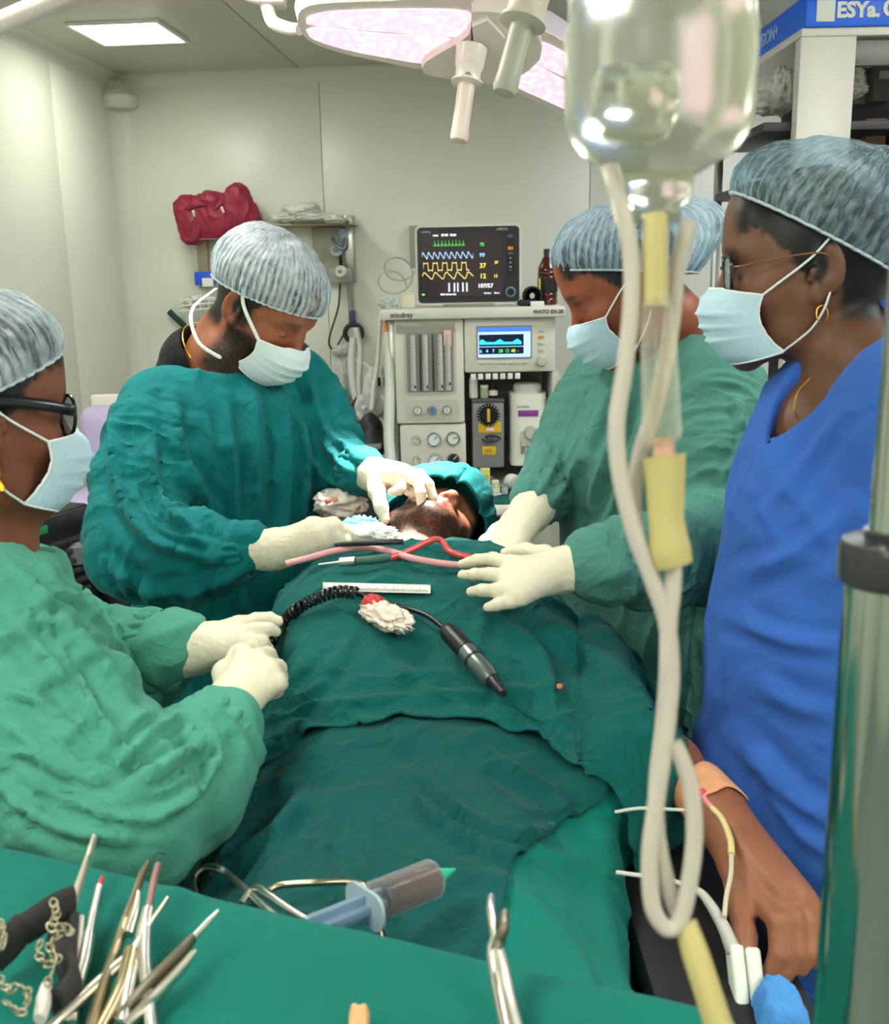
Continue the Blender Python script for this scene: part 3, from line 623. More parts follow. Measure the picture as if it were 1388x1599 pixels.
# ------------------------------------------------------------------ the assistant in sage green, right of the table
As = thing('person', A(*P(1020, 800, 1.78)[:2], 0), 'person in sage green gown and blue mask holding gloved hands beside the patient', 'person')
hA = hframe((-.90, -.06, -.50), (-.1, .02, 1), (0, .122, -.045), P(892, 530, 1.76))
nbA = P(1040, 556, 1.80); chA = P(1035, 690, 1.80)
exA = [([hA((0, -.025, -.05)), hA((0, -.04, -.1)), nbA, nbA+A(.01, 0, -.12)], [.052, .05, .057, .1], .03)]
body(As, hA, exA, lambda V: skin_cols(V, hA, '8a4a30'))
cap(As, hA, (0, -.012, .008), (0, -.6, 1), .121, .09, .112, lumps=[((0, -1, -.0), .045, .10), ((0, -.9, .35), .02, .2)], m=cap_mat('cap_blue', 'bccfe2', .40, .26), seed=4, rip=.10)
mk, cor = mask(As, hA, m_mask)
for s, sx in ((0, -1), (1, 1)):
    strap(mk, [cor[s], hA((sx*.08, .01, -.005)), hA((sx*.086, -.02, .0))], .0016); strap(mk, [cor[2+s], hA((sx*.076, .008, -.08)), hA((sx*.082, -.008, -.06)), hA((sx*.084, -.03, -.03))], .0016)
shN, shF = P(1120, 610, 1.68), P(935, 612, 1.98); sd = nrm((shN-shF)*A(1, 1, 0)); fnA = nrm(A(-.75, -.65, 0))
elN, wrN = P(1115, 850, 1.55), P(938, 880, 1.40); elF, wrF = P(880, 740, 1.92), P(842, 778, 1.78)
tor = [(chA+A(.0, .02, .085), .11), (chA+A(0, 0, -.03), .175), (chA+A(0, .0, -.25), .185), (chA+A(0, 0, -.45), .195), (A(chA[0], chA[1], .35), .225)]
armsA = [([shN, (shN+elN)/2+A(.012, 0, 0), elN, (elN+wrN)/2+A(0, 0, -.01), wrN], [.078, .078, .074, .062, .046]), ([shF, (shF+elF)/2, elF, wrF], [.075, .07, .062, .042])]
gown(As, tor, (fnA, .72), armsA, m_green, seed=9, neck=(nbA+A(-.02, 0, -.01), nbA+A(-.03, 0, .16), .074, .1), amp=.016, arm_amp=.013,
     folds=[([(960, 580), (930, 660), (890, 740), (850, 800)], 7, .009), ([(990, 580), (960, 680), (920, 790)], 7, .010), ([(940, 600), (905, 680), (870, 740)], 6, .008), ([(1010, 640), (970, 760), (945, 830)], 8, .009), ([(880, 690), (860, 740), (830, 790)], 5, .007), ([(1150, 620), (1160, 690), (1130, 750)], 6, .008)])
cuff(As, wrN-nrm(wrN-elN)*.035, wrN+nrm(wrN-elN)*.008, .056, .043, m_green, rip=.2, nrip=14); cuff(As, wrF-nrm(wrF-elF)*.03, wrF+nrm(wrF-elF)*.01, .05, .04, m_green, rip=.18)
W1 = P(869, 892, 1.40); K = [P(797, 881, 1.40), P(790, 901, 1.375), P(795, 921, 1.352), P(812, 932, 1.34)]
glove(As, [([P(932, 886, 1.40), P(905, 884, 1.40), W1], [.036, .033, .027], .012)] + [([W1, k], [.019, .0135], .02) for k in K] + [
    ([K[0], P(770, 873, 1.42), P(745, 875, 1.445), P(722, 881, 1.462)], [.0115, .0095, .0085, .007], .004),
    ([K[1], P(766, 897, 1.39), P(742, 897, 1.415), P(722, 898, 1.435)], [.0115, .0095, .0085, .007], .004),
    ([K[2], P(774, 922, 1.355), P(753, 922, 1.372), P(736, 924, 1.388)], [.0115, .0095, .0085, .007], .004),
    ([K[3], P(796, 940, 1.338), P(778, 944, 1.345), P(762, 948, 1.352)], [.0105, .009, .008, .0065], .004),
    ([W1, P(850, 866, 1.45), P(820, 860, 1.48), P(790, 864, 1.49)], [.018, .0125, .0105, .0085])], seed=3)
W1 = P(810, 822, 1.72); K = [P(782, 845, 1.68), P(790, 850, 1.665), P(797, 856, 1.655), P(804, 862, 1.65)]
glove(As, [([P(843, 784, 1.775), P(828, 800, 1.75), W1], [.036, .034, .029], .012)] + [([W1, k], [.02, .014], .02) for k in K] + [
    ([K[0], P(765, 858, 1.655), P(752, 868, 1.63), P(742, 876, 1.61)], [.012, .0095, .0085, .007], .004),
    ([K[1], P(776, 864, 1.64), P(764, 874, 1.615), P(756, 882, 1.60)], [.012, .0095, .0085, .007], .004),
    ([K[2], P(786, 870, 1.63), P(776, 880, 1.605), P(770, 886, 1.59)], [.0115, .0095, .0085, .007], .004),
    ([K[3], P(796, 874, 1.625), P(790, 882, 1.61), P(786, 888, 1.60)], [.0105, .009, .008, .0065], .004),
    ([W1, P(776, 830, 1.715), P(758, 846, 1.69), P(746, 860, 1.665)], [.018, .0125, .0105, .0085])], seed=4)
# dark tie loop at the nape
MB().tube([P(1078, 515, 1.80), P(1090, 498, 1.79), P(1108, 500, 1.78), P(1112, 514, 1.78)], .006, 8, True, None, .4, 5).build('neck_tie', fabric('tie_dark', '1d4444'), As)
legs(As, P(1035, 800, 1.8), fnA, fabric('trouser_green', '2c5c4e'))

# ------------------------------------------------------------------ the nurse in blue scrubs, front right
Nb = thing('person', A(*P(1300, 900, 1.27)[:2], 0), 'person in royal blue scrubs and thin glasses standing beside the hanging drip bottle', 'person')
hB = hframe((-.985, .10, -.06), (-.05, 0, 1), (-.088, -.012, -.012), P(1296, 420, 1.17))
nbB = P(1345, 575, 1.24); chB = P(1352, 790, 1.25)
shBn, shBf = P(1440, 640, 1.12), P(1310, 675, 1.38)
elBn = P(1500, 1010, 1.08)
exB = [([hB((0, -.03, -.05)), hB((0, -.035, -.1)), nbB, nbB+A(-.01, .0, -.10)], [.054, .052, .06, .085], .03),
       ([nbB+A(0, 0, -.06), P(1285, 690, 1.26), P(1290, 740, 1.26)], [.06, .071, .06], .03)]
wB = elBn+A(-.03, .13, -.19); wB2 = shBf+A(.08, .02, -.45)
exB += [([nbB+A(.02, -.05, -.09), shBn+A(0, .01, -.01), elBn, wB], [.05, .05, .04, .027], .02), ([nbB+A(.0, .04, -.09), shBf, shBf+A(.07, .02, -.24), wB2], [.05, .048, .04, .027], .02)]
for w_ in (wB, wB2):
    for j_ in range(4): exB.append(([w_, w_+A(-.02, -.03+.02*j_, -.075), w_+A(-.035, -.036+.023*j_, -.115), w_+A(-.03, -.036+.023*j_, -.145)], [.02, .013, .0095, .008], .008))
    exB.append(([w_, w_+A(-.035, -.035, -.045), w_+A(-.055, -.04, -.085)], [.018, .012, .009], .008))
body(Nb, hB, exB, lambda V: skin_cols(V, hB, '6f4a38', hairline=.04))
cap(Nb, hB, (0, -.016, .022), (0, -.62, 1), .126, .092, .105, lumps=[((0, -.9, .5), .04, .22)], m=cap_mat('cap_slate', 'aec4d2', .30, .15), seed=6, rip=.07)
mk, cor = mask(Nb, hB, m_mask)
for s, sx in ((0, -1), (1, 1)):
    strap(mk, [cor[s], hB((sx*.08, .01, -.0)), hB((sx*.084, -.012, .022))], .0014); strap(mk, [cor[2+s], hB((sx*.076, .008, -.08)), hB((sx*.082, -.006, -.058)), hB((sx*.083, -.014, -.035))], .0014)
glasses(Nb, hB, lw=.048, lh=.040, r=.0022, temple_r=.0011, col='1a1615', templecol='7d5b41', tz=.004)
MB().tube([hB((-.085+.003*math.sin(t), -.004+.0065*math.cos(t), -.062+.0095*math.sin(t))) for t in np.linspace(0, 2*math.pi, 20)], .0009, 6, False).build('hoop_earring', mat('gold', 'c89a3c', rough=.3, metal=1.), Nb)
MB().tube([P(1248, 655, 1.165), P(1240, 640, 1.16), P(1246, 612, 1.165), P(1265, 590, 1.17)], .0009, 6, True, None, None, 6).build('necklace', mat('gold', 'c89a3c'), Nb)
fB = nrm(A(-.97, .1, 0)); tor = [(chB+A(.02, 0, .16), .09), (P(1292, 720, 1.27), .085), (chB+A(.02, 0, .06), .13), (chB+A(.005, 0, -.05), .152), (chB+A(-.008, 0, -.2), .158), (chB+A(-.01, .0, -.38), .165), (A(chB[0], chB[1], .62), .165)]
armsB = [([nbB+A(.02, -.04, -.05), shBn, (shBn*.45+elBn*.55)], [.06, .075, .07]), ([nbB+A(0, .05, -.05), shBf, shBf+A(.06, .0, -.2)], [.06, .07, .066])]
gown(Nb, tor, (A(0, 1, 0), 1.12), armsB, m_blue, name='scrub_top', seed=14, amp=.009, arm_amp=.007, k=.07, tors=(5, 5, 4), h=.006,
     neck=(P(1226, 700, 1.215), P(1338, 535, 1.18), .022, .07),
     folds=[([(1320, 640), (1260, 720), (1200, 800)], 10, .005), ([(1330, 790), (1250, 860), (1150, 900)], 12, .007), ([(1320, 1010), (1230, 1000), (1130, 960)], 10, .006), ([(1310, 1290), (1230, 1240), (1150, 1150)], 14, .010), ([(1310, 1340), (1250, 1300), (1190, 1230)], 10, .008), ([(1310, 1120), (1240, 1100), (1170, 1060)], 12, .006)])
legs(Nb, P(1310, 900, 1.27), fB, m_blue, .66)

# ------------------------------------------------------------------ the assistant in mint green, front left
Lf = thing('person', A(*P(-60, 1000, 1.12)[:2], 0), 'person in mint green gown and black glasses working at the left table edge', 'person')
hL = hframe((.68, .72, -.12), (.0, .05, 1), (.086, -.012, -.012), P(-22, 655, 1.06))
nbL = P(-40, 850, 1.17); chL = P(-15, 1042, 1.17)
exL = [([hL((0, -.03, -.05)), hL((0, -.035, -.1)), nbL, nbL+A(0, 0, -.1)], [.054, .052, .06, .09], .03)]
body(Lf, hL, exL, lambda V: skin_cols(V, hL, '7c4a35'))
cap(Lf, hL, (0, -.012, .012), (0, -.5, 1), .121, .092, .11, lumps=[((0, -.9, .3), .03, .2)], m=cap_mat('cap_white', 'dfe9ee'), seed=8, rip=.10)
mk, cor = mask(Lf, hL, m_mask)
for s, sx in ((0, -1), (1, 1)):
    strap(mk, [cor[s], hL((sx*.08, .01, -.01)), hL((sx*.086, -.012, .01))], .0016); strap(mk, [cor[2+s], hL((sx*.076, .008, -.085)), hL((sx*.082, -.006, -.062)), hL((sx*.084, -.014, -.04))], .0016)
glasses(Lf, hL, lw=.05, lh=.046, r=.0021, temple_r=.0030, col='0f1114', sq=.48, tz=.004)
e = hL((.083, -.006, -.052)); MB().lathe([(.0, .0), (.004, -.001), (.004, -.005), (.0075, -.012), (.008, -.02), (.006, -.023), (.0105, -.031), (.012, -.0345), (.0, -.036)], Fr(e), 20).build('drop_earring', mat('gold_bright', 'd79b2a', rough=.3, metal=1.), Lf)
shN = P(-10, 968, 1.03); elN = P(165, 1265, .98); wrN = P(350, 1142, 1.10); shF = P(30, 988, 1.34); elF = P(170, 1050, 1.40); wrF = P(262, 1010, 1.33)
tor = [(chL+A(-.02, 0, .055), .095), (chL+A(-.01, 0, -.04), .16), (chL+A(0, 0, -.2), .185), (chL+A(0, 0, -.42), .195), (A(chL[0], chL[1], .35), .22)]
armsL = [([shN, (shN+elN)/2+A(-.01, 0, -.01), elN, (elN+wrN)/2+A(.012, 0, -.014), wrN], [.08, .083, .08, .06, .037]), ([shF, elF, wrF], [.075, .07, .046])]
def exl(F): F.cap(nbL+A(.01, 0, -.06), nbL+A(.01, 0, -.14), .08, .11, .05)
gown(Lf, tor, (nrm(A(.74, .66, 0)), .78), armsL, m_mint, seed=21, amp=.017, arm_amp=.015, neck=(nbL+A(.01, .0, -.0), nbL+A(.03, 0, .16), .075, .1), extra=exl,
     folds=[([(40, 900), (110, 980), (200, 1080)], 9, .008), ([(10, 960), (90, 1050), (190, 1170)], 10, .010), ([(0, 1120), (90, 1190), (200, 1220)], 10, .009), ([(200, 1240), (270, 1190), (340, 1150)], 9, .010), ([(240, 1280), (300, 1240), (350, 1170)], 8, .009), ([(180, 1200), (240, 1140), (300, 1110)], 7, .008), ([(0, 1230), (90, 1290), (200, 1310)], 9, .008), ([(70, 937), (117, 968), (187, 1015)], 5, .006), ([(0, 1078), (58, 1093), (101, 1125)], 5, .006), ([(90, 1007), (129, 1062), (152, 1125)], 5, .006), ([(152, 1125), (203, 1179), (242, 1210)], 5, .007), ([(0, 1171), (47, 1179), (98, 1210), (156, 1222)], 5, .007), ([(90, 1164), (129, 1191), (187, 1203)], 5, .006), ([(203, 1218), (250, 1191), (297, 1164)], 5, .008), ([(219, 1242), (273, 1226), (312, 1195)], 5, .007), ([(289, 1125), (308, 1171), (304, 1210)], 4, .007), ([(324, 1131), (340, 1164), (343, 1199)], 4, .006), ([(78, 1234), (164, 1273), (250, 1281)], 5, .006), ([(25, 1296), (58, 1270), (50, 1220)], 5, .006), ([(20, 880), (60, 930), (80, 1000)], 5, .006), ([(120, 900), (160, 970), (215, 1060)], 5, .006), ([(290, 1130), (320, 1180), (350, 1200)], 6, .006)])
cuff(Lf, wrN-nrm(wrN-elN)*.03, wrN+nrm(wrN-elN)*.008, .047, .042, m_mint, rip=.16); cuff(Lf, wrF-nrm(wrF-elF)*.035, wrF+nrm(wrF-elF)*.006, .056, .044, m_mint, rip=.2, nrip=14)
W1 = P(310, 1012, 1.325); K = [P(372, 978, 1.345), P(368, 990, 1.32), P(362, 1004, 1.305), P(354, 1016, 1.30)]
glove(Lf, [([P(262, 1012, 1.33), P(285, 1014, 1.325), W1], [.037, .034, .03], .012)] + [([W1, k], [.02, .0145], .02) for k in K] + [
    ([K[0], P(402, 968, 1.35), P(420, 966, 1.35), P(434, 970, 1.35)], [.012, .0098, .0088, .0075], .004),
    ([K[1], P(398, 984, 1.315), P(418, 982, 1.315), P(430, 986, 1.32)], [.012, .0098, .0088, .0075], .004),
    ([K[2], P(392, 1002, 1.30), P(410, 1004, 1.305), P(418, 1012, 1.315)], [.012, .0098, .0088, .0075], .004),
    ([K[3], P(382, 1018, 1.295), P(398, 1022, 1.30), P(406, 1028, 1.31)], [.011, .009, .0082, .007], .004),
    ([W1, P(336, 998, 1.37), P(372, 990, 1.39), P(402, 996, 1.385)], [.018, .0135, .0105, .0085])], seed=5)
W1 = P(364, 1096, 1.125); K = [P(380, 1022, 1.165), P(403, 1030, 1.15), P(420, 1046, 1.14), P(431, 1066, 1.135)]
glove(Lf, [([P(346, 1148, 1.10), P(352, 1132, 1.105), P(356, 1122, 1.11)], [.038, .037, .034], .004), ([P(354, 1126, 1.11), W1], [.031, .027], .006), ([P(374, 1070, 1.16), P(404, 1072, 1.16)], [.020, .020], .012)] + [([W1, k], [.0215, .0115], .012) for k in K] + [
    ([K[0], P(394, 1012, 1.19), P(410, 1022, 1.21), P(408, 1040, 1.21)], [.0122, .0105, .0095, .008], .004),
    ([K[1], P(417, 1024, 1.18), P(426, 1038, 1.195), P(420, 1052, 1.195)], [.0122, .0105, .0095, .008], .004),
    ([K[2], P(433, 1044, 1.165), P(436, 1058, 1.18), P(428, 1068, 1.18)], [.012, .0102, .0092, .008], .004),
    ([K[3], P(436, 1066, 1.15), P(430, 1078, 1.165), P(420, 1082, 1.165)], [.0115, .0095, .0085, .0075], .004),
    ([W1, P(352, 1052, 1.17), P(374, 1022, 1.205), P(394, 1012, 1.215)], [.018, .0135, .0108, .0088])], seed=6)
legs(Lf, P(-10, 1000, 1.17), (.74, .66), fabric('trouser_mint', '2f6a58'))
# ------------------------------------------------------------------ operating table, patient and drapes
AX0 = A(-.135, 1.0); AXD = nrm(A(-.09, 1.0)); AXN = A(AXD[1], -AXD[0])      # table axis (towards the head) and its right
ZT = .885
def zc(y): return np.interp(y, [.3, .8, 1.0, 1.2, 1.35, 1.52, 1.60, 1.68, 1.8], [.945, .945, .965, 1.005, 1.042, 1.074, 1.058, .99, .93])
def wbody(y): return np.interp(y, [.3, .9, 1.2, 1.45, 1.58, 1.66, 1.75], [.19, .2, .22, .232, .222, .17, .10])
def weL(y): return np.interp(y, [.3, .9, 1.3, 1.5, 1.6, 1.7], [.23, .225, .215, .21, .195, .13])
def weR(y): return np.interp(y, [.3, .9, 1.0, 1.07, 1.14, 1.35, 1.5, 1.6, 1.7], [.185, .18, .195, .27, .315, .315, .25, .19, .13])
def ztop(s, y):
    t = np.clip(np.abs(s)/wbody(y), 0, 1.0); ex = np.interp(y, [.8, 1.1, 1.3], [2.4, 3.2, 5.]); g = (1-t**ex)
    arm = .112*np.exp(-((s-.25)/.06)**2)*np.clip((y-.93)/.1, 0, 1)*np.clip((1.55-y)/.15, 0, 1)
    legs_ = .02*np.exp(-((np.abs(s)-.1)/.05)**2)*np.clip((1.0-y)/.2, 0, 1)
    return ZT+(zc(y)-ZT)*g+arm+legs_
def dsurf(a, y, off=0.):
    """point of the sheet at arc position a across the table and y along it"""
    sg = np.sign(a); we = np.where(a > 0, weR(y), weL(y)); b = np.abs(a); rnd = .035
    over = np.maximum(b-we, 0); s = np.where(b < we, b, we+rnd*(1-np.exp(-over/rnd)))
    z = ztop(sg*np.minimum(b, we), y)-np.maximum(over-rnd*(1-np.exp(-over/rnd)), 0)-.25*rnd*(1-np.exp(-over/rnd))
    fl = np.clip(over/.25, 0, 1)*.018*np.sin(y*26+2*np.sin(y*9)+sg); s = s+fl*0+fl
    s = sg*s; XY = AX0+np.multiply.outer(y-AX0[1], AXD)+s[..., None]*AXN
    return np.concatenate([XY, z[..., None]], -1)
def dheight(p):
    q = np.asarray(p)[:2]-AX0; y = AX0[1]+q@AXD; s = q@AXN; return float(ztop(np.clip(s, -weL(y), weR(y)), y))
def Pd(px, py, off=0.):
    """where the view ray of a photo pixel meets the drape (plus off)"""
    X, Y, D = DRP; r = np.hypot(X-px, Y-py); m = r < 9
    if not m.any(): m = r < r.min()+6
    dm = D[m].min(); w = m & (D < dm+.03); k = 1/(r[w]+1.); d = float((D[w]*k).sum()/k.sum()); d = min(d, dm+.012)
    return P(px, py, d-2.6*off-.004)
FOLDK = 1.7; DRP = [np.zeros(0), np.zeros(0), np.zeros(0)]
def sheet(name, a0, a1, y0, y1, off, m, label, cat, na=150, ny=190, seed=1, amp=.006, folds=(), edge=None, hang=.35, group=None):
    """a0/a1 functions of y giving the side borders, y0/y1 functions of a giving the ends"""
    u, v = np.meshgrid(np.linspace(0, 1, na), np.linspace(0, 1, ny), indexing='xy')
    yy = .5*(y0(0)+y1(0))+(v-.5)*(y1(0)-y0(0)); aa = a0(yy)+(a1(yy)-a0(yy))*u; yy = y0(aa)+(y1(aa)-y0(aa))*v; aa = a0(yy)+(a1(yy)-a0(yy))*u
    V = dsurf(aa, yy).reshape(-1, 3)
    idx = np.arange(na*ny).reshape(ny, na); Q = np.stack([idx[:-1, :-1], idx[:-1, 1:], idx[1:, 1:], idx[1:, :-1]], -1).reshape(-1, 4)
    N = vnormals(V, Q); V = V+N*off
    p = V*A(7, 7, 5)+1.8*(np.stack([fbm(V*5, seed+1, 2), fbm(V*5, seed+2, 2), fbm(V*5, seed+3, 2)], 1)-.5)
    V = V+N*((fbm(p*.8, seed, 3)-.5)*amp*1.6+ridge(p, seed+7, 6)*amp*1.1+ridge(p*2.0, seed+9, 8)*amp*.7)[:, None]
    if folds: V = pxfold(V, vnormals(V, Q), folds)
    pr = proj(V); DRP[0] = np.concatenate([DRP[0], pr[0]]); DRP[1] = np.concatenate([DRP[1], pr[1]]); DRP[2] = np.concatenate([DRP[2], pr[2]])
    o = obj(name, V, Q, m, None, True); s = o.modifiers.new('solid', 'SOLIDIFY'); s.thickness = .003; s.offset = -1
    return tag(o, label, cat, group)
m_drape = fabric('drape_teal', '005654', var=.10, cre=.55)
m_drape2 = fabric('drape_dark', '004b4b', var=.10, cre=.55)
m_sheet = fabric('sheet_green', '006e63', var=.06, cre=.25)
sheet('table_sheet', lambda y: 0*y-.55, lambda y: 0*y+.62, lambda a: 0*a+.30, lambda a: 0*a+1.03, .004, m_sheet, 'bright green base sheet hanging at the near right table corner', 'sheet', seed=5, amp=.008, ny=110)
sheet('leg_drape', lambda y: 0*y-.56, lambda y: np.interp(y, [.3, .85, .97, 1.04, 1.2], [.03, .10, .16, .25, .45]), lambda a: 0*a+.34, lambda a: 0*a+1.17, .0115, m_drape2, 'dark teal drape over the legs, under the syringe', 'drape', seed=5, amp=.008, ny=130,
      folds=[([(600, 1190), (700, 1290), (820, 1340), (880, 1370)], 9, .006), ([(480, 1230), (430, 1300), (330, 1370)], 10, .007), ([(640, 1200), (760, 1290), (860, 1300)], 7, .005), ([(760, 1180), (860, 1240), (905, 1310)], 9, .007), ([(520, 1250), (500, 1330), (520, 1400)], 12, .005)])
hem = lambda a: np.interp(a, [-.6, -.22, -.1, .05, .15, .22, .30, .40, .62], [.93, 1.045, 1.085, 1.10, 1.08, 1.045, 1.0, .99, 1.0])
sheet('chest_drape', lambda y: 0*y-.56, lambda y: np.interp(y, [.9, 1.05, 1.2, 1.4, 1.7], [.40, .42, .6, .62, .5]), hem, lambda a: np.interp(np.abs(a), [0, .1, .2, .4, .6], [1.655, 1.65, 1.62, 1.60, 1.58]), .020, m_drape, 'teal drape covering the chest, with ruler and gauze on it', 'drape', seed=5, amp=.008, na=210, ny=220,
      folds=[([(440, 1130), (560, 1150), (700, 1160), (840, 1180)], 8, .008), ([(400, 1200), (520, 1165), (620, 1150)], 9, .008), ([(740, 1000), (760, 960), (770, 930)], 10, .008), ([(790, 960), (850, 1040), (870, 1130)], 12, .008), ([(830, 960), (920, 1020), (1000, 1100)], 12, .008), ([(500, 1100), (640, 1090), (760, 1080), (880, 1075)], 8, .004), ([(480, 1010), (440, 1100), (380, 1180)], 10, .006), ([(540, 1010), (500, 1060), (450, 1120)], 9, .005), ([(590, 1020), (690, 1090), (800, 1130)], 9, .004), ([(760, 1090), (840, 1150), (900, 1200)], 8, .007), ([(960, 1020), (1000, 1090), (1030, 1160)], 9, .006), ([(450, 900), (430, 960), (400, 1040)], 9, .006)])
# raised hem edge of the chest drape, a thick rolled seam
# operating table: black mattress, frame, column
TB = thing('operating_table', A(AX0[0], AX0[1], 0), 'operating table with black mattress under the green drapes', 'table')
tf = lambda s, y, z: A(*(AX0+(y-1.0)*AXD+s*AXN), z)
tfr = Fr(A(AX0[0], AX0[1], 0), A(*AXN, 0), A(*AXD, 0), (0, 0, 1))
MB(tfr).box((0, .06, ZT-.045), (.40, 1.95, .07), .02).build('mattress', mat('black_vinyl', '17171b', rough=.45, noise=.2, nscale=8.), TB)
MB(tfr).box((0, .06, ZT-.095), (.37, 1.9, .03), .006).build('table_frame', mat('steel', 'b9bcbd', rough=.3, metal=1.), TB)
MB(tfr).box((0, .4, .42), (.24, .3, .70), .03).build('column', mat('steel_white', 'c9ccc8', rough=.4), TB)
MB(tfr).box((0, .45, .05), (.40, .8, .09), .03).build('base', mat('steel_white', 'c9ccc8'), TB)
AB = thing('arm_board', tf(.37, .98, .75), 'black padded arm board under the patient\'s bare hand', 'arm board')
MB(tfr).box((.30, .0, ZT-.05), (.15, .62, .05), .02).build('pad', mat('black_vinyl_purple', '100c10', rough=.65, noise=.3, nscale=6.), AB)
MB(tfr).box((.28, .0, ZT-.085), (.16, .5, .018), .004).build('board', mat('steel', 'b9bcbd'), AB)
HR = tag(MB(tfr).lathe([(.02, 0), (.10, 0), (.115, .02), (.11, .05), (.07, .062), (.03, .045), (.0, .043)], Fr(tf(-.06, 1.88, ZT-.008)), 28).build('head_rest', mat('black_vinyl', '17171b')), 'dark ring cushion under the patient\'s head', 'head rest')

# the patient: one continuous skin surface for head, neck, chest and left arm
PT = thing('person', tf(0, 1.2, ZT), 'patient lying under teal drapes with bearded face turned up', 'person')
hP = hframe((.56, -.02, .83), (.2, .96, -.13), (0, 0, 0), P(668, 842, 1.94))
nbP = tf(.0, 1.63, .985)
wr = P(1098, 1240, 1.16)
armP = [tf(.16, 1.48, .955), tf(.24, 1.28, .93), P(1050, 1195, 1.23), wr]
K = [P(1176, 1392, 1.01), P(1218, 1392, .995), P(1246, 1408, .985), P(1262, 1432, .98)]
W1 = P(1120, 1272, 1.12)
hand = [(armP, [.045, .04, .032, .0255], .02), ([wr, W1], [.0255, .026], .015)] + [([W1, k_], [.022, .0150], .02) for k_ in K] + [
    ([K[0], P(1214, 1440, .955), P(1216, 1490, .945), P(1200, 1524, .945)], [.0122, .0098, .009, .0078], .003),
    ([K[1], P(1240, 1438, .955), P(1244, 1490, .945), P(1226, 1522, .945)], [.0122, .0098, .009, .0078], .003),
    ([K[2], P(1263, 1444, .96), P(1266, 1486, .95), P(1250, 1512, .95)], [.0118, .0095, .0088, .0076], .003),
    ([K[3], P(1278, 1460, .97), P(1280, 1488, .965), P(1270, 1502, .965)], [.0105, .0085, .0078, .007], .003),
    ([P(1128, 1296, 1.10), P(1146, 1352, 1.05), P(1156, 1412, 1.0), P(1162, 1462, .965), P(1166, 1496, .95)], [.02, .0150, .0125, .0108, .0092], .008)]
hand += [([W1+(CAM-W1)*.018, (W1+K[i])/2+(CAM-W1)*.020, K[i]+(CAM-K[i])*.013], [.0045, .0042, .0065], .007) for i in range(4)]
chestP = [([hP((0, -.02, -.06)), nbP+A(0, 0, .01), tf(0, 1.5, .975)], [.058, .062, .085], .03), ([tf(-.11, 1.5, .96), tf(.13, 1.5, .96)], [.055, .055], .04), ([tf(-.05, 1.45, .97), tf(-.04, 1.1, .92)], [.08, .05], .05), ([tf(.05, 1.45, .97), tf(.04, 1.1, .92)], [.08, .05], .05)]
def colP(V):
    C = skin_cols(V, hP, '8f5a42', beard=.85, lip='a04f49', hair='17110f')
    return C
body(PT, hP, hand+chestP, colP, h=.003, mname='skin_patient')
# hood of teal cloth round the crown
fh = hframe((.50, -.20, .84), (-.12, 1, .12), (0, 0, 0), P(652, 803, 1.90))
cap(PT, hP, (.004, .012, .012), (.10, .10, 1), .118, .098, .10, lumps=[((.7, .2, .3), .02, .2), ((0, .8, .6), .02, .2)], m=m_teal, name='head_wrap', seed=12, nrip=9, rip=.10, pw=.62, trim=False).modifiers.new('solid', 'SOLIDIFY').thickness = .004
# white gauze tucked at the neck
def crumple(name, c, r, m, parent, seed, amp=.6, fr=None, n=28, sc=1.):
    c = np.asarray(c, float); V = []; rows = n; cols = n*2
    for i in range(rows+1):
        for j in range(cols):
            t = math.pi*i/rows; p = 2*math.pi*j/cols; V.append((math.sin(t)*math.cos(p), math.sin(t)*math.sin(p), math.cos(t)))
    V = np.array(V); f = 1+amp*(ridge(V*2.2*sc+seed, seed, 2)-.5)+amp*.5*(ridge(V*5*sc+seed, seed+3, 2)-.5)
    V = V*f[:, None]*np.asarray(r); V = c+(V@fr.R if fr is not None else V)
    Fc = np.array([[i*cols+j, (i+1)*cols+j, (i+1)*cols+(j+1) % cols, i*cols+(j+1) % cols] for i in range(rows) for j in range(cols)])
    return obj(name, V, Fc, m, parent, True)
m_gauze = mat('gauze_white', 'ece6df', rough=.95, bump=.5, bscale=260., noise=.05, nscale=40.)
tag(crumple('gauze_swab', P(576, 838, 1.70), (.040, .03, .02), m_gauze, None, 4), 'white gauze swab tucked under the patient\'s jaw', 'gauze')
tag(crumple('cloth_scrap', P(562, 822, 1.76), (.03, .025, .014), mat('cloth_cyan', '3fb6c4', rough=.9), None, 8), 'small cyan cloth beside the white swab', 'cloth')

FOLDK = 1.35
# tape, cannula and clip on the bare arm
def patch(name, c, u, v, w, l, m, parent, arm0, arm1, rad):
    a = nrm(arm1-arm0); V = []; nu, nv = 14, 12; out = nrm(u-a*(u@a)); side = np.cross(a, out)
    for i in range(nv):
        for j in range(nu):
            t = (j/(nu-1)-.5)*w; s = (i/(nv-1)-.5)*l+.003*math.sin(j*1.3); ctr = c+a*s; r = rad(s)
            V.append(ctr+r*(math.cos(t)*out+math.sin(t)*side))
    idx = np.arange(nu*nv).reshape(nv, nu); Q = np.stack([idx[:-1, :-1], idx[:-1, 1:], idx[1:, 1:], idx[1:, :-1]], -1).reshape(-1, 4)
    o = obj(name, V, Q, m, parent, True); s = o.modifiers.new('solid', 'SOLIDIFY'); s.thickness = .0015; s.offset = 1; return o
m_tape = mat('tape_peach', 'e8a27a', rough=.85, noise=.08, nscale=60., bump=.3, bscale=500.)
TP = thing('cannula', P(1108, 1250, 1.12), 'cannula with pink cap taped to the patient\'s wrist', 'cannula')
patch('adhesive_tape', P(1108, 1252, 1.14), nrm(CAM-wr)+A(.1, 0, .2), None, 3.2, .058, m_tape, TP, armP[2], W1, lambda s: .0325)
cn = P(1096, 1240, 1.112)
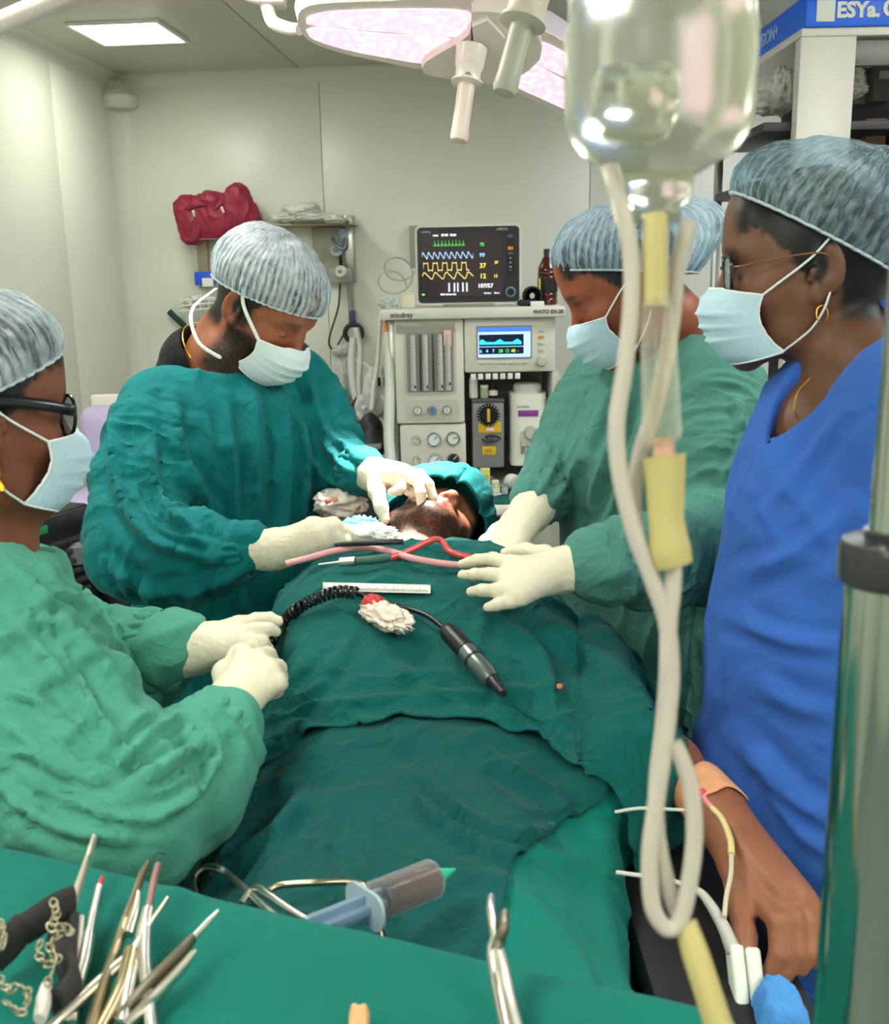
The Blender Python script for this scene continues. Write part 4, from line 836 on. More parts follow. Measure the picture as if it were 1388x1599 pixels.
MB().lathe([(.004, 0), (.0065, 0), (.0065, .006), (.005, .0075), (0, .0075)], axfr(cn, CAM-cn), 16).build('port_cap', mat('cap_pink', 'd8475a', rough=.4), TP)
MB().tube([cn, P(1103, 1252, 1.095), P(1112, 1262, 1.085)], [.0035, .003, .0028], 8).build('hub', mat('hub_pink', 'e88f98', rough=.35), TP)
MB().tube([P(1112, 1262, 1.085), P(1128, 1280, 1.065), P(1140, 1310, 1.035), P(1142, 1334, 1.015)], .0034, 10, True, None, None, 6).build('latex_sleeve', mat('latex_cream', 'dcc488', rough=.5), TP)
MB().tube([P(1142, 1334, 1.015), P(1141, 1365, 1.0), P(1134, 1400, .98), P(1131, 1432, .96)], .0024, 10, True, None, None, 6).build('line', glass('tube_clear', 'e6dcc8', .2, .45), TP)
OX = thing('oximeter_clip', P(1168, 1590, .93), 'white finger clip sensor with white cable on the thumb', 'sensor')
m_ox = mat('clip_white', 'dfe0d6', rough=.45, noise=.04, nscale=30.)
oa = P(1158, 1478, .955); ob = P(1172, 1610, .915); of = axfr(oa, ob-oa, CR); L_ = np.linalg.norm(ob-oa)
MB(of).box((-.007, 0, L_*.5), (.013, .024, L_), .004, seg=3).build('clip_arm', m_ox, OX)
MB(of).box((.0075, 0, L_*.5), (.014, .024, L_*.95), .004, seg=3).build('clip_arm', m_ox, OX)
MB(of).box((.001, -.006, L_*.62), (.012, .012, .02), .003).build('hinge', mat('clip_grey', 'a9aaa2', rough=.5), OX)
MB(of).lathe([(.0, -.0125), (.0055, -.0125), (.0055, -.011), (.0, -.011)], Fr(of((.009, 0, L_*.62)), of.R[0], of.R[2], -of.R[1]), 18).build('button', mat('clip_pale_grey', 'c9cac0', rough=.5), OX)  # button a little greyer than the clip arms
MB().tube([P(1146, 1486, .95), P(1128, 1444, .965), P(1100, 1400, .99), P(1080, 1386, 1.0)], [.0075, .006, .0045, .0028], 10, True, None, None, 6).build('strain_relief', mat('cable_grey', 'b7b2ab', rough=.5), OX)
MB().tube([P(1080, 1386, 1.0), P(1040, 1372, 1.02), P(1000, 1367, 1.03), P(962, 1362, 1.03)], .0022, 8, True, None, None, 6).build('cable', mat('cable_white', 'cfcdc4', rough=.5), OX)
tag(MB().tube([P(960, 1268, 1.09), P(1000, 1262, 1.09), P(1050, 1264, 1.09), P(1085, 1266, 1.09)], .0018, 8, True, None, None, 6).build('sensor_wire', mat('cable_white', 'cfcdc4')), 'thin white wire crossing from drape to wrist', 'wire')
tag(crumple('pad_cloth', P(1214, 1598, .91), (.026, .04, .036), fabric('cloth_lightblue', '4a8ad0', var=.05), None, 15, amp=.22, sc=.45), 'light blue cloth bunched beneath the patient\'s curled fingers', 'cloth')
# ------------------------------------------------------------------ anaesthesia machine with monitor, vaporizers and small items
_o = P(739, 600, 3.9); _dm = 3.9
MF = Fr(A(_o[0], _o[1], 0), _r, A(-_r[1], _r[0], 0), (0, 0, 1))      # x right, y away, z up; front plane at y=0
def MX(px): return (px-739)/410.0
def MZ(py): return float(P(739, py, 3.9)[2])
m_cream = mat('machine_cream', 'd9d4c9', rough=.38, noise=.02, nscale=6.)
m_cream2 = mat('machine_cream_dark', 'c4bfb5', rough=.42, noise=.02, nscale=6.)  # darker cream for posts, bezels and knobs
m_grey = mat('machine_grey', '8f8f8d', rough=.45); m_dark = mat('dark_plastic', '17181c', rough=.35); m_white = mat('white_plastic', 'e8e6de', rough=.4)
m_steel = mat('steel', 'b9bcbd', rough=.3, metal=1.); m_ink = mat('ink_grey', '4a4a4c', rough=.6)
AM = thing('anaesthesia_machine', MF((0, .2, 0)), 'cream anaesthesia machine with gauges and small blue screen against the back wall', 'machine')
def face(x, z, y=0., fr=MF):     # frame on the front: x right, y up, z towards the viewer
    return Fr(fr((x, y, z)), fr.R[0], fr.R[2], -fr.R[1])
def mb(): return MB(MF)
zs0, zs1 = MZ(496), MZ(479)
mb().box((0, .22, (zs0+zs1)/2), (.69, .52, zs1-zs0), .008).build('top_shelf', m_cream, AM)
mb().box((-.165, .2, (MZ(662)+zs0)/2), (.262, .4, zs0-MZ(662)), .01).build('flowmeter_module', m_cream, AM)
zg0 = .69
mb().box((-.158, .21, (zg0+MZ(664))/2), (.255, .4, MZ(664)-zg0), .008).build('gauge_module', m_cream, AM)
mb().box((.14, .21, (MZ(582)+zs0)/2), (.345, .42, zs0-MZ(582)), .01).build('screen_module', m_cream, AM)
mb().box((.14, .40, (.69+MZ(582))/2), (.345, .02, MZ(582)-.69), .003).build('bay_back', m_grey, AM)
mb().box((.311, .18, (.69+MZ(582))/2), (.028, .38, MZ(582)-.69), .006).build('side_post', m_cream2, AM)
mb().box((-.305, .2, .98), (.03, .3, .72), .006).build('side_rail', mat('alu', 'b9b7b1', rough=.3, metal=.9), AM)
mb().box((0, .03, .675), (.64, .74, .035), .01).build('worktop', m_white, AM)
mb().box((0, .2, .40), (.60, .40, .50), .012).build('base_cabinet', m_cream2, AM)
for k in range(3):
    dr = mb().box((0, -.006, .23+.15*k), (.54, .02, .135), .006).build('drawer', m_cream, AM); mb().box((0, -.022, .27+.15*k), (.2, .014, .014), .004).build('handle', m_dark, dr)
for sx in (-1, 1):
    for sy in (0, 1): MB().lathe([(.0, -.012), (.045, -.012), (.05, -.005), (.05, .005), (.045, .012), (0, .012)], Fr(MF((sx*.25, .05+.32*sy, .05)), MF.R[1], MF.R[2], MF.R[0]), 18).build('caster', m_dark, AM)
mb().box((0, .2, .13), (.56, .4, .05), .01).build('chassis', m_grey, AM)
# flowmeter window
wx0, wx1, wz0, wz1 = MX(636), MX(709), MZ(611), MZ(517)
fo = MB(face((wx0+wx1)/2, (wz0+wz1)/2)); fo.prism(rrect(wx1-wx0+.02, wz1-wz0+.02, .012), .004, z0=.0); fo.build('window_bezel', m_cream2, AM)
fo = MB(face((wx0+wx1)/2, (wz0+wz1)/2)); fo.prism(rrect(wx1-wx0, wz1-wz0, .008), .003, z0=.003); fo.build('window_back', mat('window_grey', '8f8c88', rough=.35), AM)
for k, px in enumerate((646, 657, 665, 677, 688, 700)):
    if k in (1, 3):
        mb().box((MX(px), -.011, (wz0+wz1)/2), (.004, .008, wz1-wz0-.01), .001).build('divider', m_dark, AM); continue
    tb = MB().lathe([(.0, 0), (.010, 0), (.010, wz1-wz0-.014), (0, wz1-wz0-.014)], Fr(MF((MX(px), -.012, wz0+.007))), 14).build('flow_tube', glass('flow_glass', 'e3e3df', .1, .35), AM)
    mb().box((MX(px)+.006, -.022, wz0+.022+.01*(k % 2)), (.006, .004, .012), .001).build('float', m_dark, tb)
    s_ = mb()
    for j in range(14): s_.box((MX(px)-.003, -.0225, wz0+.03+j*.0125), (.007 if j % 2 else .011, .0006, .0012))
    s_.build('scale_marks', m_ink, tb)
mb().box((MX(700), -.014, MZ(526)), (.03, .01, .06), .004).build('peach_tag', mat('tag_peach', 'e8b7a4', rough=.6), AM)
mb().box((MX(666), -.006, MZ(510)), (.22, .004, .034), .002).build('clear_cover', glass('cover_film', 'd6d2c6', .15, .5), AM)
# knob strip
fo = MB(face(MX(674), MZ(640))); fo.prism(rrect(.205, .078, .02), .004); fo.build('knob_panel', m_cream2, AM)
for px, col in ((651, 'd7d6d0'), (674, '5a86b8'), (697, 'd7d6d0')):
    kf = face(MX(px), MZ(640), -.004); kb = MB().lathe([(.017, 0), (.017, .008), (.0135, .022), (.0, .022)], kf, 20).build('flow_knob', m_grey, AM)
    MB().lathe([(.0125, .0222), (.0, .0232)], kf, 18, cap=False).build('knob_face', mat('knob_'+col, col, rough=.4), kb); MB(kf).box((.0, .003, .0235), (.002, .012, .001)).build('pointer', m_dark, kb)
# gauges
for px, py, r, rim, dial, ang in ((648, 688, .0165, 'b8b5ad', 'cfcac0', 30), (676, 688, .027, '5f87a6', 'e4e4e0', 50), (706, 687, .026, '2f6a55', 'e2e2dc', 20), (648, 722, .0165, 'b8b5ad', 'cfcac0', 60), (677, 723, .027, '8f9aa6', 'e4e4e0', 40), (706, 721, .027, 'b3b0a8', '20262c', 45)):
    gf = face(MX(px), MZ(py)); g = MB().lathe([(r, 0), (r, .010), (r*.86, .013), (r*.84, .008), (0, .008)], gf, 28).build('gauge', mat('rim_'+rim, rim, rough=.35), AM)
    MB().lathe([(r*.84, .0085), (0, .0088)], gf, 24, cap=False).build('dial', mat('dial_'+dial, dial, rough=.5), g)
    a = math.radians(ang); MB(gf).tube([(0, 0, .0098), (r*.7*math.cos(a), r*.7*math.sin(a), .0098)], r*.06, 6).build('needle', m_white if dial == '20262c' else m_ink, g)
    tk = MB(gf)
    for j in range(9):
        b = math.radians(-45+j*33.75); tk.box((r*.72*math.cos(b), r*.72*math.sin(b), .0092), (r*.06, r*.06, .0006))
    tk.build('tick_marks', m_ink if dial != '20262c' else m_white, g)
text('panel_marks', '·   ·   ·', .012, face(MX(664), MZ(706), -.001), m_ink, AM)
text('maker_lettering', 'mindray', .026, face(MX(613), MZ(492), -.041), m_ink, AM, bold=.0006)
text('model_lettering', 'WATO EX-20', .019, face(MX(831), MZ(490), -.041), m_ink, AM, bold=.0008)
# machine screen
sx0, sx1, sz0, sz1 = MX(747), MX(828), MZ(558), MZ(511)
fo = MB(face((sx0+sx1)/2, (sz0+sz1)/2)); fo.prism(rrect(sx1-sx0+.012, sz1-sz0+.012, .006), .003); fo.build('screen_bezel', m_grey, AM)
def lit(name, col, e): return mat('lit_'+name, col, rough=.2, emit=e, ecol=col)
scr = mb().box(((sx0+sx1)/2, -.004, (sz0+sz1)/2), (sx1-sx0, .003, sz1-sz0), .001).build('screen', lit('pale', 'a9c4ef', .8), AM)
mb().box(((sx0+sx1)/2, -.006, sz1-.008), (sx1-sx0, .001, .016)).build('title_bar', lit('bar', '3f6fd0', .9), scr)
mb().box(((sx0+sx1)/2-.011, -.006, (sz0+sz1)/2+.008), (.168, .001, .044)).build('wave_pane', lit('navy', '101c30', .5), scr)
mb().box(((sx0+sx1)/2-.011, -.006, sz0+.026), (.168, .001, .026)).build('value_pane', lit('navy', '101c30', .5), scr)
xs = np.linspace(sx0+.006, sx0+.164, 60); wv = [0.004+.009*max(0, math.sin((x-sx0)*95))**2+.004*math.exp(-(((x-sx0)*15) % 1)*5) for x in xs]
V = [(x, -.0072, (sz0+sz1)/2-.002+h) for x, h in zip(xs, wv)]+[(x, -.0072, (sz0+sz1)/2-.007) for x in xs]; n = len(xs)
obj('flow_wave', [MF(v) for v in V], [[i, i+1, n+i+1, n+i] for i in range(n-1)], lit('cyan', '35c6d8', 1.), scr, False)
for k, (c, tx) in enumerate((('9fd0ff', '6'), ('9fd0ff', '4'), ('9fd0ff', '7'), ('59e05a', '28'), ('59e05a', '12'), ('d8e04a', '40'), ('59e05a', '-'))):
    text('readout', tx, .017, face(sx0+.006+k*.0235, sz0+.019, -.007), lit('t'+c, c, 1.2), scr, .0003)
for py, c in ((517, 'cfcac0'), (527, 'e0913a'), (537, 'cfcac0'), (547, 'cfcac0')): mb().box((MX(845), -.002, MZ(py)), (.022, .008, .011), .003).build('key', mat('key_'+c, c, rough=.4), AM)
MB().lathe([(.02, 0), (.02, .01), (.016, .022), (0, .022)], face(MX(845), MZ(565)), 24).build('dial_knob', m_cream2, AM)
for k in range(7): mb().box((MX(753+k*11.3), -.002, MZ(567)), (.019, .008, .010), .003).build('soft_key', m_cream2, AM)
for k in range(7): mb().box((MX(739+k*11.5), .0, MZ(588)), (.02, .003, .022), .001).build('hanging_tab', m_white, AM)
# green cloth on the worktop
ww = mb(); V = []
nx, ny = 30, 20
for j in range(ny):
    for i in range(nx): x = -.02+.30*i/(nx-1); y = -.325+.33*j/(ny-1); V.append((x, y, .6955+.0012*math.sin(i*.7+j*.4)+(0 if j else -.012)))
o = obj('instrument_cloth', [MF(v) for v in V], [[j*nx+i, j*nx+i+1, (j+1)*nx+i+1, (j+1)*nx+i] for j in range(ny-1) for i in range(nx-1)], fabric('cloth_green_dark', '0b5b55'), None, True); o.modifiers.new('s', 'SOLIDIFY').thickness = .002
tag(o, 'dark green cloth spread on the machine worktop', 'cloth')
WT = .698
def mp(px, dep): return A(MX(px)*(3.9+dep)/3.9, dep)     # machine local x,y for a pixel column at depth offset dep
# vaporizers
VZ = MZ(738)
VA = thing('vaporizer', MF((MX(762), .08, VZ)), 'grey vaporizer with black dial and yellow labels', 'vaporizer')
z0, z1 = VZ, MZ(630); mb().box((MX(762), .09, (z0+z1)/2), (.122, .15, z1-z0), .008).build('housing', mat('vap_grey', '85878a', rough=.4), VA)
mb().box((MX(762), .09, z1+.004), (.126, .155, .012), .003).build('lid', mat('vap_dark', '4c4f54', rough=.4), VA)
df = face(MX(762), MZ(650), .015); dl = MB().lathe([(.043, 0), (.043, .016), (.036, .024), (0, .024)], df, 36).build('dial', m_dark, VA)
tk = MB(df)
for j in range(20): b = j*math.pi/10; tk.box((.0385*math.cos(b), .0385*math.sin(b), .0225), (.003, .003, .002))
tk.build('dial_marks', m_white, dl); MB(df).box((0, 0, .03), (.012, .05, .012), .002).build('grip', mat('label_amber', 'd9a93a', rough=.5), dl)
mb().box((MX(764), .013, MZ(671)), (.088, .002, .042), .001).build('label', mat('label_yellow', 'e8b71e', rough=.5), VA); mb().box((MX(765), .011, MZ(674)), (.03, .002, .012)).build('label_window', m_white, VA)
mb().tube([(MX(752), .004, MZ(690)), (MX(760), -.008, MZ(694)), (MX(772), -.012, MZ(692)), (MX(780), -.004, MZ(688)), (MX(770), .0, MZ(684)), (MX(756), .0, MZ(686))], .004, 8, True, None, None, 5).build('lock_loop', m_dark, VA)
MB().lathe([(.014, 0), (.014, .014), (.01, .018), (0, .018)], face(MX(764), MZ(688), .015), 18).build('filler_knob', m_ink, VA)
lb = mb().box((MX(763), .013, MZ(709)), (.052, .002, .034), .001).build('label', mat('label_yellow', 'e8b71e'), VA); text('label_print', 'ISO', .018, face(MX(755.5), MZ(711.5), .0115), m_ink, lb, .0003)
VB = thing('vaporizer', MF((MX(827), .07, MZ(735))), 'white vaporizer with purple labels and ribbed round cap', 'vaporizer')
z0, z1 = MZ(735), MZ(618); w = MB(Fr(MF((MX(826), .09, 0)), *MF.R))
V2 = w.prism(rrect(.138, .16, .035), z1-z0, z0=z0); w.build('housing', m_white, VB)
cp = MB(); rr = .052; pr = [(rr*1.05, 0), (rr*1.05, .012), (rr, .014), (rr, .026), (rr*.9, .034), (0, .035)]; cp.lathe(pr, Fr(MF((MX(826), .09, z1)), *MF.R), 36); c_ = cp.build('cap', mat('vap_cap', 'c9c7bf', rough=.45), VB)
rb = MB(Fr(MF((MX(826), .09, z1)), *MF.R))
for j in range(28): b = 2*math.pi*j/28; rb.box((rr*1.01*math.cos(b), rr*1.01*math.sin(b), .019), (.004, .004, .012))
rb.build('ribs', mat('vap_cap', 'c9c7bf'), c_)
for (a, b, c, d) in ((809, 841, 644, 654), (824, 838, 699, 714)): mb().box((MX((a+b)/2), .009, MZ((c+d)/2)), ((b-a)/410, .003, (d-c)*.002374), .001).build('label', mat('label_purple', '8d3f97', rough=.5), VB)
text('maker_lettering', 'mindray', .015, face(MX(807), MZ(640), .009), m_ink, VB, .0003)
mb().box((MX(828), .004, MZ(690)), (.07, .012, .06), .006).build('filler_block', m_cream, VB)
MB().lathe([(.026, 0), (.026, .02), (.02, .028), (0, .028)], face(MX(828), MZ(680), .0), 24).build('filler_knob', m_cream2, VB)
mb().box((MX(816), .006, MZ(704)), (.014, .01, .05), .003).build('sight_glass', m_grey, VB); MB().lathe([(.005, 0), (.005, .004), (0, .004)], face(MX(831), MZ(719), .009), 12).build('drain_screw', m_dark, VB)
# small things on the vaporizer and worktop
def vial(px, py0, py1, dep, r, label, body_m, cap_m, cat='vial', neck=.6, lab=None, name='vial', grp=None, z=None):
    x, y = mp(px, dep); d = 3.9+dep; z0 = float(P(px, py1, d)[2]) if z is None else z; H = (py1-py0)*d/1600*.98
    t = thing(name, MF((x, y, z0)), label, cat, grp)
    MB().lathe([(r*.9, 0), (r, .003), (r, H*.58), (r*.95, H*.62), (r*neck, H*.74), (r*neck, H*.78), (0, H*.78)], Fr(MF((x, y, z0))), 20).build('glass', body_m, t)
    MB().lathe([(r*neck*1.2, H*.77), (r*neck*1.2, H*.97), (r*neck, H), (0, H)], Fr(MF((x, y, z0))), 18).build('cap', cap_m, t)
    if lab: MB().lathe([(r*1.02, H*.15), (r*1.02, H*.5)], Fr(MF((x, y, z0))), 20, cap=False).build('paper_label', lab, t)
    return t
m_clr = glass('vial_clear', 'dfe6e4', .1, .4); zl = MZ(630)+.010
m_lab = mat('paper_white', 'e6e6e0', rough=.8)
vial(771, 601, 625, .08, .017, 'small brown vial with white label on the grey vaporizer', mat('brown_glass', '3a1c14', rough=.15), m_dark, lab=m_lab, z=zl)
vial(757, 605, 626, .07, .016, 'small clear vial with white cap on the grey vaporizer', glass('vial_green', 'c9d8b0', .1, .3), m_white, neck=.85, z=zl)
tag(MB().lathe([(.0, 0), (.017, .002), (.017, .07), (.012, .082), (0, .084)], Fr(MF((MX(740), .07, zl))), 18).build('gauze_roll', m_gauze), 'white gauze roll standing on the grey vaporizer', 'gauze')
yb = thing('medicine_box', MF((*mp(754, -.14), WT)), 'upright pale yellow medicine carton on the green cloth', 'box')
x, y = mp(754, -.14); MB(MF).box((x, y, WT+.048), (.036, .028, .096), .001).build('carton', mat('carton_yellow', 'd8cf74', rough=.7), yb); MB(MF).box((x, y-.0145, WT+.06), (.028, .001, .03)).build('print_panel', mat('carton_print', 'b7b258', rough=.7), yb)
vial(770, 738, 762, -.16, .018, 'short clear vial right beside the yellow carton', glass('vial_yellow', 'd9d694', .1, .3), m_white, z=WT, lab=m_lab)
bt = thing('infusion_bottle', MF((*mp(800, -.1), WT)), 'clear round bottle with white label lying on the worktop', 'bottle')
bo = MF((*mp(792, -.06), WT+.032)); bd = nrm(MF((*mp(818, -.16), WT+.030))-bo)
MB().lathe([(0, 0), (.026, .004), (.03, .012), (.03, .075), (.014, .095), (.014, .108), (0, .108)], axfr(bo, bd), 22).build('shell', m_clr, bt); MB().lathe([(.0305, .02), (.0305, .06)], axfr(bo, bd), 22, cap=False).build('paper_label', m_lab, bt); MB().lathe([(.016, .104), (.016, .118), (0, .119)], axfr(bo, bd), 18).build('cap', m_grey, bt)
vial(822, 738, 764, -.2, .014, 'small upright dropper bottle with pale blue cap', glass('vial_clear', 'dfe6e4'), mat('cap_paleblue', 'b9d3e6', rough=.5), z=WT, neck=.5)
vial(785, 740, 756, -.15, .012, 'tiny vial with dark blue cap between carton and bottle', glass('vial_clear', 'dfe6e4'), mat('cap_blue', '27408f', rough=.5), z=WT, neck=.9)
lg = thing('laryngoscope', MF((*mp(735, -.02), WT)), 'black laryngoscope handle lying behind the yellow carton', 'instrument')
q0, q1 = MF((*mp(722, -.03), WT+.02)), MF((*mp(752, -.0), WT+.022)); MB().tube([q0, q1], [.018, .018], 14).build('handle', m_dark, lg); MB().tube([q1, q1+A(.02, 0, .012), q1+A(.05, .02, .0)], [.008, .008, .005], 8, True, None, None, 4).build('blade', m_steel, lg)
sy = thing('syringe', MF((*mp(765, -.24), WT)), 'small clear syringe lying on the worktop cloth', 'syringe')
q0, q1 = MF((*mp(748, -.24), WT+.008)), MF((*mp(772, -.2), WT+.008)); MB().tube([q0, q1], [.007, .007], 12).build('barrel', m_clr, sy); MB().tube([q1, q1+(q1-q0)*.3], [.003, .003], 8).build('plunger', m_white, sy)
tag(MB().tube([MF((*mp(803, -.24), WT+.012)), MF((*mp(818, -.26), WT+.012))], [.011, .011], 10).build('cotton_roll', mat('skin_bandage', 'd98a5c', rough=.8)), 'small orange plaster roll at the worktop edge', 'plaster')

# patient monitor on the top shelf
mz0 = zs1
MO = thing('patient_monitor', MF((MX(735), .1, mz0)), 'patient monitor with coloured waveforms on top of the machine', 'monitor')
mf = Fr(MF((MX(734.5), .06, mz0+.008)), MF.R[0], nrm(MF.R[1]*math.cos(.07)+MF.R[2]*math.sin(-.07)*0), MF.R[2])
a = math.radians(-3); mf = Fr(mf.o, MF.R[0]*math.cos(a)+MF.R[1]*math.sin(a), -MF.R[0]*math.sin(a)+MF.R[1]*math.cos(a), (0, 0, 1))
MWd, MHt = .40, .295
def mface(x, z, y=0.): return Fr(mf((x, y, z)), mf.R[0], mf.R[2], -mf.R[1])
MB(mface(0, MHt/2)).prism(rrect(MWd, MHt, .022), .05, z0=-.05).build('casing', m_cream, MO)
MB(mface(0, MHt/2)).prism(rrect(MWd-.018, MHt-.018, .016), .003, z0=.0).build('bezel', mat('bezel_black', '26272c', rough=.3), MO)
SW, SH, SXc, SZc = .312, .232, -.026, MHt/2
ms = MB(mface(SXc, SZc)).prism(rrect(SW, SH, .003), .002, z0=.003).build('screen', mat('screen_dark', '2a2026', rough=.16, spec=.6, emit=.05, ecol='6a5560'), MO)
def wave(name, fn, x0, x1, z, col, th=.0016, n=150):
    X = np.linspace(x0, x1, n); Z = np.array([z+fn((x-x0)/(x1-x0)) for x in X]); t = np.gradient(Z, X); k = th*np.sqrt(1+t*t)
    V = [mf((x, -.0056, zz+kk)) for x, zz, kk in zip(X, Z, k)]+[mf((x, -.0056, zz-kk)) for x, zz, kk in zip(X, Z, k)]
    obj(name, V, [[i, n+i, n+i+1, i+1] for i in range(n-1)], lit(name+col, col, .9), ms, False)
sl_, sb_ = SXc-SW/2, SZc-SH/2
ecg = lambda t: .018*math.exp(-(((t*9) % 1-.5)/.05)**2)+.004*math.exp(-(((t*9) % 1-.75)/.1)**2)
wave('ecg_trace', ecg, sl_+.05, sl_+.17, sb_+.188, '4fc04a', .0009)
wave('pleth_trace', lambda t: .011*math.sin(t*9*2*math.pi+.6*math.sin(t*9*2*math.pi)), sl_+.008, sl_+.20, sb_+.152, '9db8e8')
wave('co2_trace', lambda t: .013*math.tanh(5*math.sin(t*4.8*2*math.pi)), sl_+.012, sl_+.185, sb_+.111, 'd8c06a')
wave('resp_trace', lambda t: .012*math.sin(t*4.6*2*math.pi+.5*math.sin(t*4.6*2*math.pi)), sl_+.008, sl_+.20, sb_+.078, 'd8c06a')
def mt(s, px, py, size, col): return text('readout', s, size, Fr(mf((px, -.0056, py)), mf.R[0], mf.R[2], -mf.R[1]), lit('m'+col, col, 1.0), ms, .0002, bold=.0004)
mt('37', sl_+.224, sb_+.104, .024, 'e6cf5a'); mt('12', sl_+.224, sb_+.066, .024, 'e6cf5a'); mt('99', sl_+.224, sb_+.144, .02, '8fb4f0'); mt('72', sl_+.226, sb_+.184, .016, '59d052')
mt('107/57', sl_+.216, sb_+.031, .021, 'e8e8ee'); mt('37', sl_+.28, sb_+.118, .014, 'e6cf5a'); mt('15', sl_+.276, sb_+.068, .016, 'e6b06a')
for k, x in enumerate((.105, .125, .138, .157, .172)):
    for j in range(6): mt('88' if k != 2 else '36', sl_+x, sb_+.018+j*.0056, .0062, 'c9cdd6')
mt('Adult', sl_+.05, sb_+.222, .009, 'd8dae0'); mt('07-05  12:36', sl_+.082, sb_+.222, .011, 'eceef2'); mt('Main Screen Set', sl_+.075, sb_+.006, .009, 'e0e2ea'); mt('Review', sl_+.24, sb_+.008, .009, 'a8c0f0'); mt('Menu', sl_+.278, sb_+.008, .009, 'a8c0f0'); mt('BIS', sl_+.004, sb_+.006, .009, '7fd06a')
text('maker_lettering', 'mindray', .011, mface(-.175, MHt-.028, -.0032), m_white, MO, .0003); text('model_lettering', 'uMEC12', .012, mface(.105, MHt-.024, -.0032), m_white, MO, .0003)
ks = MB(mface(.158, MHt*.62)).prism(rrect(.028, .155, .004), .002, z0=.003).build('key_strip', m_dark, MO)
for k, (dz, c, h) in enumerate(((.066, '5a5a60', .012), (.022, 'd98a2a', .012), (.004, '5b5348', .010), (-.014, '8a8a90', .006), (-.03, '9a9aa0', .006), (-.046, 'b0b0b6', .006), (-.058, '9a9aa0', .003))): MB(mface(.158, MHt*.62+dz)).prism(rrect(.020 if h > .008 else .009, h, .002), .0015, z0=.005).build('key', mat('mkey_'+c, c, rough=.4), ks)
MB().lathe([(.0195, .003), (.0195, .008), (.017, .009), (.0165, .006), (.0, .006)], mface(.158, .045), 28).build('knob_ring', mat('ring_blue', '7a98a8', rough=.35), MO); MB().lathe([(.0125, .005), (.0125, .02), (.011, .022), (0, .022)], mface(.158, .045), 24).build('knob', m_dark, MO)
MB(mf).box((0, .06, .0), (.2, .12, .016), .004).build('stand_foot', m_grey, MO); MB(mf).box((-.2, .06, .2), (.05, .03, .12), .004).build('side_bracket', mat('bracket_grey', '9a9c95', rough=.5), MO)
# bottle, cuff, box and rolled tube on the shelf
t = thing('brown_bottle', MF((MX(856)*1.04, .14, mz0)), 'brown plastic bottle with black cap on the machine shelf', 'bottle')
bf = Fr(MF((MX(856)*1.035, .14, mz0))); m_amb = mat('amber_plastic', '4a1710', rough=.18, spec=.6, coat=.3)
MB().lathe([(.034, 0), (.038, .005), (.038, .02), (.0355, .024), (.038, .028), (.038, .04), (.0355, .044), (.038, .048), (.038, .105), (.0355, .109), (.038, .113), (.038, .122), (.0355, .126), (.038, .13), (.036, .142), (.018, .178), (.014, .184), (.014, .192), (0, .192)], bf, 28).build('bottle_body', m_amb, t)
MB().lathe([(.0155, .186), (.0155, .208), (.014, .21), (0, .21)], bf, 20).build('cap', m_dark, t)
lf = MB(); lf.lathe([(.0385, .05), (.0385, .1)], bf, 28, cap=False); lv = lf.build('label', mat('label_black', '1c1414', rough=.6), t)
MB(Fr(bf.o, *MF.R)).box((-.031, -.024, .075), (.012, .002, .05)).build('label_strip', mat('label_ochre', 'cdbf4a', rough=.6), lv)
bc = thing('pressure_cuff', MF((MX(833), .06, mz0)), 'rolled black cuff lying between monitor and brown bottle', 'cuff')
MB().lathe([(.03, -.03), (.036, -.026), (.036, .026), (.03, .03), (.012, .03), (.012, -.03)], Fr(MF((MX(833), .06, mz0+.037)), MF.R[2], MF.R[0], MF.R[1]), 22, cap=False).build('roll', mat('cuff_black', '24292d', rough=.8, bump=.3, bscale=100.), bc)
MB(MF).box((MX(826), .05, mz0+.012), (.08, .09, .022), .009).build('fold', mat('cuff_black', '24292d'), bc)
tag(MB(MF).box((MX(838), -.01, mz0+.009), (.05, .03, .018), .002).build('paper_packet', m_white), 'small white packet at the shelf edge below the cuff', 'packet')
cb = thing('probe_box', MF((MX(640), .08, mz0)), 'small cream box beside the monitor on the shelf', 'box')
MB(MF).box((MX(640), .08, mz0+.026), (.056, .07, .05), .003).build('carton', mat('carton_cream', 'dcd6bf', rough=.7), cb); MB(MF).box((MX(640), .08, mz0+.053), (.058, .072, .006), .001).build('lid', mat('carton_cream', 'dcd6bf'), cb)
tag(crumple('plastic_wrap', MF((MX(610), .02, mz0+.02)), (.03, .03, .022), glass('film', 'e6ebe8', .15, .5), None, 31), 'crumpled clear wrap on the left shelf end', 'wrapper')
tb_ = MB()
pts = [MF((MX(612)+.06*math.cos(t*1.0)-.0+.02*t*.2, .16+.02*math.sin(t*2), mz0+.07+.055*math.sin(t)+.008*t)) for t in np.linspace(0, 13, 70)]
tag(MB().tube(pts, .0035, 7).build('coiled_tubing', glass('tube_pale', 'dfe3dc', .2, .5)), 'loops of clear tubing above the left shelf end', 'tubing')
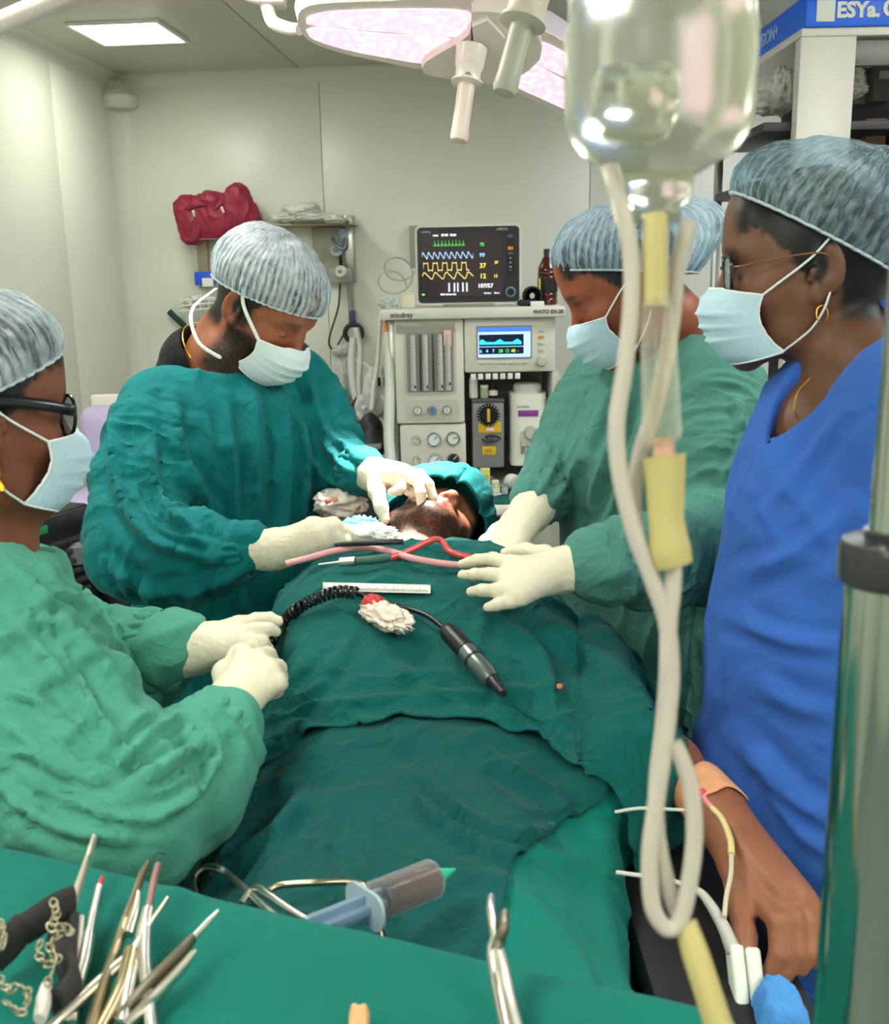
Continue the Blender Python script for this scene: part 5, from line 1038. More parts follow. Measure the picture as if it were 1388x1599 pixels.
# ------------------------------------------------------------------ surgical lamps
m_lamp = mat('lamp_white', 'e9dcd6', rough=.3, coat=.2); m_lamp2 = mat('lamp_lilac', 'd9cfe0', rough=.25, coat=.3)
def led_mat():
    m = bpy.data.materials.new('led_lenses'); m.use_nodes = True; nt = m.node_tree; N = nt.nodes; L = nt.links; b = N['Principled BSDF']
    tc = N.new('ShaderNodeTexCoord'); v = N.new('ShaderNodeTexVoronoi'); v.inputs['Scale'].default_value = 75; L.new(tc.outputs['Object'], v.inputs['Vector'])
    r = N.new('ShaderNodeValToRGB'); e = r.color_ramp.elements; e[0].position = .1; e[0].color = (1, .93, .93, 1); e[1].position = .55; e[1].color = (.86, .50, .62, 1); L.new(v.outputs['Distance'], r.inputs[0])
    L.new(r.outputs[0], b.inputs['Emission Color']); b.inputs['Emission Strength'].default_value = .85; b.inputs['Base Color'].default_value = (.8, .6, .7, 1); b.inputs['Roughness'].default_value = .15; return m
m_led = led_mat()
LN = nrm(A(.05, -.50, -.86)); LC = P(768, 82, 1.98)          # lamp plane: normal points down to the field
def onlamp(px, py, off=0.):
    v = ray(px, py); t = ((LC+LN*off-CAM)@LN)/(v@LN); return CAM+v*t
def plate(name, out, t0, t1, m, parent, bev=.0):
    """flat body whose outline lies in the lamp plane, from height t0 to t1 above it"""
    a = np.array([onlamp(*p) for p in out]); n = len(a); c = a.mean(0)
    V = np.vstack([a-LN*t0, a-LN*(t0+(t1-t0)*.5)+(a-c)*bev, a+(c-a)*bev-LN*t1])
    Fc = [list(range(n)), list(range(2*n, 3*n))[::-1]]+[[k*n+i, k*n+(i+1) % n, (k+1)*n+(i+1) % n, (k+1)*n+i][::-1] for k in (0, 1) for i in range(n)]
    return obj(name, V, Fc, m, parent, 'auto')
SL = thing('surgical_lamp', LC, 'pink glowing surgical lamp head with handle above the patient', 'lamp')
def smooth_out(o, k=4): p, _ = catmull(np.array(o+[o[0]], float), k); return [tuple(q) for q in p[:-1]]
petL = [(464, 34), (470, 16), (500, 6), (600, 2), (740, 1), (742, 60), (672, 104), (655, 108), (600, 97), (530, 82), (480, 62)]
petR = [(800, 70), (845, 48), (905, 82), (960, 112), (965, 205), (900, 186), (840, 160), (775, 128), (770, 112)]
for nm, o in (('lamp_petal', petL), ('lamp_petal', petR)):
    so = smooth_out(o, 3); pt = plate(nm, so, .004, .06, m_lamp2, SL, .04)
    c = np.mean(np.array(so), 0); plate('rim', so, .0, .006, m_lamp, pt)
plate('led_array', smooth_out([(478, 33), (484, 24), (530, 16), (640, 13), (731, 17), (729, 40), (715, 56), (600, 48), (490, 38)], 3), -.003, .004, m_led, SL)
plate('led_array', smooth_out([(478, 46), (500, 42), (600, 52), (708, 60), (666, 84), (658, 97), (600, 88), (540, 76), (490, 60)], 3), -.003, .004, m_led, SL)
plate('led_array', smooth_out([(818, 76), (845, 64), (900, 92), (950, 118), (952, 150), (890, 122), (830, 94)], 3), -.003, .004, m_led, SL)
plate('led_array', smooth_out([(796, 92), (816, 90), (880, 124), (950, 160), (950, 190), (900, 176), (840, 150), (795, 126)], 3), -.003, .004, m_led, SL)
plate('housing', smooth_out([(736, 4), (790, 8), (838, 40), (842, 80), (800, 112), (760, 118), (700, 110), (662, 102), (664, 84), (700, 62), (732, 40)], 2), -.02, .08, m_lamp, SL, .03)
hb = P(733, 100, 1.93); ht = P(716, 222, 1.93); hf_ = axfr(hb, ht-hb); HL = np.linalg.norm(ht-hb)
plate('vent_block', [(736, 20), (760, 10), (788, 40), (780, 66), (742, 70)], -.032, .0, m_lamp, SL, .02)
MB().lathe([(.030, -.03), (.028, .0), (.026, .008), (.024, .012), (.024, .03), (.030, .033), (.030, .037), (.021, .04), (0, .04)], hf_, 30).build('handle_collar', m_lamp, SL)
MB().lathe([(.0165, .038), (.016, HL*.5), (.0165, HL*.8), (.0175, HL*.93), (.015, HL*.985), (.006, HL*1.0), (0, HL*1.005)], hf_, 24).build('handle', mat('handle_pink', 'e8d4cb', rough=.35), SL)
MB().lathe([(.006, 0), (.006, .002), (0, .002)], axfr(hf_((0, 0, .021))+nrm(CAM-hb)*.0245, CAM-hb), 14).build('lock_button', m_grey, SL)
plate('seam', [(735, 22), (738, 22), (738, 58), (735, 58)], -.022, -.018, m_ink, SL)
# suspension: arm curling in from the left, then up to the ceiling
MB().tube([P(468, 46, 2.03), P(448, 44, 2.05), P(426, 34, 2.06), P(418, 12, 2.07)], [.011, .013, .0135, .0135], 14, True, None, None, 6).build('yoke', m_lamp, SL)
jb = P(425, 2, 2.07); MB(Fr(jb, CR, CF, CU)).box((0, 0, .004), (.055, .04, .03), .006).build('joint', m_lamp, SL)
aj = P(405, -2, 2.08); top = A(-.15, 2.5, ZC-.004)
MB().tube([jb+CU*.012, P(395, -6, 2.08), P(340, -40, 2.1)], [.014, .014, .016], 14, True, None, None, 4).build('arm', m_lamp, SL)
ab = P(340, -40, 2.1); MB().tube([ab, A(ab[0], ab[1], ab[2]+.06), A(ab[0]+.0, ab[1]+.0, ZC-.03)], [.022, .02, .02], 16).build('drop_tube', m_lamp, SL)
MB().lathe([(.03, -.05), (.08, -.03), (.09, 0), (0, 0)], Fr(A(ab[0], ab[1], ZC)), 28).build('ceiling_cup', m_lamp, SL)
# LED light of the lamp head
sd_ = bpy.data.lights.new('lamp_beam', 'SPOT'); sd_.energy = SPOT_POWER; sd_.color = (1, .86, .78); sd_.spot_size = math.radians(24); sd_.spot_blend = .75; sd_.shadow_soft_size = .10
so_ = bpy.data.objects.new('lamp_beam', sd_); COL.objects.link(so_); tgt = P(632, 788, 1.86); src = LC+LN*.05-A(.12, .0, 0)
so_.parent = SL; so_.location = Vector(tuple(src-LC)); so_.rotation_euler = Vector(tuple(tgt-src)).to_track_quat('-Z', 'Y').to_euler()
# second lamp, nearer, only its handle hangs into view
S2 = thing('surgical_lamp', P(830, -40, 1.55), 'shade-coloured sterile handle of the nearer surgical lamp at the top edge', 'lamp')
b2 = P(828, -8, 1.55); e2 = P(786, 148, 1.55); h2 = axfr(b2, e2-b2); H2 = np.linalg.norm(e2-b2)
MB().lathe([(.018, .045), (.0175, H2*.5), (.018, H2*.8), (.0195, H2*.93), (.016, H2*.985), (.006, H2*1.0), (0, H2*1.005)], h2, 26).build('handle', mat('handle_shade_grey', 'a9a89a', rough=.4), S2)  # grey-green base colour stands in for the shade on this handle
MB().lathe([(.036, -.03), (.033, -.01), (.030, .0), (.030, .036), (.036, .04), (.036, .045), (.022, .05), (0, .05)], h2, 30).build('handle_collar', mat('collar_warm', 'c9bfb0', rough=.35), S2)
MB().lathe([(.0, -.215), (.15, -.21), (.19, -.19), (.19, -.17), (.17, -.16), (.04, -.155), (.034, -.03), (0, -.03)], h2, 40).build('head', m_lamp2, S2)
hd_ = h2((0, 0, -.21)); MB().tube([hd_, hd_+A(.0, .0, .1), A(hd_[0], hd_[1], ZC)], .022, 14).build('drop_tube', m_lamp, S2)
# pale boom crossing the upper left corner
bm_ = thing('ceiling_boom', A(-1.2, 1.7, ZC), 'pale boom arm cutting across the top left corner', 'boom')
MB().tube([P(-60, 62, 1.7), P(0, 36, 1.7), P(90, -4, 1.7), P(200, -60, 1.72)], .017, 16, True, None, None, 3).build('arm', m_lamp, bm_)
pe = P(200, -60, 1.72); MB().tube([pe, A(pe[0], pe[1], ZC)], .022, 14).build('post', m_lamp, bm_)
# ------------------------------------------------------------------ back wall: shelf, pouches, gas panel, hanging tubes
DW = 4.62
def W_(px, py, off=0.): return Py(px, py, YB-off)
def wbox(x0, y0, x1, y1, d0, d1, m, name, parent, bev=.004):
    """box on the back wall from photo pixels, standing out from d0 to d1 (m)"""
    a = W_(x0, y1, d1); b = W_(x1, y0, d1); return MB().box(((a[0]+b[0])/2, YB-(d0+d1)/2, (a[2]+b[2])/2), (abs(b[0]-a[0]), d1-d0, abs(b[2]-a[2])), bev).build(name, m, parent)
m_wood = mat('shelf_laminate', 'b5a98c', rough=.5, noise=.08, nscale=12.)
m_film = glass('film_pack', 'e9ece8', .25, .35)
SH_ = thing('wall_shelf', W_(430, 352, .12), 'narrow wall shelf with side brackets holding pouches and packs', 'shelf')
wbox(398, 349, 548, 353, 0, .20, m_wood, 'shelf_board', SH_, .003); wbox(300, 371, 398, 374, 0, .16, m_wood, 'shelf_board', SH_, .002); wbox(541, 336, 550, 440, 0, .05, mat('alu', 'b9b7b1'), 'bracket', SH_, .002); wbox(311, 372, 322, 450, 0, .03, m_wood, 'bracket', SH_, .002)
def pouch(px, py, w, h, label, seed, tilt):
    c = W_(px, py, .13); t = thing('pouch', c-A(0, 0, h/2), label, 'pouch', 'burgundy zip pouches')
    fr = Fr(c, (math.cos(tilt), 0, math.sin(tilt)), (0, 1, 0), (-math.sin(tilt), 0, math.cos(tilt)))
    F = SDF(c-.2, c+.2, .005); e = lambda p, q, r: F.cap(fr(p), fr(q), r, r, .03)
    for zz in (-h*.32, 0, h*.32): F.cap(fr((-w*.36, 0, zz)), fr((w*.36, 0, zz)), .04, .04, .04)
    for sx in (-1, 1): F.cap(fr((sx*w*.38, 0, -h*.36)), fr((sx*w*.38, 0, h*.36)), .036, .036, .03)
    V, Q = F.mesh(1); N = vnormals(V, Q); V = V+N*((ridge(V*A(16, 16, 9)+2*fbm(V*8, seed, 2)[:, None], seed, 3)-.35)*.014)[:, None]
    obj('bag', V, Q, mat('burgundy_fabric', '93203f', rough=.5, noise=.1, nscale=20., bump=.2, bscale=60.), t)
    MB(fr).tube([(-w*.42, -.04, h*.18), (0, -.046, h*.26), (w*.42, -.04, h*.2)], .0035, 6, True, None, None, 5).build('zip', mat('zip_dark', '5f1428', rough=.5), t)
    MB(fr).box((-w*.1, -.054, h*.1), (.012, .008, .03), .003).build('zip_pull', mat('zip_silver', 'c9c6c2', rough=.3, metal=1.), t)
pouch(316, 340, .175, .175, 'burgundy zip pouch at the left end of the wall shelf', 3, .18)
pouch(361, 332, .165, .155, 'burgundy zip pouch leaning right against its twin on the shelf', 5, .42)
for i, (px, py, sx, sz, sd_s) in enumerate(((472, 328, .075, .028, 5), (492, 340, .085, .018, 9), (448, 341, .07, .018, 13), (522, 343, .05, .018, 17))):
    tag(crumple('sterile_pack', W_(px, py, .10), (sx, .06, sz), mat('pack_white', 'd9dcd4', rough=.55, noise=.05, nscale=20.), None, sd_s, amp=.5), ['topmost crumpled white sterile pack heaped on the wall shelf', 'flat white sterile pack under the heap on the shelf', 'left white sterile pack on the wall shelf', 'small white sterile pack at the right shelf end'][i], 'pack', 'white packs on the wall shelf')
GP = thing('gas_panel', W_(528, 440, .05), 'grey wall panel with suction regulator and round white gauge', 'panel')
wbox(490, 354, 541, 441, 0, .03, mat('panel_grey', 'a7a598', rough=.4, noise=.04, nscale=10.), 'back_plate', GP); wbox(512, 418, 548, 442, .03, .10, mat('reg_grey', '9a9890', rough=.4), 'regulator_box', GP, .006)
for px, py, r, c, nm in ((533, 424, .026, 'e4e3dc', 'vacuum_dial'), (526, 390, .032, 'c4c8c8', 'suction_valve'), (538, 368, .018, '9fb2cc', 'outlet_socket')):
    wf = Fr(W_(px, py, .10 if nm == 'vacuum_dial' else .035), (1, 0, 0), (0, 0, 1), (0, -1, 0)); g = MB().lathe([(r, 0), (r, .03), (r*.85, .036), (r*.8, .03), (0, .03)], wf, 26).build(nm, mat('wp_'+c, c, rough=.3), GP)
    MB().lathe([(r*.35, .03), (r*.35, .045), (0, .045)], wf, 16).build('hub', m_grey, g)
MB().tube([W_(519, 372, .06), W_(524, 382, .08), W_(536, 388, .08), W_(540, 372, .06)], .009, 10, True, None, None, 5).build('valve_pipe', mat('pipe_blue', '8fa2b8', rough=.25, metal=.6), GP)
wbox(529, 356, 538, 368, .03, .06, mat('clip_lavender', 'a9b6d8', rough=.5), 'clip', GP); MB().tube([W_(531, 398, .05), W_(532, 410, .06), W_(533, 416, .09)], .008, 8).build('lever', m_dark, GP)
tag(MB().tube([W_(531, 443, .05), W_(528, 480, .05), W_(516, 520, .05), W_(514, 538, .05), W_(522, 545, .05), W_(532, 530, .05), W_(541, 512, .05)], .0045, 8, True, None, None, 6).build('cable', mat('cable_dark', '3f403a', rough=.5)), 'thin dark cable hanging in a loop below the gas panel', 'cable')
CO = thing('cable_coil', W_(552, 535, .06), 'black coiled cable ring hanging on the wall', 'cable')
for k in range(3): MB().tube([W_(552+(14-k*.8)*math.cos(t), 520+(14-k*.8)*math.sin(t), .05+.012*k) for t in np.linspace(0, 2*math.pi, 30)], .009, 8, False).build('loop', mat('cable_black', '1d1e20', rough=.5), CO)
MB().tube([W_(545, 445, .03), W_(547, 470, .03), W_(549, 505, .035)], .012, 10).build('hanger', mat('hanger_grey', '8d8f88', rough=.4), CO); wbox(545, 485, 553, 506, .03, .07, mat('tag_navy', '3a4668', rough=.5), 'tag', CO)
# breathing hoses and bags that hang beside the machine
m_hose = mat('hose_clear', 'cfd3cd', rough=.3, spec=.6)
def hose(pts, r, label, name='breathing_hose', m=m_hose, cat='hose', grp=None, rings=True):
    p, _ = catmull(np.array(pts), 8 if not rings else 18); n = len(p)
    rr = [r*(1+.10*(k % 2)) for k in range(n)] if rings else r
    return tag(MB().tube(p, rr, 10).build(name, m), label, cat, grp)
dh = 4.2
hose(PP([(552, 528, dh), (549, 570, dh), (556, 620, dh), (575, 650, dh), (592, 640, dh)]), .016, 'corrugated pale hose hanging below the cable coil')
hose(PP([(556, 512, dh), (563, 550, dh), (560, 600, dh), (566, 645, dh)]), .012, 'second clear hose crossing in front of the coil')
hose(PP([(602, 468, 4.0), (594, 500, 4.0), (590, 560, 4.0), (584, 600, 4.0), (580, 640, 4.0)]), .009, 'slim clear line hanging from the left shelf end', rings=False)
hose(PP([(607, 520, 3.95), (609, 600, 3.93), (607, 680, 3.92), (612, 740, 3.9)]), .020, 'long pale corrugated hose along the machine side')
hose(PP([(545, 560, dh), (570, 568, dh), (585, 580, dh), (600, 576, dh)]), .007, 'white wire hook bar holding hoses beside the machine', 'hook_bar', m_white, 'hook', rings=False)
for i, (px, py, w, h, d, sd_s) in enumerate(((538, 590, .045, .14, 4.3, 3), (590, 612, .05, .13, 4.1, 7), (572, 640, .04, .09, 4.15, 11), (533, 548, .04, .035, 4.3, 15))):
    tag(crumple('plastic_bag', W_(px, py, .05) if d > 4.25 else P(px, py, d), (w, .045, h/1.4), m_film, None, sd_s, amp=.45), ['tall clear plastic bag hanging behind the surgeon\'s shoulder', 'clear plastic bag hanging at the machine\'s left side', 'small clear plastic bag low between hoses', 'small clear packet above the hanging bag'][i], 'bag', 'clear bags beside the machine')
for k, px in enumerate((583, 592, 601)): tag(MB(Fr(P(px, 596, 4.03), _r, A(-_r[1], _r[0], 0), (0, 0, 1))).box((0, 0, 0), (.010, .006, .034), .002).build('dark_clip', m_dark), ['leftmost', 'middle', 'rightmost'][k]+' of three dark clips on the hanging bags', 'clip', 'dark clips')
tag(crumple('cloth_strip', P(603, 518, 3.95), (.012, .012, .05), mat('strip_peach', 'dba078', rough=.8), None, 5, amp=.4), 'peach rubber strip hanging from the left shelf corner', 'strip')
F = SDF(P(575, 690, 4.0)-.2, P(575, 690, 4.0)+.2, .006); c0 = P(578, 668, 4.05); F.cap(c0, c0+A(.0, 0, -.05), .05, .075, .03); F.cap(c0+A(0, 0, .04), c0, .02, .03, .02); V, Q = F.mesh(1)
tag(obj('reservoir_bag', V, Q, mat('rubber_black', '1f2022', rough=.45)), 'black rubber reservoir bag hanging left of the gauges', 'bag')
tag(crumple('face_hood', P(560, 648, 4.2), (.03, .02, .07), mat('rubber_black', '1f2022'), None, 8, amp=.3), 'black rubber mask strap hanging behind the reservoir bag', 'strap')
SR = thing('suction_unit', P(575, 745, 4.1)*A(1, 1, 0), 'dark suction unit on the floor left of the machine', 'unit')
sf = Fr(P(556, 745, 4.15)*A(1, 1, 0), _r, A(-_r[1], _r[0], 0), (0, 0, 1)); zt_ = float(P(572, 690, 4.1)[2])
MB(sf).box((0, 0, zt_/2), (.2, .22, zt_-.02), .02).build('body', mat('unit_dark', '2b2c31', rough=.4), SR); MB(sf).box((0, -.02, zt_), (.23, .26, .02), .006).build('rim', mat('unit_grey', '8d8c88', rough=.35), SR)
for k in range(4): MB(sf).box((-.05+.035*k, -.112, zt_-.09), (.022, .006, .06), .002).build('slot', m_dark, SR)
# blue clip bin, wire basket and green stem behind the surgeon
BN = thing('clip_bin', W_(318, 452, .06), 'small bright blue holder on the wall behind the surgeon', 'holder'); wbox(304, 424, 330, 446, 0, .08, mat('bin_blue', '1f58d8', rough=.4), 'cup', BN, .006); wbox(316, 434, 332, 448, .08, .09, m_white, 'paper_note', BN, .001)
BK = thing('wire_basket', W_(310, 495, .1), 'white wire basket with film wrap behind the surgeon\'s neck', 'basket')
for k in range(3): MB().tube([W_(281, 470+8*k, .02), W_(281, 470+8*k, .16), W_(345, 464+8*k, .16), W_(345, 464+8*k, .02)], .004, 7).build('wire', m_white, BK)
for k in range(5): MB().tube([W_(284+14*k, 468, .16), W_(285+14*k, 492, .15), W_(285+14*k, 494, .03)], .003, 6).build('wire', m_white, BK)
tag(crumple('film_wrap', W_(312, 472, .09), (.07, .04, .03), m_film, None, 21, amp=.5), 'crumpled clear film lying in the wire basket', 'wrapper')
tag(MB().tube([W_(264, 486, .02), W_(275, 497, .02), W_(300, 520, .02)], .014, 10).build('tube_end', mat('green_dark', '163a36', rough=.5)), 'dark green rod end showing behind the surgeon\'s shoulder', 'rod')
wbox(640, 352, 652, 398, 0, .05, mat('bracket_grey', '9a9c95'), 'monitor_bracket', None); tag(bpy.data.objects['monitor_bracket'], 'grey bracket on the wall just left of the monitor', 'bracket')

# ------------------------------------------------------------------ left side: lavender chair and black vented cabinet
CH = thing('dental_chair', P(150, 900, 3.3)*A(1, 1, 0), 'lavender upholstered treatment chair behind the surgeon', 'chair')
m_lav = mat('lavender_vinyl', 'b8a8d0', rough=.45)
cf_ = Fr(P(178, 800, 3.2)*A(1, 1, 0), _r, A(-_r[1], _r[0], 0), (0, 0, 1)); zz = lambda py: float(P(178, py, 3.2)[2])
def pad(x0, x1, z0, z1, y0, y1, nm, m=m_lav, b=.035): return MB(cf_).box(((x0+x1)/2, (y0+y1)/2, (z0+z1)/2), (x1-x0, y1-y0, z1-z0), b, seg=4).build(nm, m, CH)
pad(-.075, .40, zz(738), zz(628), -.05, .05, 'back_cushion', b=.045); pad(-.08, .40, zz(792), zz(750), -.30, .10, 'seat_cushion'); pad(-.04, .06, zz(630), zz(612), 0, .03, 'head_bracket', m_cream, .006)
MB(cf_).tube([(-.13, -.3, zz(775)), (-.125, -.15, zz(778)), (-.10, .0, zz(782)), (-.06, .1, zz(790))], .024, 12, True, None, None, 5).build('armrest', mat('arm_grey', '6d6b70', rough=.4), CH)
MB(cf_).lathe([(.0, -.08), (.05, -.075), (.09, -.05), (.10, .0), (.085, .012), (0, .012)], Fr(cf_((-.03, -.3, zz(806))), *cf_.R), 24).build('spittoon', mat('bowl_grey', '77767a', rough=.25), CH)
pad(-.06, .3, .02, zz(800), -.2, .2, 'pedestal', mat('pedestal_dark', '2a2a2e', rough=.5), .02)
VC = thing('vented_cabinet', P(95, 900, 2.75)*A(1, 1, 0), 'black cabinet with perforated grille by the left wall', 'cabinet')
va, vb = P(-20, 846, 2.55), P(138, 774, 2.88); va[2] = vb[2] = (va[2]+vb[2])/2; dv = nrm((vb-va)*A(1, 1, 0)); vf = Fr(va*A(1, 1, 0), dv, A(-dv[1], dv[0], 0), (0, 0, 1)); VL = np.linalg.norm((vb-va)[:2]); vz = va[2]
MB(vf).box((VL/2, .15, vz/2), (VL, .3, vz), .01).build('body', mat('cabinet_black', '131416', rough=.35), VC)
MB(vf).box((VL*.5, -.004, vz-.03), (VL*.98, .012, .05), .003).build('top_rail', mat('cabinet_black2', '1e2022', rough=.3), VC); MB(vf).box((VL*.45, -.012, vz-.032), (.05, .004, .022), .001).build('green_label', mat('green_badge', '1f8a56', rough=.4), VC)
gr_ = None
for i in range(16):
    for j in range(9):
        if gr_ is None: gr_ = MB(vf).box((VL*.12, -.004, vz-.085), (.026, .012, .014), .002).build('grille_rib', mat('grille_grey', '34363a', rough=.4), VC)
        else: copy_obj(gr_, VC, vf.R[0]*i*(VL*.8/16)-A(0, 0, 1)*j*.03)

# ------------------------------------------------------------------ storage rack at the right with blue box
RK = thing('storage_rack', P(1300, 800, 2.7)*A(1, 1, 0), 'storage rack with white corner board and dark shelves at right', 'rack')
c0 = P(1238, 300, 2.6); rf = Fr(A(c0[0], c0[1], 0), _r, A(-_r[1], _r[0], 0), (0, 0, 1)); RW, RD = .9, .5
rz = lambda py, d=2.6: float(P(1280, py, d)[2])
m_rk = mat('rack_white', 'ddd6d0', rough=.4); m_rg = mat('rack_grey', '6f6d6a', rough=.45, metal=.3); m_rd = mat('rack_dark', '3b3c40', rough=.5)
zt2 = rz(68)
MB(rf).box((.069, .012, zt2/2), (.138, .02, zt2), .003).build('corner_board', m_rk, RK); MB(rf).box((.008, .035, zt2/2), (.012, .03, zt2), .003).build('side_board', m_rk, RK)
MB(rf).box((RW/2, RD/2, zt2+.01), (RW, RD, .02), .003).build('top_shelf', m_rk, RK)
for zq in (rz(196), rz(285), rz(285)-.35, rz(285)-.7, .15): MB(rf).box((RW/2-.04, RD/2+.03, zq), (RW+.06, RD-.03, .022), .003).build('shelf', m_rd, RK)
MB(rf).box((.5, .02, rz(92)), (.74, .02, .06), .003).build('front_rail', m_rg, RK)
for x, y in ((-.06, RD), (RW-.01, RD), (RW-.01, .02)): MB(rf).box((x, y, zt2/2), (.022, .022, zt2), .003).build('post', m_steel, RK)
MB(rf).box((RW/2+.05, RD+.015, zt2/2+.2), (RW-.15, .01, zt2-.5), .002).build('interior_shade_sheet', m_rd, RK)  # added dark sheet standing in for the shade inside the rack
BB = thing('blue_box', rf((.4, .2, zt2+.02)), 'bright blue carton with white lettering on top of the rack', 'box')
bz0, bz1 = zt2+.02, rz(8); m_bb = mat('carton_blue', '0a6af0', rough=.4)
MB(rf).box((.43, .22, (bz0+bz1)/2), (.85, .46, bz1-bz0), .003).build('carton', m_bb, BB)
wl_ = MB(rf).box((.052, -.0115, (bz0+bz1)/2), (.045, .002, (bz1-bz0)*.72), .0005).build('white_panel', m_lab, BB)
bfz = Fr(rf((.0, -.0128, bz0+.02)), rf.R[0], rf.R[2], -rf.R[1])
text('lettering', 'ESYa.', .048, Fr(bfz((.078, 0, 0)), *bfz.R), m_lab, BB, .0008, bold=.002)
text('lettering', 'CIOTh', .055, Fr(bfz((.19, 0, 0)), *bfz.R), m_lab, BB, .0008, bold=.002)
sfz = Fr(rf((.003, .40, bz0+.022)), -rf.R[1], rf.R[2], -rf.R[0]); text('side_lettering', 'FUSION+', .05, sfz, mat('print_pale', 'bcd6f2', rough=.5), BB, .0008)
for i, (px, py, d, r) in enumerate(((1205, 152, 2.85, (.06, .06, .04)), (1222, 142, 2.8, (.03, .05, .055)), (1198, 168, 2.8, (.05, .05, .018)), (1328, 128, 2.75, (.03, .05, .04)), (1335, 140, 2.75, (.028, .04, .02)))):
    tag(crumple('supply_pack', P(px, py, d), r, mat('pack_paper', 'd6d9cf', rough=.7, noise=.05, nscale=20.), None, 40+i*3, amp=.4), ['crumpled pale pack on the upper rack shelf left of the board', 'upright folded white pack touching the white board', 'flat white pack lowest on the upper rack shelf', 'white pack just right of the white board', 'small white pack under the one right of the board'][i], 'pack', 'packs on the rack shelves')
for i, (px, py, d, c) in enumerate(((1350, 135, 2.85, '77716c'), (1378, 130, 2.8, '5c5a5a'), (1365, 215, 2.75, '7a5a4c'))):
    bx_ = thing('carton', P(px, py+40, d), ['grey carton on the upper rack shelf', 'dark carton at the right end of the upper rack shelf', 'brown carton on the lower rack shelf'][i], 'box')
    MB(Fr(P(px, py, d), _r, A(-_r[1], _r[0], 0), (0, 0, 1))).box((0, .05, 0), (.055, .12, .095), .002).build('box', mat('crt_'+c, c, rough=.7), bx_); MB(Fr(P(px, py, d), _r, A(-_r[1], _r[0], 0), (0, 0, 1))).box((0, -.0105, .02), (.03, .001, .02)).build('label', mat('crt_label', 'b3aaa2', rough=.7), bx_)
for i in range(5):
    p = P(1205-3*i, 236+9*i, 2.8); ob_ = MB(Fr(p, nrm(_r*math.cos(.1*i)+A(0, 0, .12)), A(-_r[1], _r[0], 0), (0, 0, 1))).box((.0, .0, 0), (.12-.01*i, .09, .009), .004).build('folded_drape', mat('drape_offwhite', 'cfccbd', rough=.8, noise=.05, nscale=20.))
    tag(ob_, ['topmost', 'second', 'middle', 'fourth', 'lowest'][i]+' folded off-white packet in the lower rack stack', 'packet', 'stack of folded packets')
# ------------------------------------------------------------------ things lying on the drapes
m_chrome = mat('instrument_steel', 'd8d3ca', rough=.34, metal=1., noise=.06, nscale=60.); m_chrome2 = mat('instrument_brass', 'b9a888', rough=.35, metal=1., noise=.1, nscale=60.)
# ruler
RU = thing('ruler', Pd(588, 918), 'short white paper ruler lying across the chest drape', 'ruler')
ra, rb_ = Pd(504, 915, .006), Pd(673, 919, .006); ru = nrm(rb_-ra); rl = np.linalg.norm(rb_-ra); rup = nrm(np.cross(ru, nrm(A(AXD[0], AXD[1], .15)))); rup = rup if rup[2] > 0 else -rup
rfr = Fr(ra, ru, np.cross(rup, ru), rup)
nb_ = 18; V = []
for i in range(nb_+1):
    for y0_, y1_ in ((922, 926), (909, 913)): V.append(Pd(504+168*i/nb_, y0_+(y1_-y0_)*i/nb_, .004))
o = obj('strip', V, [[2*i, 2*i+2, 2*i+3, 2*i+1] for i in range(nb_)], mat('ruler_white', 'e6e2da', rough=.6), RU, True); o.modifiers.new('s', 'SOLIDIFY').thickness = .0012
tk = MB(); 
for k in range(60):
    u_ = (k+1)/62*nb_; i_ = min(int(u_), nb_-1); f_ = u_-i_; p = np.asarray(V[2*i_])*(1-f_)+np.asarray(V[2*i_+2])*f_; q = np.asarray(V[2*i_+1])*(1-f_)+np.asarray(V[2*i_+3])*f_; lf_ = A(0, 0, .0012)
    q = p+(q-p)*(.5 if k % 5 == 0 else .3)+lf_; p = p+(q-p)*.1+lf_
    tk.tube([p, q], .00035, 4)
tk.build('scale_marks', m_ink, o)
# suction tubes, handpieces and pen near the neck
def ptube(pts, r, sub=7, seg=10, m=None): return MB().tube(pts, r, seg, True, None, None, sub)
m_pink = mat('tube_pink', 'd9979a', rough=.25, spec=.6, noise=.05, nscale=20.); m_red = mat('tube_red', 'c04a48', rough=.25, spec=.6)
def Pq(px, py, lift=.008): return Pd(px, py, lift)
def lay(l, lift=.007):
    out = []
    for px, py, *z in l: out.append(Pd(px, py, lift+(z[0] if z else 0)))
    return out
tag(ptube(lay([(447, 880), (480, 872), (520, 861), (565, 855), (605, 860), (645, 872), (700, 881), (760, 884)]), .0052).build('suction_tube', m_pink), 'pale pink suction tube running across below the chin', 'tube')
ST = thing('suction_tip', Pd(640, 868), 'red suction tube with green grip beside the chin', 'instrument')
ptube(lay([(608, 872), (640, 860), (668, 846), (684, 842), (694, 850), (704, 862), (740, 872), (775, 878)], .008), .0050).build('tube', m_red, ST)
q = lay([(556, 876), (584, 874), (610, 870)], .012); MB().tube(q, [.0062, .007, .0062], 12).build('grip', mat('grip_green', '2e5a50', rough=.5), ST)
q = lay([(532, 878), (556, 876)], .012); MB().tube(q, [.0075, .0075], 12).build('ferrule', m_chrome, ST); q = lay([(498, 882), (532, 878)], .012); MB().tube(q, [.002, .0026], 8).build('metal_tip', m_chrome, ST)
q = lay([(524, 851, .012), (560, 848, .012), (630, 846, .012)]); PN = tag(MB().tube(q, [.003, .005, .0042], 12).build('marker_pen', mat('pen_black', '23232a', rough=.35)), 'dark slim pen handle lying over the neck edge', 'pen')
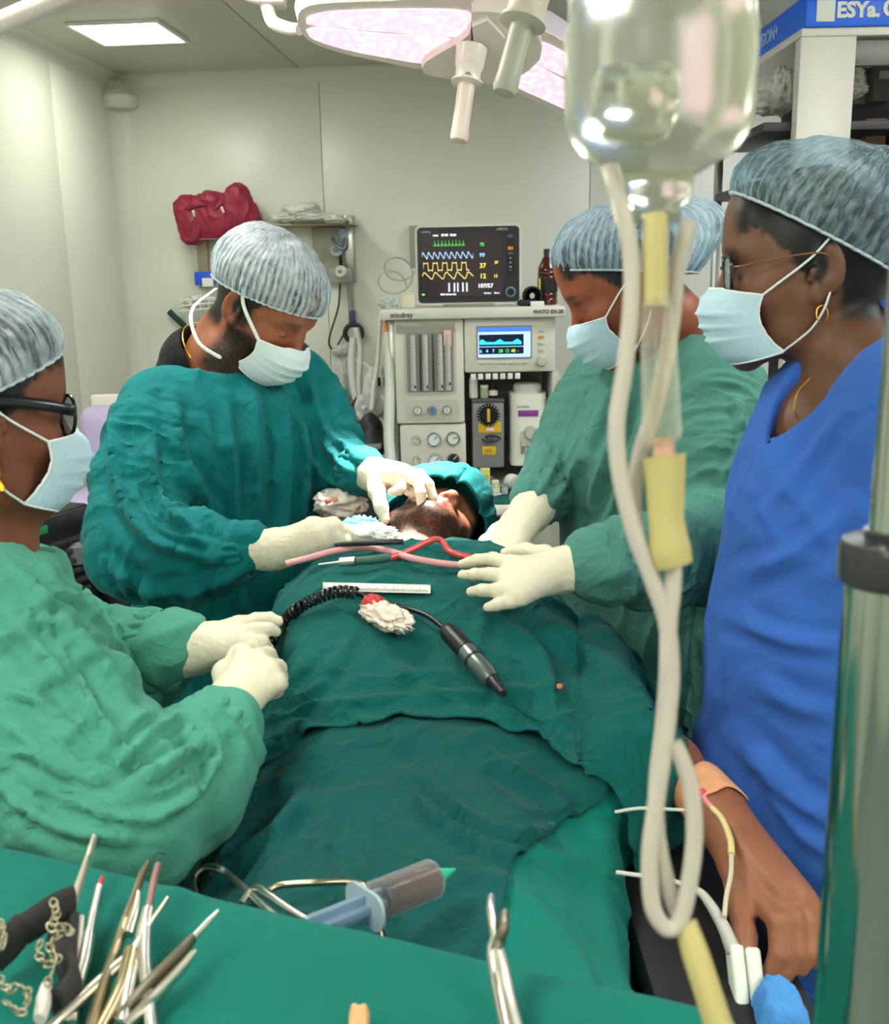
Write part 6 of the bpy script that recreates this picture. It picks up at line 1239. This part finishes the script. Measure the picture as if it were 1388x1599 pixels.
# coiled cable and motor handpiece
CB = thing('motor_handpiece', Pd(735, 1025), 'black and grey motor handpiece with coiled cord on the drape', 'handpiece')
cen, _ = catmull(np.array(lay([(412, 1022), (424, 1000), (442, 972), (468, 948), (500, 932), (530, 924), (556, 926)], .014)), 60)
T = np.gradient(cen, axis=0); T /= np.linalg.norm(T, axis=1)[:, None]; up_ = A(0, 0, 1); sL = np.concatenate([[0], np.cumsum(np.linalg.norm(np.diff(cen, axis=0), axis=1))]); pts = []
s_ = np.linspace(0, sL[-1], 520)
for s0 in s_:
    p = np.array([np.interp(s0, sL, cen[:, k]) for k in range(3)]); tn = nrm([np.interp(s0, sL, T[:, k]) for k in range(3)]); x_ = nrm(np.cross(tn, up_)); y_ = np.cross(x_, tn); a = 2*math.pi*s0/.0072
    pts.append(p+.0068*(math.cos(a)*x_+math.sin(a)*y_))
MB().tube(pts, .0027, 6).build('coiled_cord', mat('cord_black', '141416', rough=.3, spec=.6), CB)
ptube(lay([(556, 926), (590, 938), (635, 950), (668, 962), (697, 984)], .008), .0036).build('cord', mat('cord_black', '141416'), CB)
a0, a1, a2, a3 = lay([(694, 980), (728, 1016), (768, 1062), (786, 1083)], .016)
MB().tube([a0, a0+(a1-a0)*.1, a0+(a1-a0)*.25, a1], [.006, .0105, .0125, .0128], 20).build('rear_sleeve', mat('hand_black', '17181a', rough=.4), CB)
MB().tube([a1, a1+(a2-a1)*.03, a1+(a2-a1)*.85, a2], [.0118, .0125, .0122, .0095], 20).build('motor_body', mat('motor_grey', '6f7a78', rough=.3, metal=.7), CB)
MB().tube([a2, a2+(a3-a2)*.2, a2+(a3-a2)*.3, a2+(a3-a2)*.6, a3], [.008, .008, .006, .0065, .0045], 16).build('nose', mat('hand_black', '17181a'), CB)
MB().tube([a1+(a2-a1)*.30, a1+(a2-a1)*.36], [.0130, .0130], 20).build('ring', mat('hand_black', '17181a'), CB)
# bloody gauze on the chest
def gz(V):
    pass
GZ = thing('gauze_swab', Pd(600, 965), 'crumpled gauze stained red at one end on the chest drape', 'gauze')
gf = axfr(Pd(602, 962, .01), A(0, 0, 1), nrm(Pd(640, 998)-Pd(566, 930)))
crumple('gauze', gf.o, (.052, .019, .014), mat('gauze_cream', 'efdccf', rough=.95, bump=.6, bscale=250., noise=.12, nscale=45.), GZ, 17, amp=.5, fr=gf, n=34, sc=1.0)
crumple('blood_spot', gf((-.036, .002, .006)), (.017, .013, .012), mat('blood_red', 'c23c3a', rough=.6, noise=.2, nscale=60.), GZ, 19, amp=.5, fr=gf, n=16)
tag(crumple('tissue_bit', Pd(874, 1072, .004), (.004, .004, .003), mat('tissue_orange', 'c97a52', rough=.6), None, 3, n=8), 'tiny orange tissue fragment on the right of the drape', 'fragment')
# small clear tray with pink pads left of the patient's face
TR = thing('supply_wrap', P(535, 800, 1.95), 'crumpled clear film pack with pink pad beside the patient\'s ear', 'pack')
crumple('film', P(532, 786, 1.97), (.045, .035, .026), mat('film_milky', 'd8cec4', rough=.3, noise=.1, nscale=40.), TR, 23, amp=.5); crumple('pink_pad', P(520, 782, 1.94), (.016, .01, .008), mat('pad_pink', 'd08a78', rough=.6), TR, 25, amp=.2, n=10)

# ------------------------------------------------------------------ wires, syringe and forceps near the leg drape
RT = thing('cheek_retractor', Pd(400, 1400), 'bent steel wire retractor lying at the mayo cloth edge', 'retractor')
ptube(lay([(306, 1400), (303, 1375), (318, 1356), (340, 1355), (362, 1370), (400, 1405), (430, 1432)], .012), .0034, 8).build('wire_loop', m_chrome, RT)
ptube(lay([(376, 1412), (390, 1392), (402, 1386), (416, 1394), (450, 1418), (485, 1440)], .014), .0030, 8).build('wire_arm', m_chrome, RT)
tag(ptube(lay([(420, 1391), (440, 1382), (500, 1378), (555, 1378), (572, 1388), (584, 1415), (592, 1440), (600, 1470)], .016), .0030, 8).build('wire_retractor', mat('wire_champagne', 'a99f88', rough=.3, metal=1.)), 'flat bowed wire retractor arching in front of the syringe', 'retractor')
SY = thing('syringe', Pd(600, 1400), 'large syringe filled with dark red fluid and green needle hub', 'syringe')
s0, s1 = Pd(478, 1452, .03), Pd(680, 1370, .028); sd2 = nrm(s1-s0); SLn = np.linalg.norm(s1-s0); sfr = axfr(s0, sd2)
R_ = .0165
MB().lathe([(R_, SLn*.44), (R_, SLn*.97), (R_*.9, SLn*.99), (R_*.2, SLn*1.0), (0, SLn*1.0)], sfr, 26).build('barrel', glass('syringe_clear', 'f4f6f6', .06, .97), SY)
MB().lathe([(R_*.92, SLn*.62), (R_*.92, SLn*.965), (0, SLn*.97)], sfr, 24).build('blood', mat('dark_blood', '3a1512', rough=.2), SY)
MB().lathe([(R_*.9, SLn*.55), (R_*.93, SLn*.57), (R_*.93, SLn*.61), (0, SLn*.62)], sfr, 20).build('piston', m_dark, SY)
MB(sfr).box((0, 0, SLn*.28), (.02, .006, SLn*.58), .001).build('plunger_rod', glass('plunger_clear', 'b7cfe2', .15, .75), SY); MB(sfr).box((0, 0, SLn*.28), (.006, .02, SLn*.58), .001).build('plunger_rod', glass('plunger_clear', 'b7c6d2'), SY)
MB(sfr).prism(rrect(.05, .03, .012), .003, z0=SLn*.42).build('finger_flange', mat('flange_blue', '9fb0bc', rough=.3), SY)
MB().lathe([(.0035, SLn*1.0), (.0035, SLn*1.03), (.006, SLn*1.035), (.0055, SLn*1.06), (.0035, SLn*1.11), (.0012, SLn*1.17), (0, SLn*1.175)], sfr, 16).build('needle_hub', mat('hub_green', '2fae8c', rough=.3), SY)

# ------------------------------------------------------------------ mayo stand with green cloth and instruments
ZM = 1.06; ma, mb_ = Pz(-60, 1312, ZM), Pz(1150, 1600, ZM); me_ = nrm((mb_-ma)*A(1, 1, 0)); mn_ = A(me_[1], -me_[0], 0)   # mn_ towards the camera
ML = np.linalg.norm((mb_-ma)[:2]); mfr = Fr(A(ma[0], ma[1], 0), me_, -mn_, (0, 0, 1))
MS = thing('mayo_stand', mfr((ML/2, -.2, 0)), 'instrument stand under the bright green cloth in front', 'stand')
MB(mfr).box((ML/2-.02, -.20, ZM-.022), (ML+.02, .34, .018), .005).build('tray', m_steel, MS); MB(mfr).tube([(ML+.02, -.2, .05), (ML+.02, -.2, ZM-.05), (ML*.6, -.2, ZM-.036)], .014, 14).build('post', m_steel, MS); MB(mfr).box((ML*.6, -.2, .03), (.7, .05, .04), .01).build('foot', m_steel, MS)
nu, nv = 150, 90; U, Vv = np.meshgrid(np.linspace(-.10, ML+.04, nu), np.linspace(-.5, .16, nv), indexing='xy')
over = np.maximum(Vv, 0); yy = np.where(Vv < 0, Vv, .012*(1-np.exp(-over/.012))); zz_ = ZM-np.maximum(over-.012*(1-np.exp(-over/.012)), 0)
ov2 = np.maximum(-.38-Vv, 0); yy = np.where(ov2 > 0, -.38-.012*(1-np.exp(-ov2/.012)), yy); zz_ = zz_-np.maximum(ov2-.012*(1-np.exp(-ov2/.012)), 0)
ovx = np.maximum(U-(ML-.005), 0); xx = np.where(ovx > 0, ML-.005+.012*(1-np.exp(-ovx/.012)), U); zz_ = zz_-ovx
Vm = np.array([mfr.o+np.stack([xx, yy, zz_], -1).reshape(-1, 3)@mfr.R])[0]
Vm = Vm+A(0, 0, 1)*((fbm(Vm*A(9, 9, 3), 77, 3)-.5)*.006+ridge(Vm*A(5, 5, 2), 79, 6)*.003)[:, None]
idx = np.arange(nu*nv).reshape(nv, nu); Q = np.stack([idx[:-1, :-1], idx[:-1, 1:], idx[1:, 1:], idx[1:, :-1]], -1).reshape(-1, 4)
o = obj('mayo_cloth', Vm, Q, fabric('cloth_mayo', '00685d', var=.05, cre=.12), None, True); o.modifiers.new('s', 'SOLIDIFY').thickness = .003; tag(o, 'bright green cloth covering the instrument stand in front', 'cloth')
def Pm(px, py, h=.006): return Pz(px, py, ZM+h)
def inst(name, label, parts, cat='instrument', grp='instruments on the green cloth'):
    t = thing(name, Pm(*parts[0][1][0][:2]), label, cat, grp)
    for nm, pts, rad, m, fl in parts:
        MB().tube([Pm(p[0], p[1], p[2] if len(p) > 2 else .008) for p in pts], rad, 10, True, None, fl, 5).build(nm, m, t)
    return t
C1, C2 = m_chrome, m_chrome2
inst('periosteal_elevator', 'flat bladed elevator pointing up at the left cloth edge', [('blade', [(147, 1309, .03), (141, 1328, .029), (136, 1340, .028)], [.0042, .0045, .0028], mat('bone_steel', 'd9cdb8', rough=.35, metal=.6), .5), ('shank', [(136, 1340, .028), (124, 1380, .024), (112, 1418, .02), (96, 1480, .012)], [.0026, .004, .0042, .004], mat('bone_steel', 'd9cdb8'), .7)])
inst('probe', 'slim probe with red stained tip and knurled grip', [('tip', [(160, 1369, .026), (155, 1384, .024)], [.0012, .0026], mat('blood_red', 'c23c3a'), None), ('shaft', [(155, 1384, .024), (146, 1425, .02), (138, 1460, .016)], [.0026, .0028, .0032], C1, None), ('grip', [(138, 1460, .016), (131, 1500, .012), (120, 1545, .008), (112, 1599, .006)], [.0042, .0045, .004, .0035], C1, None)])
inst('scissors', 'long scissors crossing the bundle towards the lower left', [('blade', [(262, 1402, .03), (222, 1462, .022), (208, 1482, .02)], [.002, .0035, .004], C1, .6), ('shank', [(212, 1486, .018), (160, 1530, .014), (100, 1585, .01), (60, 1625, .01)], [.0042, .004, .0038, .0038], C1, None), ('shank', [(205, 1482, .022), (190, 1540, .014), (150, 1620, .01)], [.0045, .0042, .004], C2, None)])
inst('artery_forceps', 'pale forceps with slightly curved tip in the middle bundle', [('jaw', [(232, 1348, .034), (222, 1366, .032), (212, 1396, .028), (196, 1440, .022)], [.0028, .0036, .004, .0045], C2, .7), ('shank', [(196, 1440, .022), (180, 1490, .016), (160, 1550, .012), (138, 1620, .01)], [.0052, .006, .0065, .006], C2, .6), ('jaw', [(216, 1392, .030), (212, 1420, .026), (200, 1460, .02)], [.0015, .0028, .004], C1, None)])
inst('needle_holder', 'needle holder with pink stained jaws and thread end', [('jaw', [(247, 1352, .034), (240, 1378, .032), (232, 1420, .026)], [.0036, .0036, .0036], mat('steel_pink', 'c79a94', rough=.35, metal=.7), .7), ('shank', [(232, 1420, .026), (220, 1470, .02), (205, 1520, .015), (190, 1600, .01)], [.0042, .0048, .0045, .0045], C1, None), ('shank', [(228, 1440, .024), (226, 1500, .018), (232, 1560, .012), (238, 1620, .01)], [.004, .0042, .004, .004], C1, None), ('thread', [(247, 1350, .035), (240, 1340, .038), (246, 1332, .04), (258, 1334, .038)], [.0005, .0005], m_dark, None)])
inst('scalpel', 'scalpel with dark flat handle pointing up right', [('blade', [(341, 1422, .03), (326, 1438, .028), (302, 1464, .025)], [.0012, .002, .0022], C1, None), ('handle', [(302, 1464, .025), (280, 1490, .022), (240, 1530, .018), (205, 1570, .012), (180, 1600, .01)], [.0045, .006, .006, .006, .005], mat('handle_dark_steel', '7d7466', rough=.4, metal=.9), .5)])
inst('tweezers', 'bright steel tweezers lying right of the scalpel', [('arm', [(306, 1485, .022), (280, 1516, .018), (240, 1558, .014), (195, 1605, .01)], [.002, .0042, .005, .005], C1, .6), ('arm', [(300, 1487, .018), (262, 1530, .014), (215, 1585, .01)], [.002, .0038, .004], C2, .6)])
inst('mirror_handle', 'thin steel rod standing beside the dark strap', [('rod', [(127, 1432, .022), (122, 1470, .016), (116, 1520, .01), (106, 1580, .008)], [.0024, .0026, .003, .003], C1, None)])
inst('suction_cannula', 'steel cannula near the bottom edge below the scalpel', [('rod', [(232, 1570, .008), (236, 1590, .008), (240, 1630, .008)], [.003, .003, .003], C1, None)])
# black rubber strap with metal chains
SP = thing('chain_strap', Pm(50, 1500), 'black strap with tangled metal chains at the lower left', 'strap')
m_vel = mat('velvet_black', '2b2a29', rough=.8, bump=.3, bscale=80., noise=.2, nscale=30.)
for l, r in (([(112, 1408, .03), (85, 1420, .032), (55, 1440, .03), (32, 1455, .026)], .012), ([(32, 1452, .028), (12, 1475, .026), (-15, 1500, .02)], .013), ([(88, 1470, .02), (100, 1500, .018), (112, 1540, .014), (90, 1570, .012)], .014), ([(118, 1440, .018), (112, 1470, .016), (108, 1510, .014)], .01)):
    MB().tube([Pm(*p) for p in l], r, 12, True, None, .45, 5).build('strap', m_vel, SP)
lk = None; random.seed(5); m_chain = mat('chain_metal', 'a79f86', rough=.35, metal=1.)
paths = [[(84, 1410, .05), (88, 1430, .046), (80, 1448, .044), (92, 1462, .04), (78, 1476, .04), (86, 1500, .036), (80, 1520, .032), (70, 1545, .03)], [(0, 1440, .04), (6, 1465, .04), (2, 1490, .036)], [(0, 1530, .03), (14, 1545, .03), (30, 1538, .03), (44, 1552, .03), (36, 1580, .03), (20, 1574, .03), (4, 1560, .03)], [(62, 1475, .038), (60, 1490, .036), (76, 1505, .034), (100, 1490, .034)], [(94, 1448, .044), (110, 1452, .04), (104, 1465, .04)]]
tor_ = MB(); 
def torus(fr, R, r, sx=1.5):
    V = []; n, k = 14, 6
    for i in range(n):
        a = 2*math.pi*i/n
        for j in range(k):
            b = 2*math.pi*j/k; V.append(fr(((R+r*math.cos(b))*math.cos(a)*sx, (R+r*math.cos(b))*math.sin(a), r*math.sin(b))))
    return V, [[i*k+j, ((i+1) % n)*k+j, ((i+1) % n)*k+(j+1) % k, i*k+(j+1) % k] for i in range(n) for j in range(k)]
for pth in paths:
    c_, _ = catmull(np.array([Pm(*p) for p in pth]), 12); L_ = np.concatenate([[0], np.cumsum(np.linalg.norm(np.diff(c_, axis=0), axis=1))]); n_ = int(L_[-1]/.0048)
    for k in range(n_):
        p = np.array([np.interp(k*.0048, L_, c_[:, j]) for j in range(3)]); q = np.array([np.interp(k*.0048+.004, L_, c_[:, j]) for j in range(3)])
        tn = nrm(q-p+1e-6); z_ = nrm(np.cross(tn, A(random.uniform(-1, 1), random.uniform(-1, 1), 1 if k % 2 else .1))); V, Fc = torus(Fr(p, tn, np.cross(z_, tn), z_), .0023, .00065)
        obj('chain_link', V, Fc, m_chain, SP, True)
tag(MB().tube([Pm(72, 1545, .02), Pm(68, 1565, .02), Pm(62, 1592, .016)], [.006, .0075, .006], 12, True, None, .6).build('bite_block', mat('bite_white', 'ddd3cb', rough=.5)), 'small off-white plastic block below the black strap', 'block', 'instruments on the green cloth')
# curved forceps at the right edge, tooth
FC = thing('extraction_forceps', Pm(785, 1560), 'curved steel forceps with two bent beaks at the cloth edge', 'forceps')
for nm, l, r, m, fl in (('beak', [(767, 1402, .05), (766, 1420, .05), (770, 1445, .046), (774, 1466, .04)], [.0036, .0042, .0048, .0052], C1, .7), ('beak', [(788, 1428, .05), (786, 1450, .048), (780, 1468, .042), (776, 1482, .038)], [.0046, .0050, .0048, .0052], mat('steel_dark', '7f7a6c', rough=.4, metal=1.), .7),
    ('handle', [(774, 1466, .04), (768, 1490, .034), (776, 1540, .022), (792, 1620, .012)], [.0052, .0050, .0055, .0055], C1, .7), ('handle', [(776, 1478, .038), (786, 1510, .03), (796, 1560, .02), (812, 1625, .012)], [.0052, .0048, .0052, .0055], C1, .7)):
    MB().tube([Pm(*p) for p in l], r, 12, True, None, fl, 6).build(nm, m, FC)
tc_ = Pm(562, 1600, .004); F = SDF(tc_-.03, tc_+.03, .0012)
F.ell(tc_+A(0, 0, .006), (.006, .0055, .006), .003)
for sx in (-1, 1): F.cap(tc_+A(sx*.0028, .0, .009), tc_+A(sx*.003, .0, .0125), .003, .0022, .002); F.cap(tc_+A(sx*.003, -.003, .004), tc_+A(sx*.002, -.014, .002), .003, .0016, .003)
V, Q = F.mesh(2); tag(obj('tooth', V, Q, mat('tooth_ivory', 'e0a878', rough=.35, noise=.1, nscale=200.)), 'extracted ivory molar lying at the bottom edge of the cloth', 'tooth')

# ------------------------------------------------------------------ drip stand, bottle and giving set
DB = .43
PO = thing('drip_stand', P(1388, 900, .44)*A(1, 1, 0), 'steel drip stand pole with black collar at the right edge', 'stand')
pc = P(1390, 870, .44); px_, py_ = pc[0], pc[1]; m_pole = mat('pole_steel', 'a9b0ab', rough=.12, metal=1.)
MB().tube([A(px_, py_, .06), A(px_, py_, pc[2])], .0178, 28).build('lower_tube', m_pole, PO); MB().tube([A(px_+.001, py_, pc[2]-.02), A(px_+.001, py_, 1.80)], .0105, 24).build('upper_tube', m_pole, PO)
MB().lathe([(.0178, -.012), (.021, -.01), (.0215, .004), (.02, .0075), (.0115, .009), (.0115, .012)], Fr(pc), 30).build('collar', mat('collar_black', '242628', rough=.3, spec=.6), PO)
bt_c = P(1031, 60, DB); hz = 1.795
MB().tube([A(px_, py_, 1.79), A(px_, py_, 1.815), (A(px_, py_, 1.815)+A(bt_c[0], bt_c[1], 1.815))/2, A(bt_c[0], bt_c[1], 1.812), A(bt_c[0], bt_c[1]+.004, 1.79), A(bt_c[0], bt_c[1]+.012, 1.782), A(bt_c[0], bt_c[1]+.018, 1.795)], .004, 12, True, None, None, 5).build('hook_arm', m_pole, PO)
for k in range(5): b = k*2*math.pi/5+.9; MB().tube([A(px_, py_, .08), A(px_+.1*math.cos(b), py_+.1*math.sin(b), .07), A(px_+.24*math.cos(b), py_+.24*math.sin(b), .045)], [.014, .013, .01], 12).build('base_leg', m_pole, PO); MB().lathe([(.0, -.008), (.02, -.008), (.022, 0), (.02, .008), (0, .008)], Fr(A(px_+.24*math.cos(b), py_+.24*math.sin(b), .022), (0, 0, 1), (-math.sin(b), math.cos(b), 0), (math.cos(b), math.sin(b), 0)), 16).build('castor', m_dark, PO)
IV = thing('drip_bottle', P(1031, 340, DB), 'large clear drip bottle hanging upside down in front', 'bottle')
def zv(py): return float(P(1031, py, DB)[2])
bx0, by0 = bt_c[0], bt_c[1]
m_bot = mat('bottle_clear', 'e9ebdc', rough=.2, trans=.86, ior=1.2, spec=.35)
pr = [(0, zv(345)), (.0105, zv(345)), (.0108, zv(318)), (.0150, zv(312)), (.0155, zv(285)), (.0160, zv(272)), (.022, zv(258)), (.032, zv(238)), (.0375, zv(212)), (.0398, zv(180)), (.0400, zv(140)), (.0402, zv(60)), (.0385, zv(30)), (.0385, zv(0)), (.0395, zv(-20)), (.0395, 1.735), (.036, 1.752), (.02, 1.76), (0, 1.76)]
MB().lathe([(r, z) for r, z in pr], Fr(A(bx0, by0, 0)), 56).build('bottle_body', m_bot, IV, True)
MB().tube([A(bx0-.006, by0, 1.758), A(bx0-.007, by0, 1.778), A(bx0, by0, 1.789), A(bx0+.007, by0, 1.778), A(bx0+.006, by0, 1.758)], .0022, 10, True, None, None, 5).build('hanging_loop', mat('loop_milky', 'e4e6dc', rough=.4), IV)
vt = MB().lathe([(0, zv(200)), (.012, zv(195)), (.0155, zv(170)), (.0155, zv(120)), (.012, zv(105)), (.0, zv(103))], Fr(A(bx0-.0085, by0, 0)), 28).build('air_bubble', mat('bubble_clear', 'f4f4ea', rough=.02, trans=.95, ior=1.1), IV, True)
GS = thing('giving_set', P(1040, 885, .43), 'drip line with yellow latex sections and looped clear tubes', 'tubing')
m_lat = mat('latex_yellow', 'b3a56c', rough=.45, sss=.05); m_tube = mat('pvc_tube', 'd3cabf', rough=.22, spec=.6, trans=.35, ior=1.2)
MB().tube(PP([(1024, 335, DB), (1023, 380, DB), (1023, 480, DB)]), [.0048, .0054, .0054], 18).build('latex_bulb', m_lat, GS)
MB().tube(PP([(1023, 470, DB), (1026, 490, DB), (1030, 585, DB), (1034, 680, DB), (1036, 692, DB)]), [.0066, .0072, .0078, .0082, .006], 24).build('drip_chamber', glass('chamber_clear', 'f2efe6', .05, .88), GS)
MB().tube(PP([(1036, 684, DB), (1037, 718, DB)]), [.0046, .0046], 18).build('chamber_outlet', mat('outlet_peach', 'e0b49c', rough=.2, trans=.4), GS)
MB().tube(PP([(1036, 712, DB), (1037, 722, DB), (1039, 760, DB), (1040, 810, DB), (1046, 860, DB), (1052, 884, DB)]), [.0092, .0088, .0080, .0074, .0088, .0080], 20, True, None, .9, 4).build('latex_sleeve', m_lat, GS)
def line(pts, r=.0036, d=DB, nm='line'): return MB().tube([P(p[0], p[1], p[2] if len(p) > 2 else d) for p in pts], r, 14, True, None, None, 10).build(nm, m_tube, GS)
line([(952, 258), (968, 320), (984, 390), (986, 470), (976, 570), (963, 660), (968, 740), (990, 830), (1018, 905), (1040, 970), (1048, 1040), (1044, 1110), (1034, 1190), (1022, 1270), (1014, 1340), (1018, 1410), (1032, 1442), (1048, 1450), (1062, 1436), (1074, 1390), (1084, 1310), (1080, 1240), (1066, 1190), (1052, 1160)])
line([(1076, 345, .435), (1058, 420, .438), (1048, 510, .44), (1040, 560, .442), (1022, 640, .442), (1002, 700, .442), (990, 770, .44), (992, 830, .438)])
line([(1052, 880), (1050, 920), (1044, 980), (1042, 1050), (1036, 1130, .436), (1026, 1220, .437), (1026, 1300, .437), (1042, 1380, .436), (1064, 1442, .434), (1078, 1470, .432)])
MB().tube([P(1070, 1440, .432), P(1086, 1490, .428), P(1104, 1545, .424), P(1128, 1620, .42)], [.0048, .0058, .0058, .006], 16, True, None, None, 5).build('latex_section', m_lat, GS)
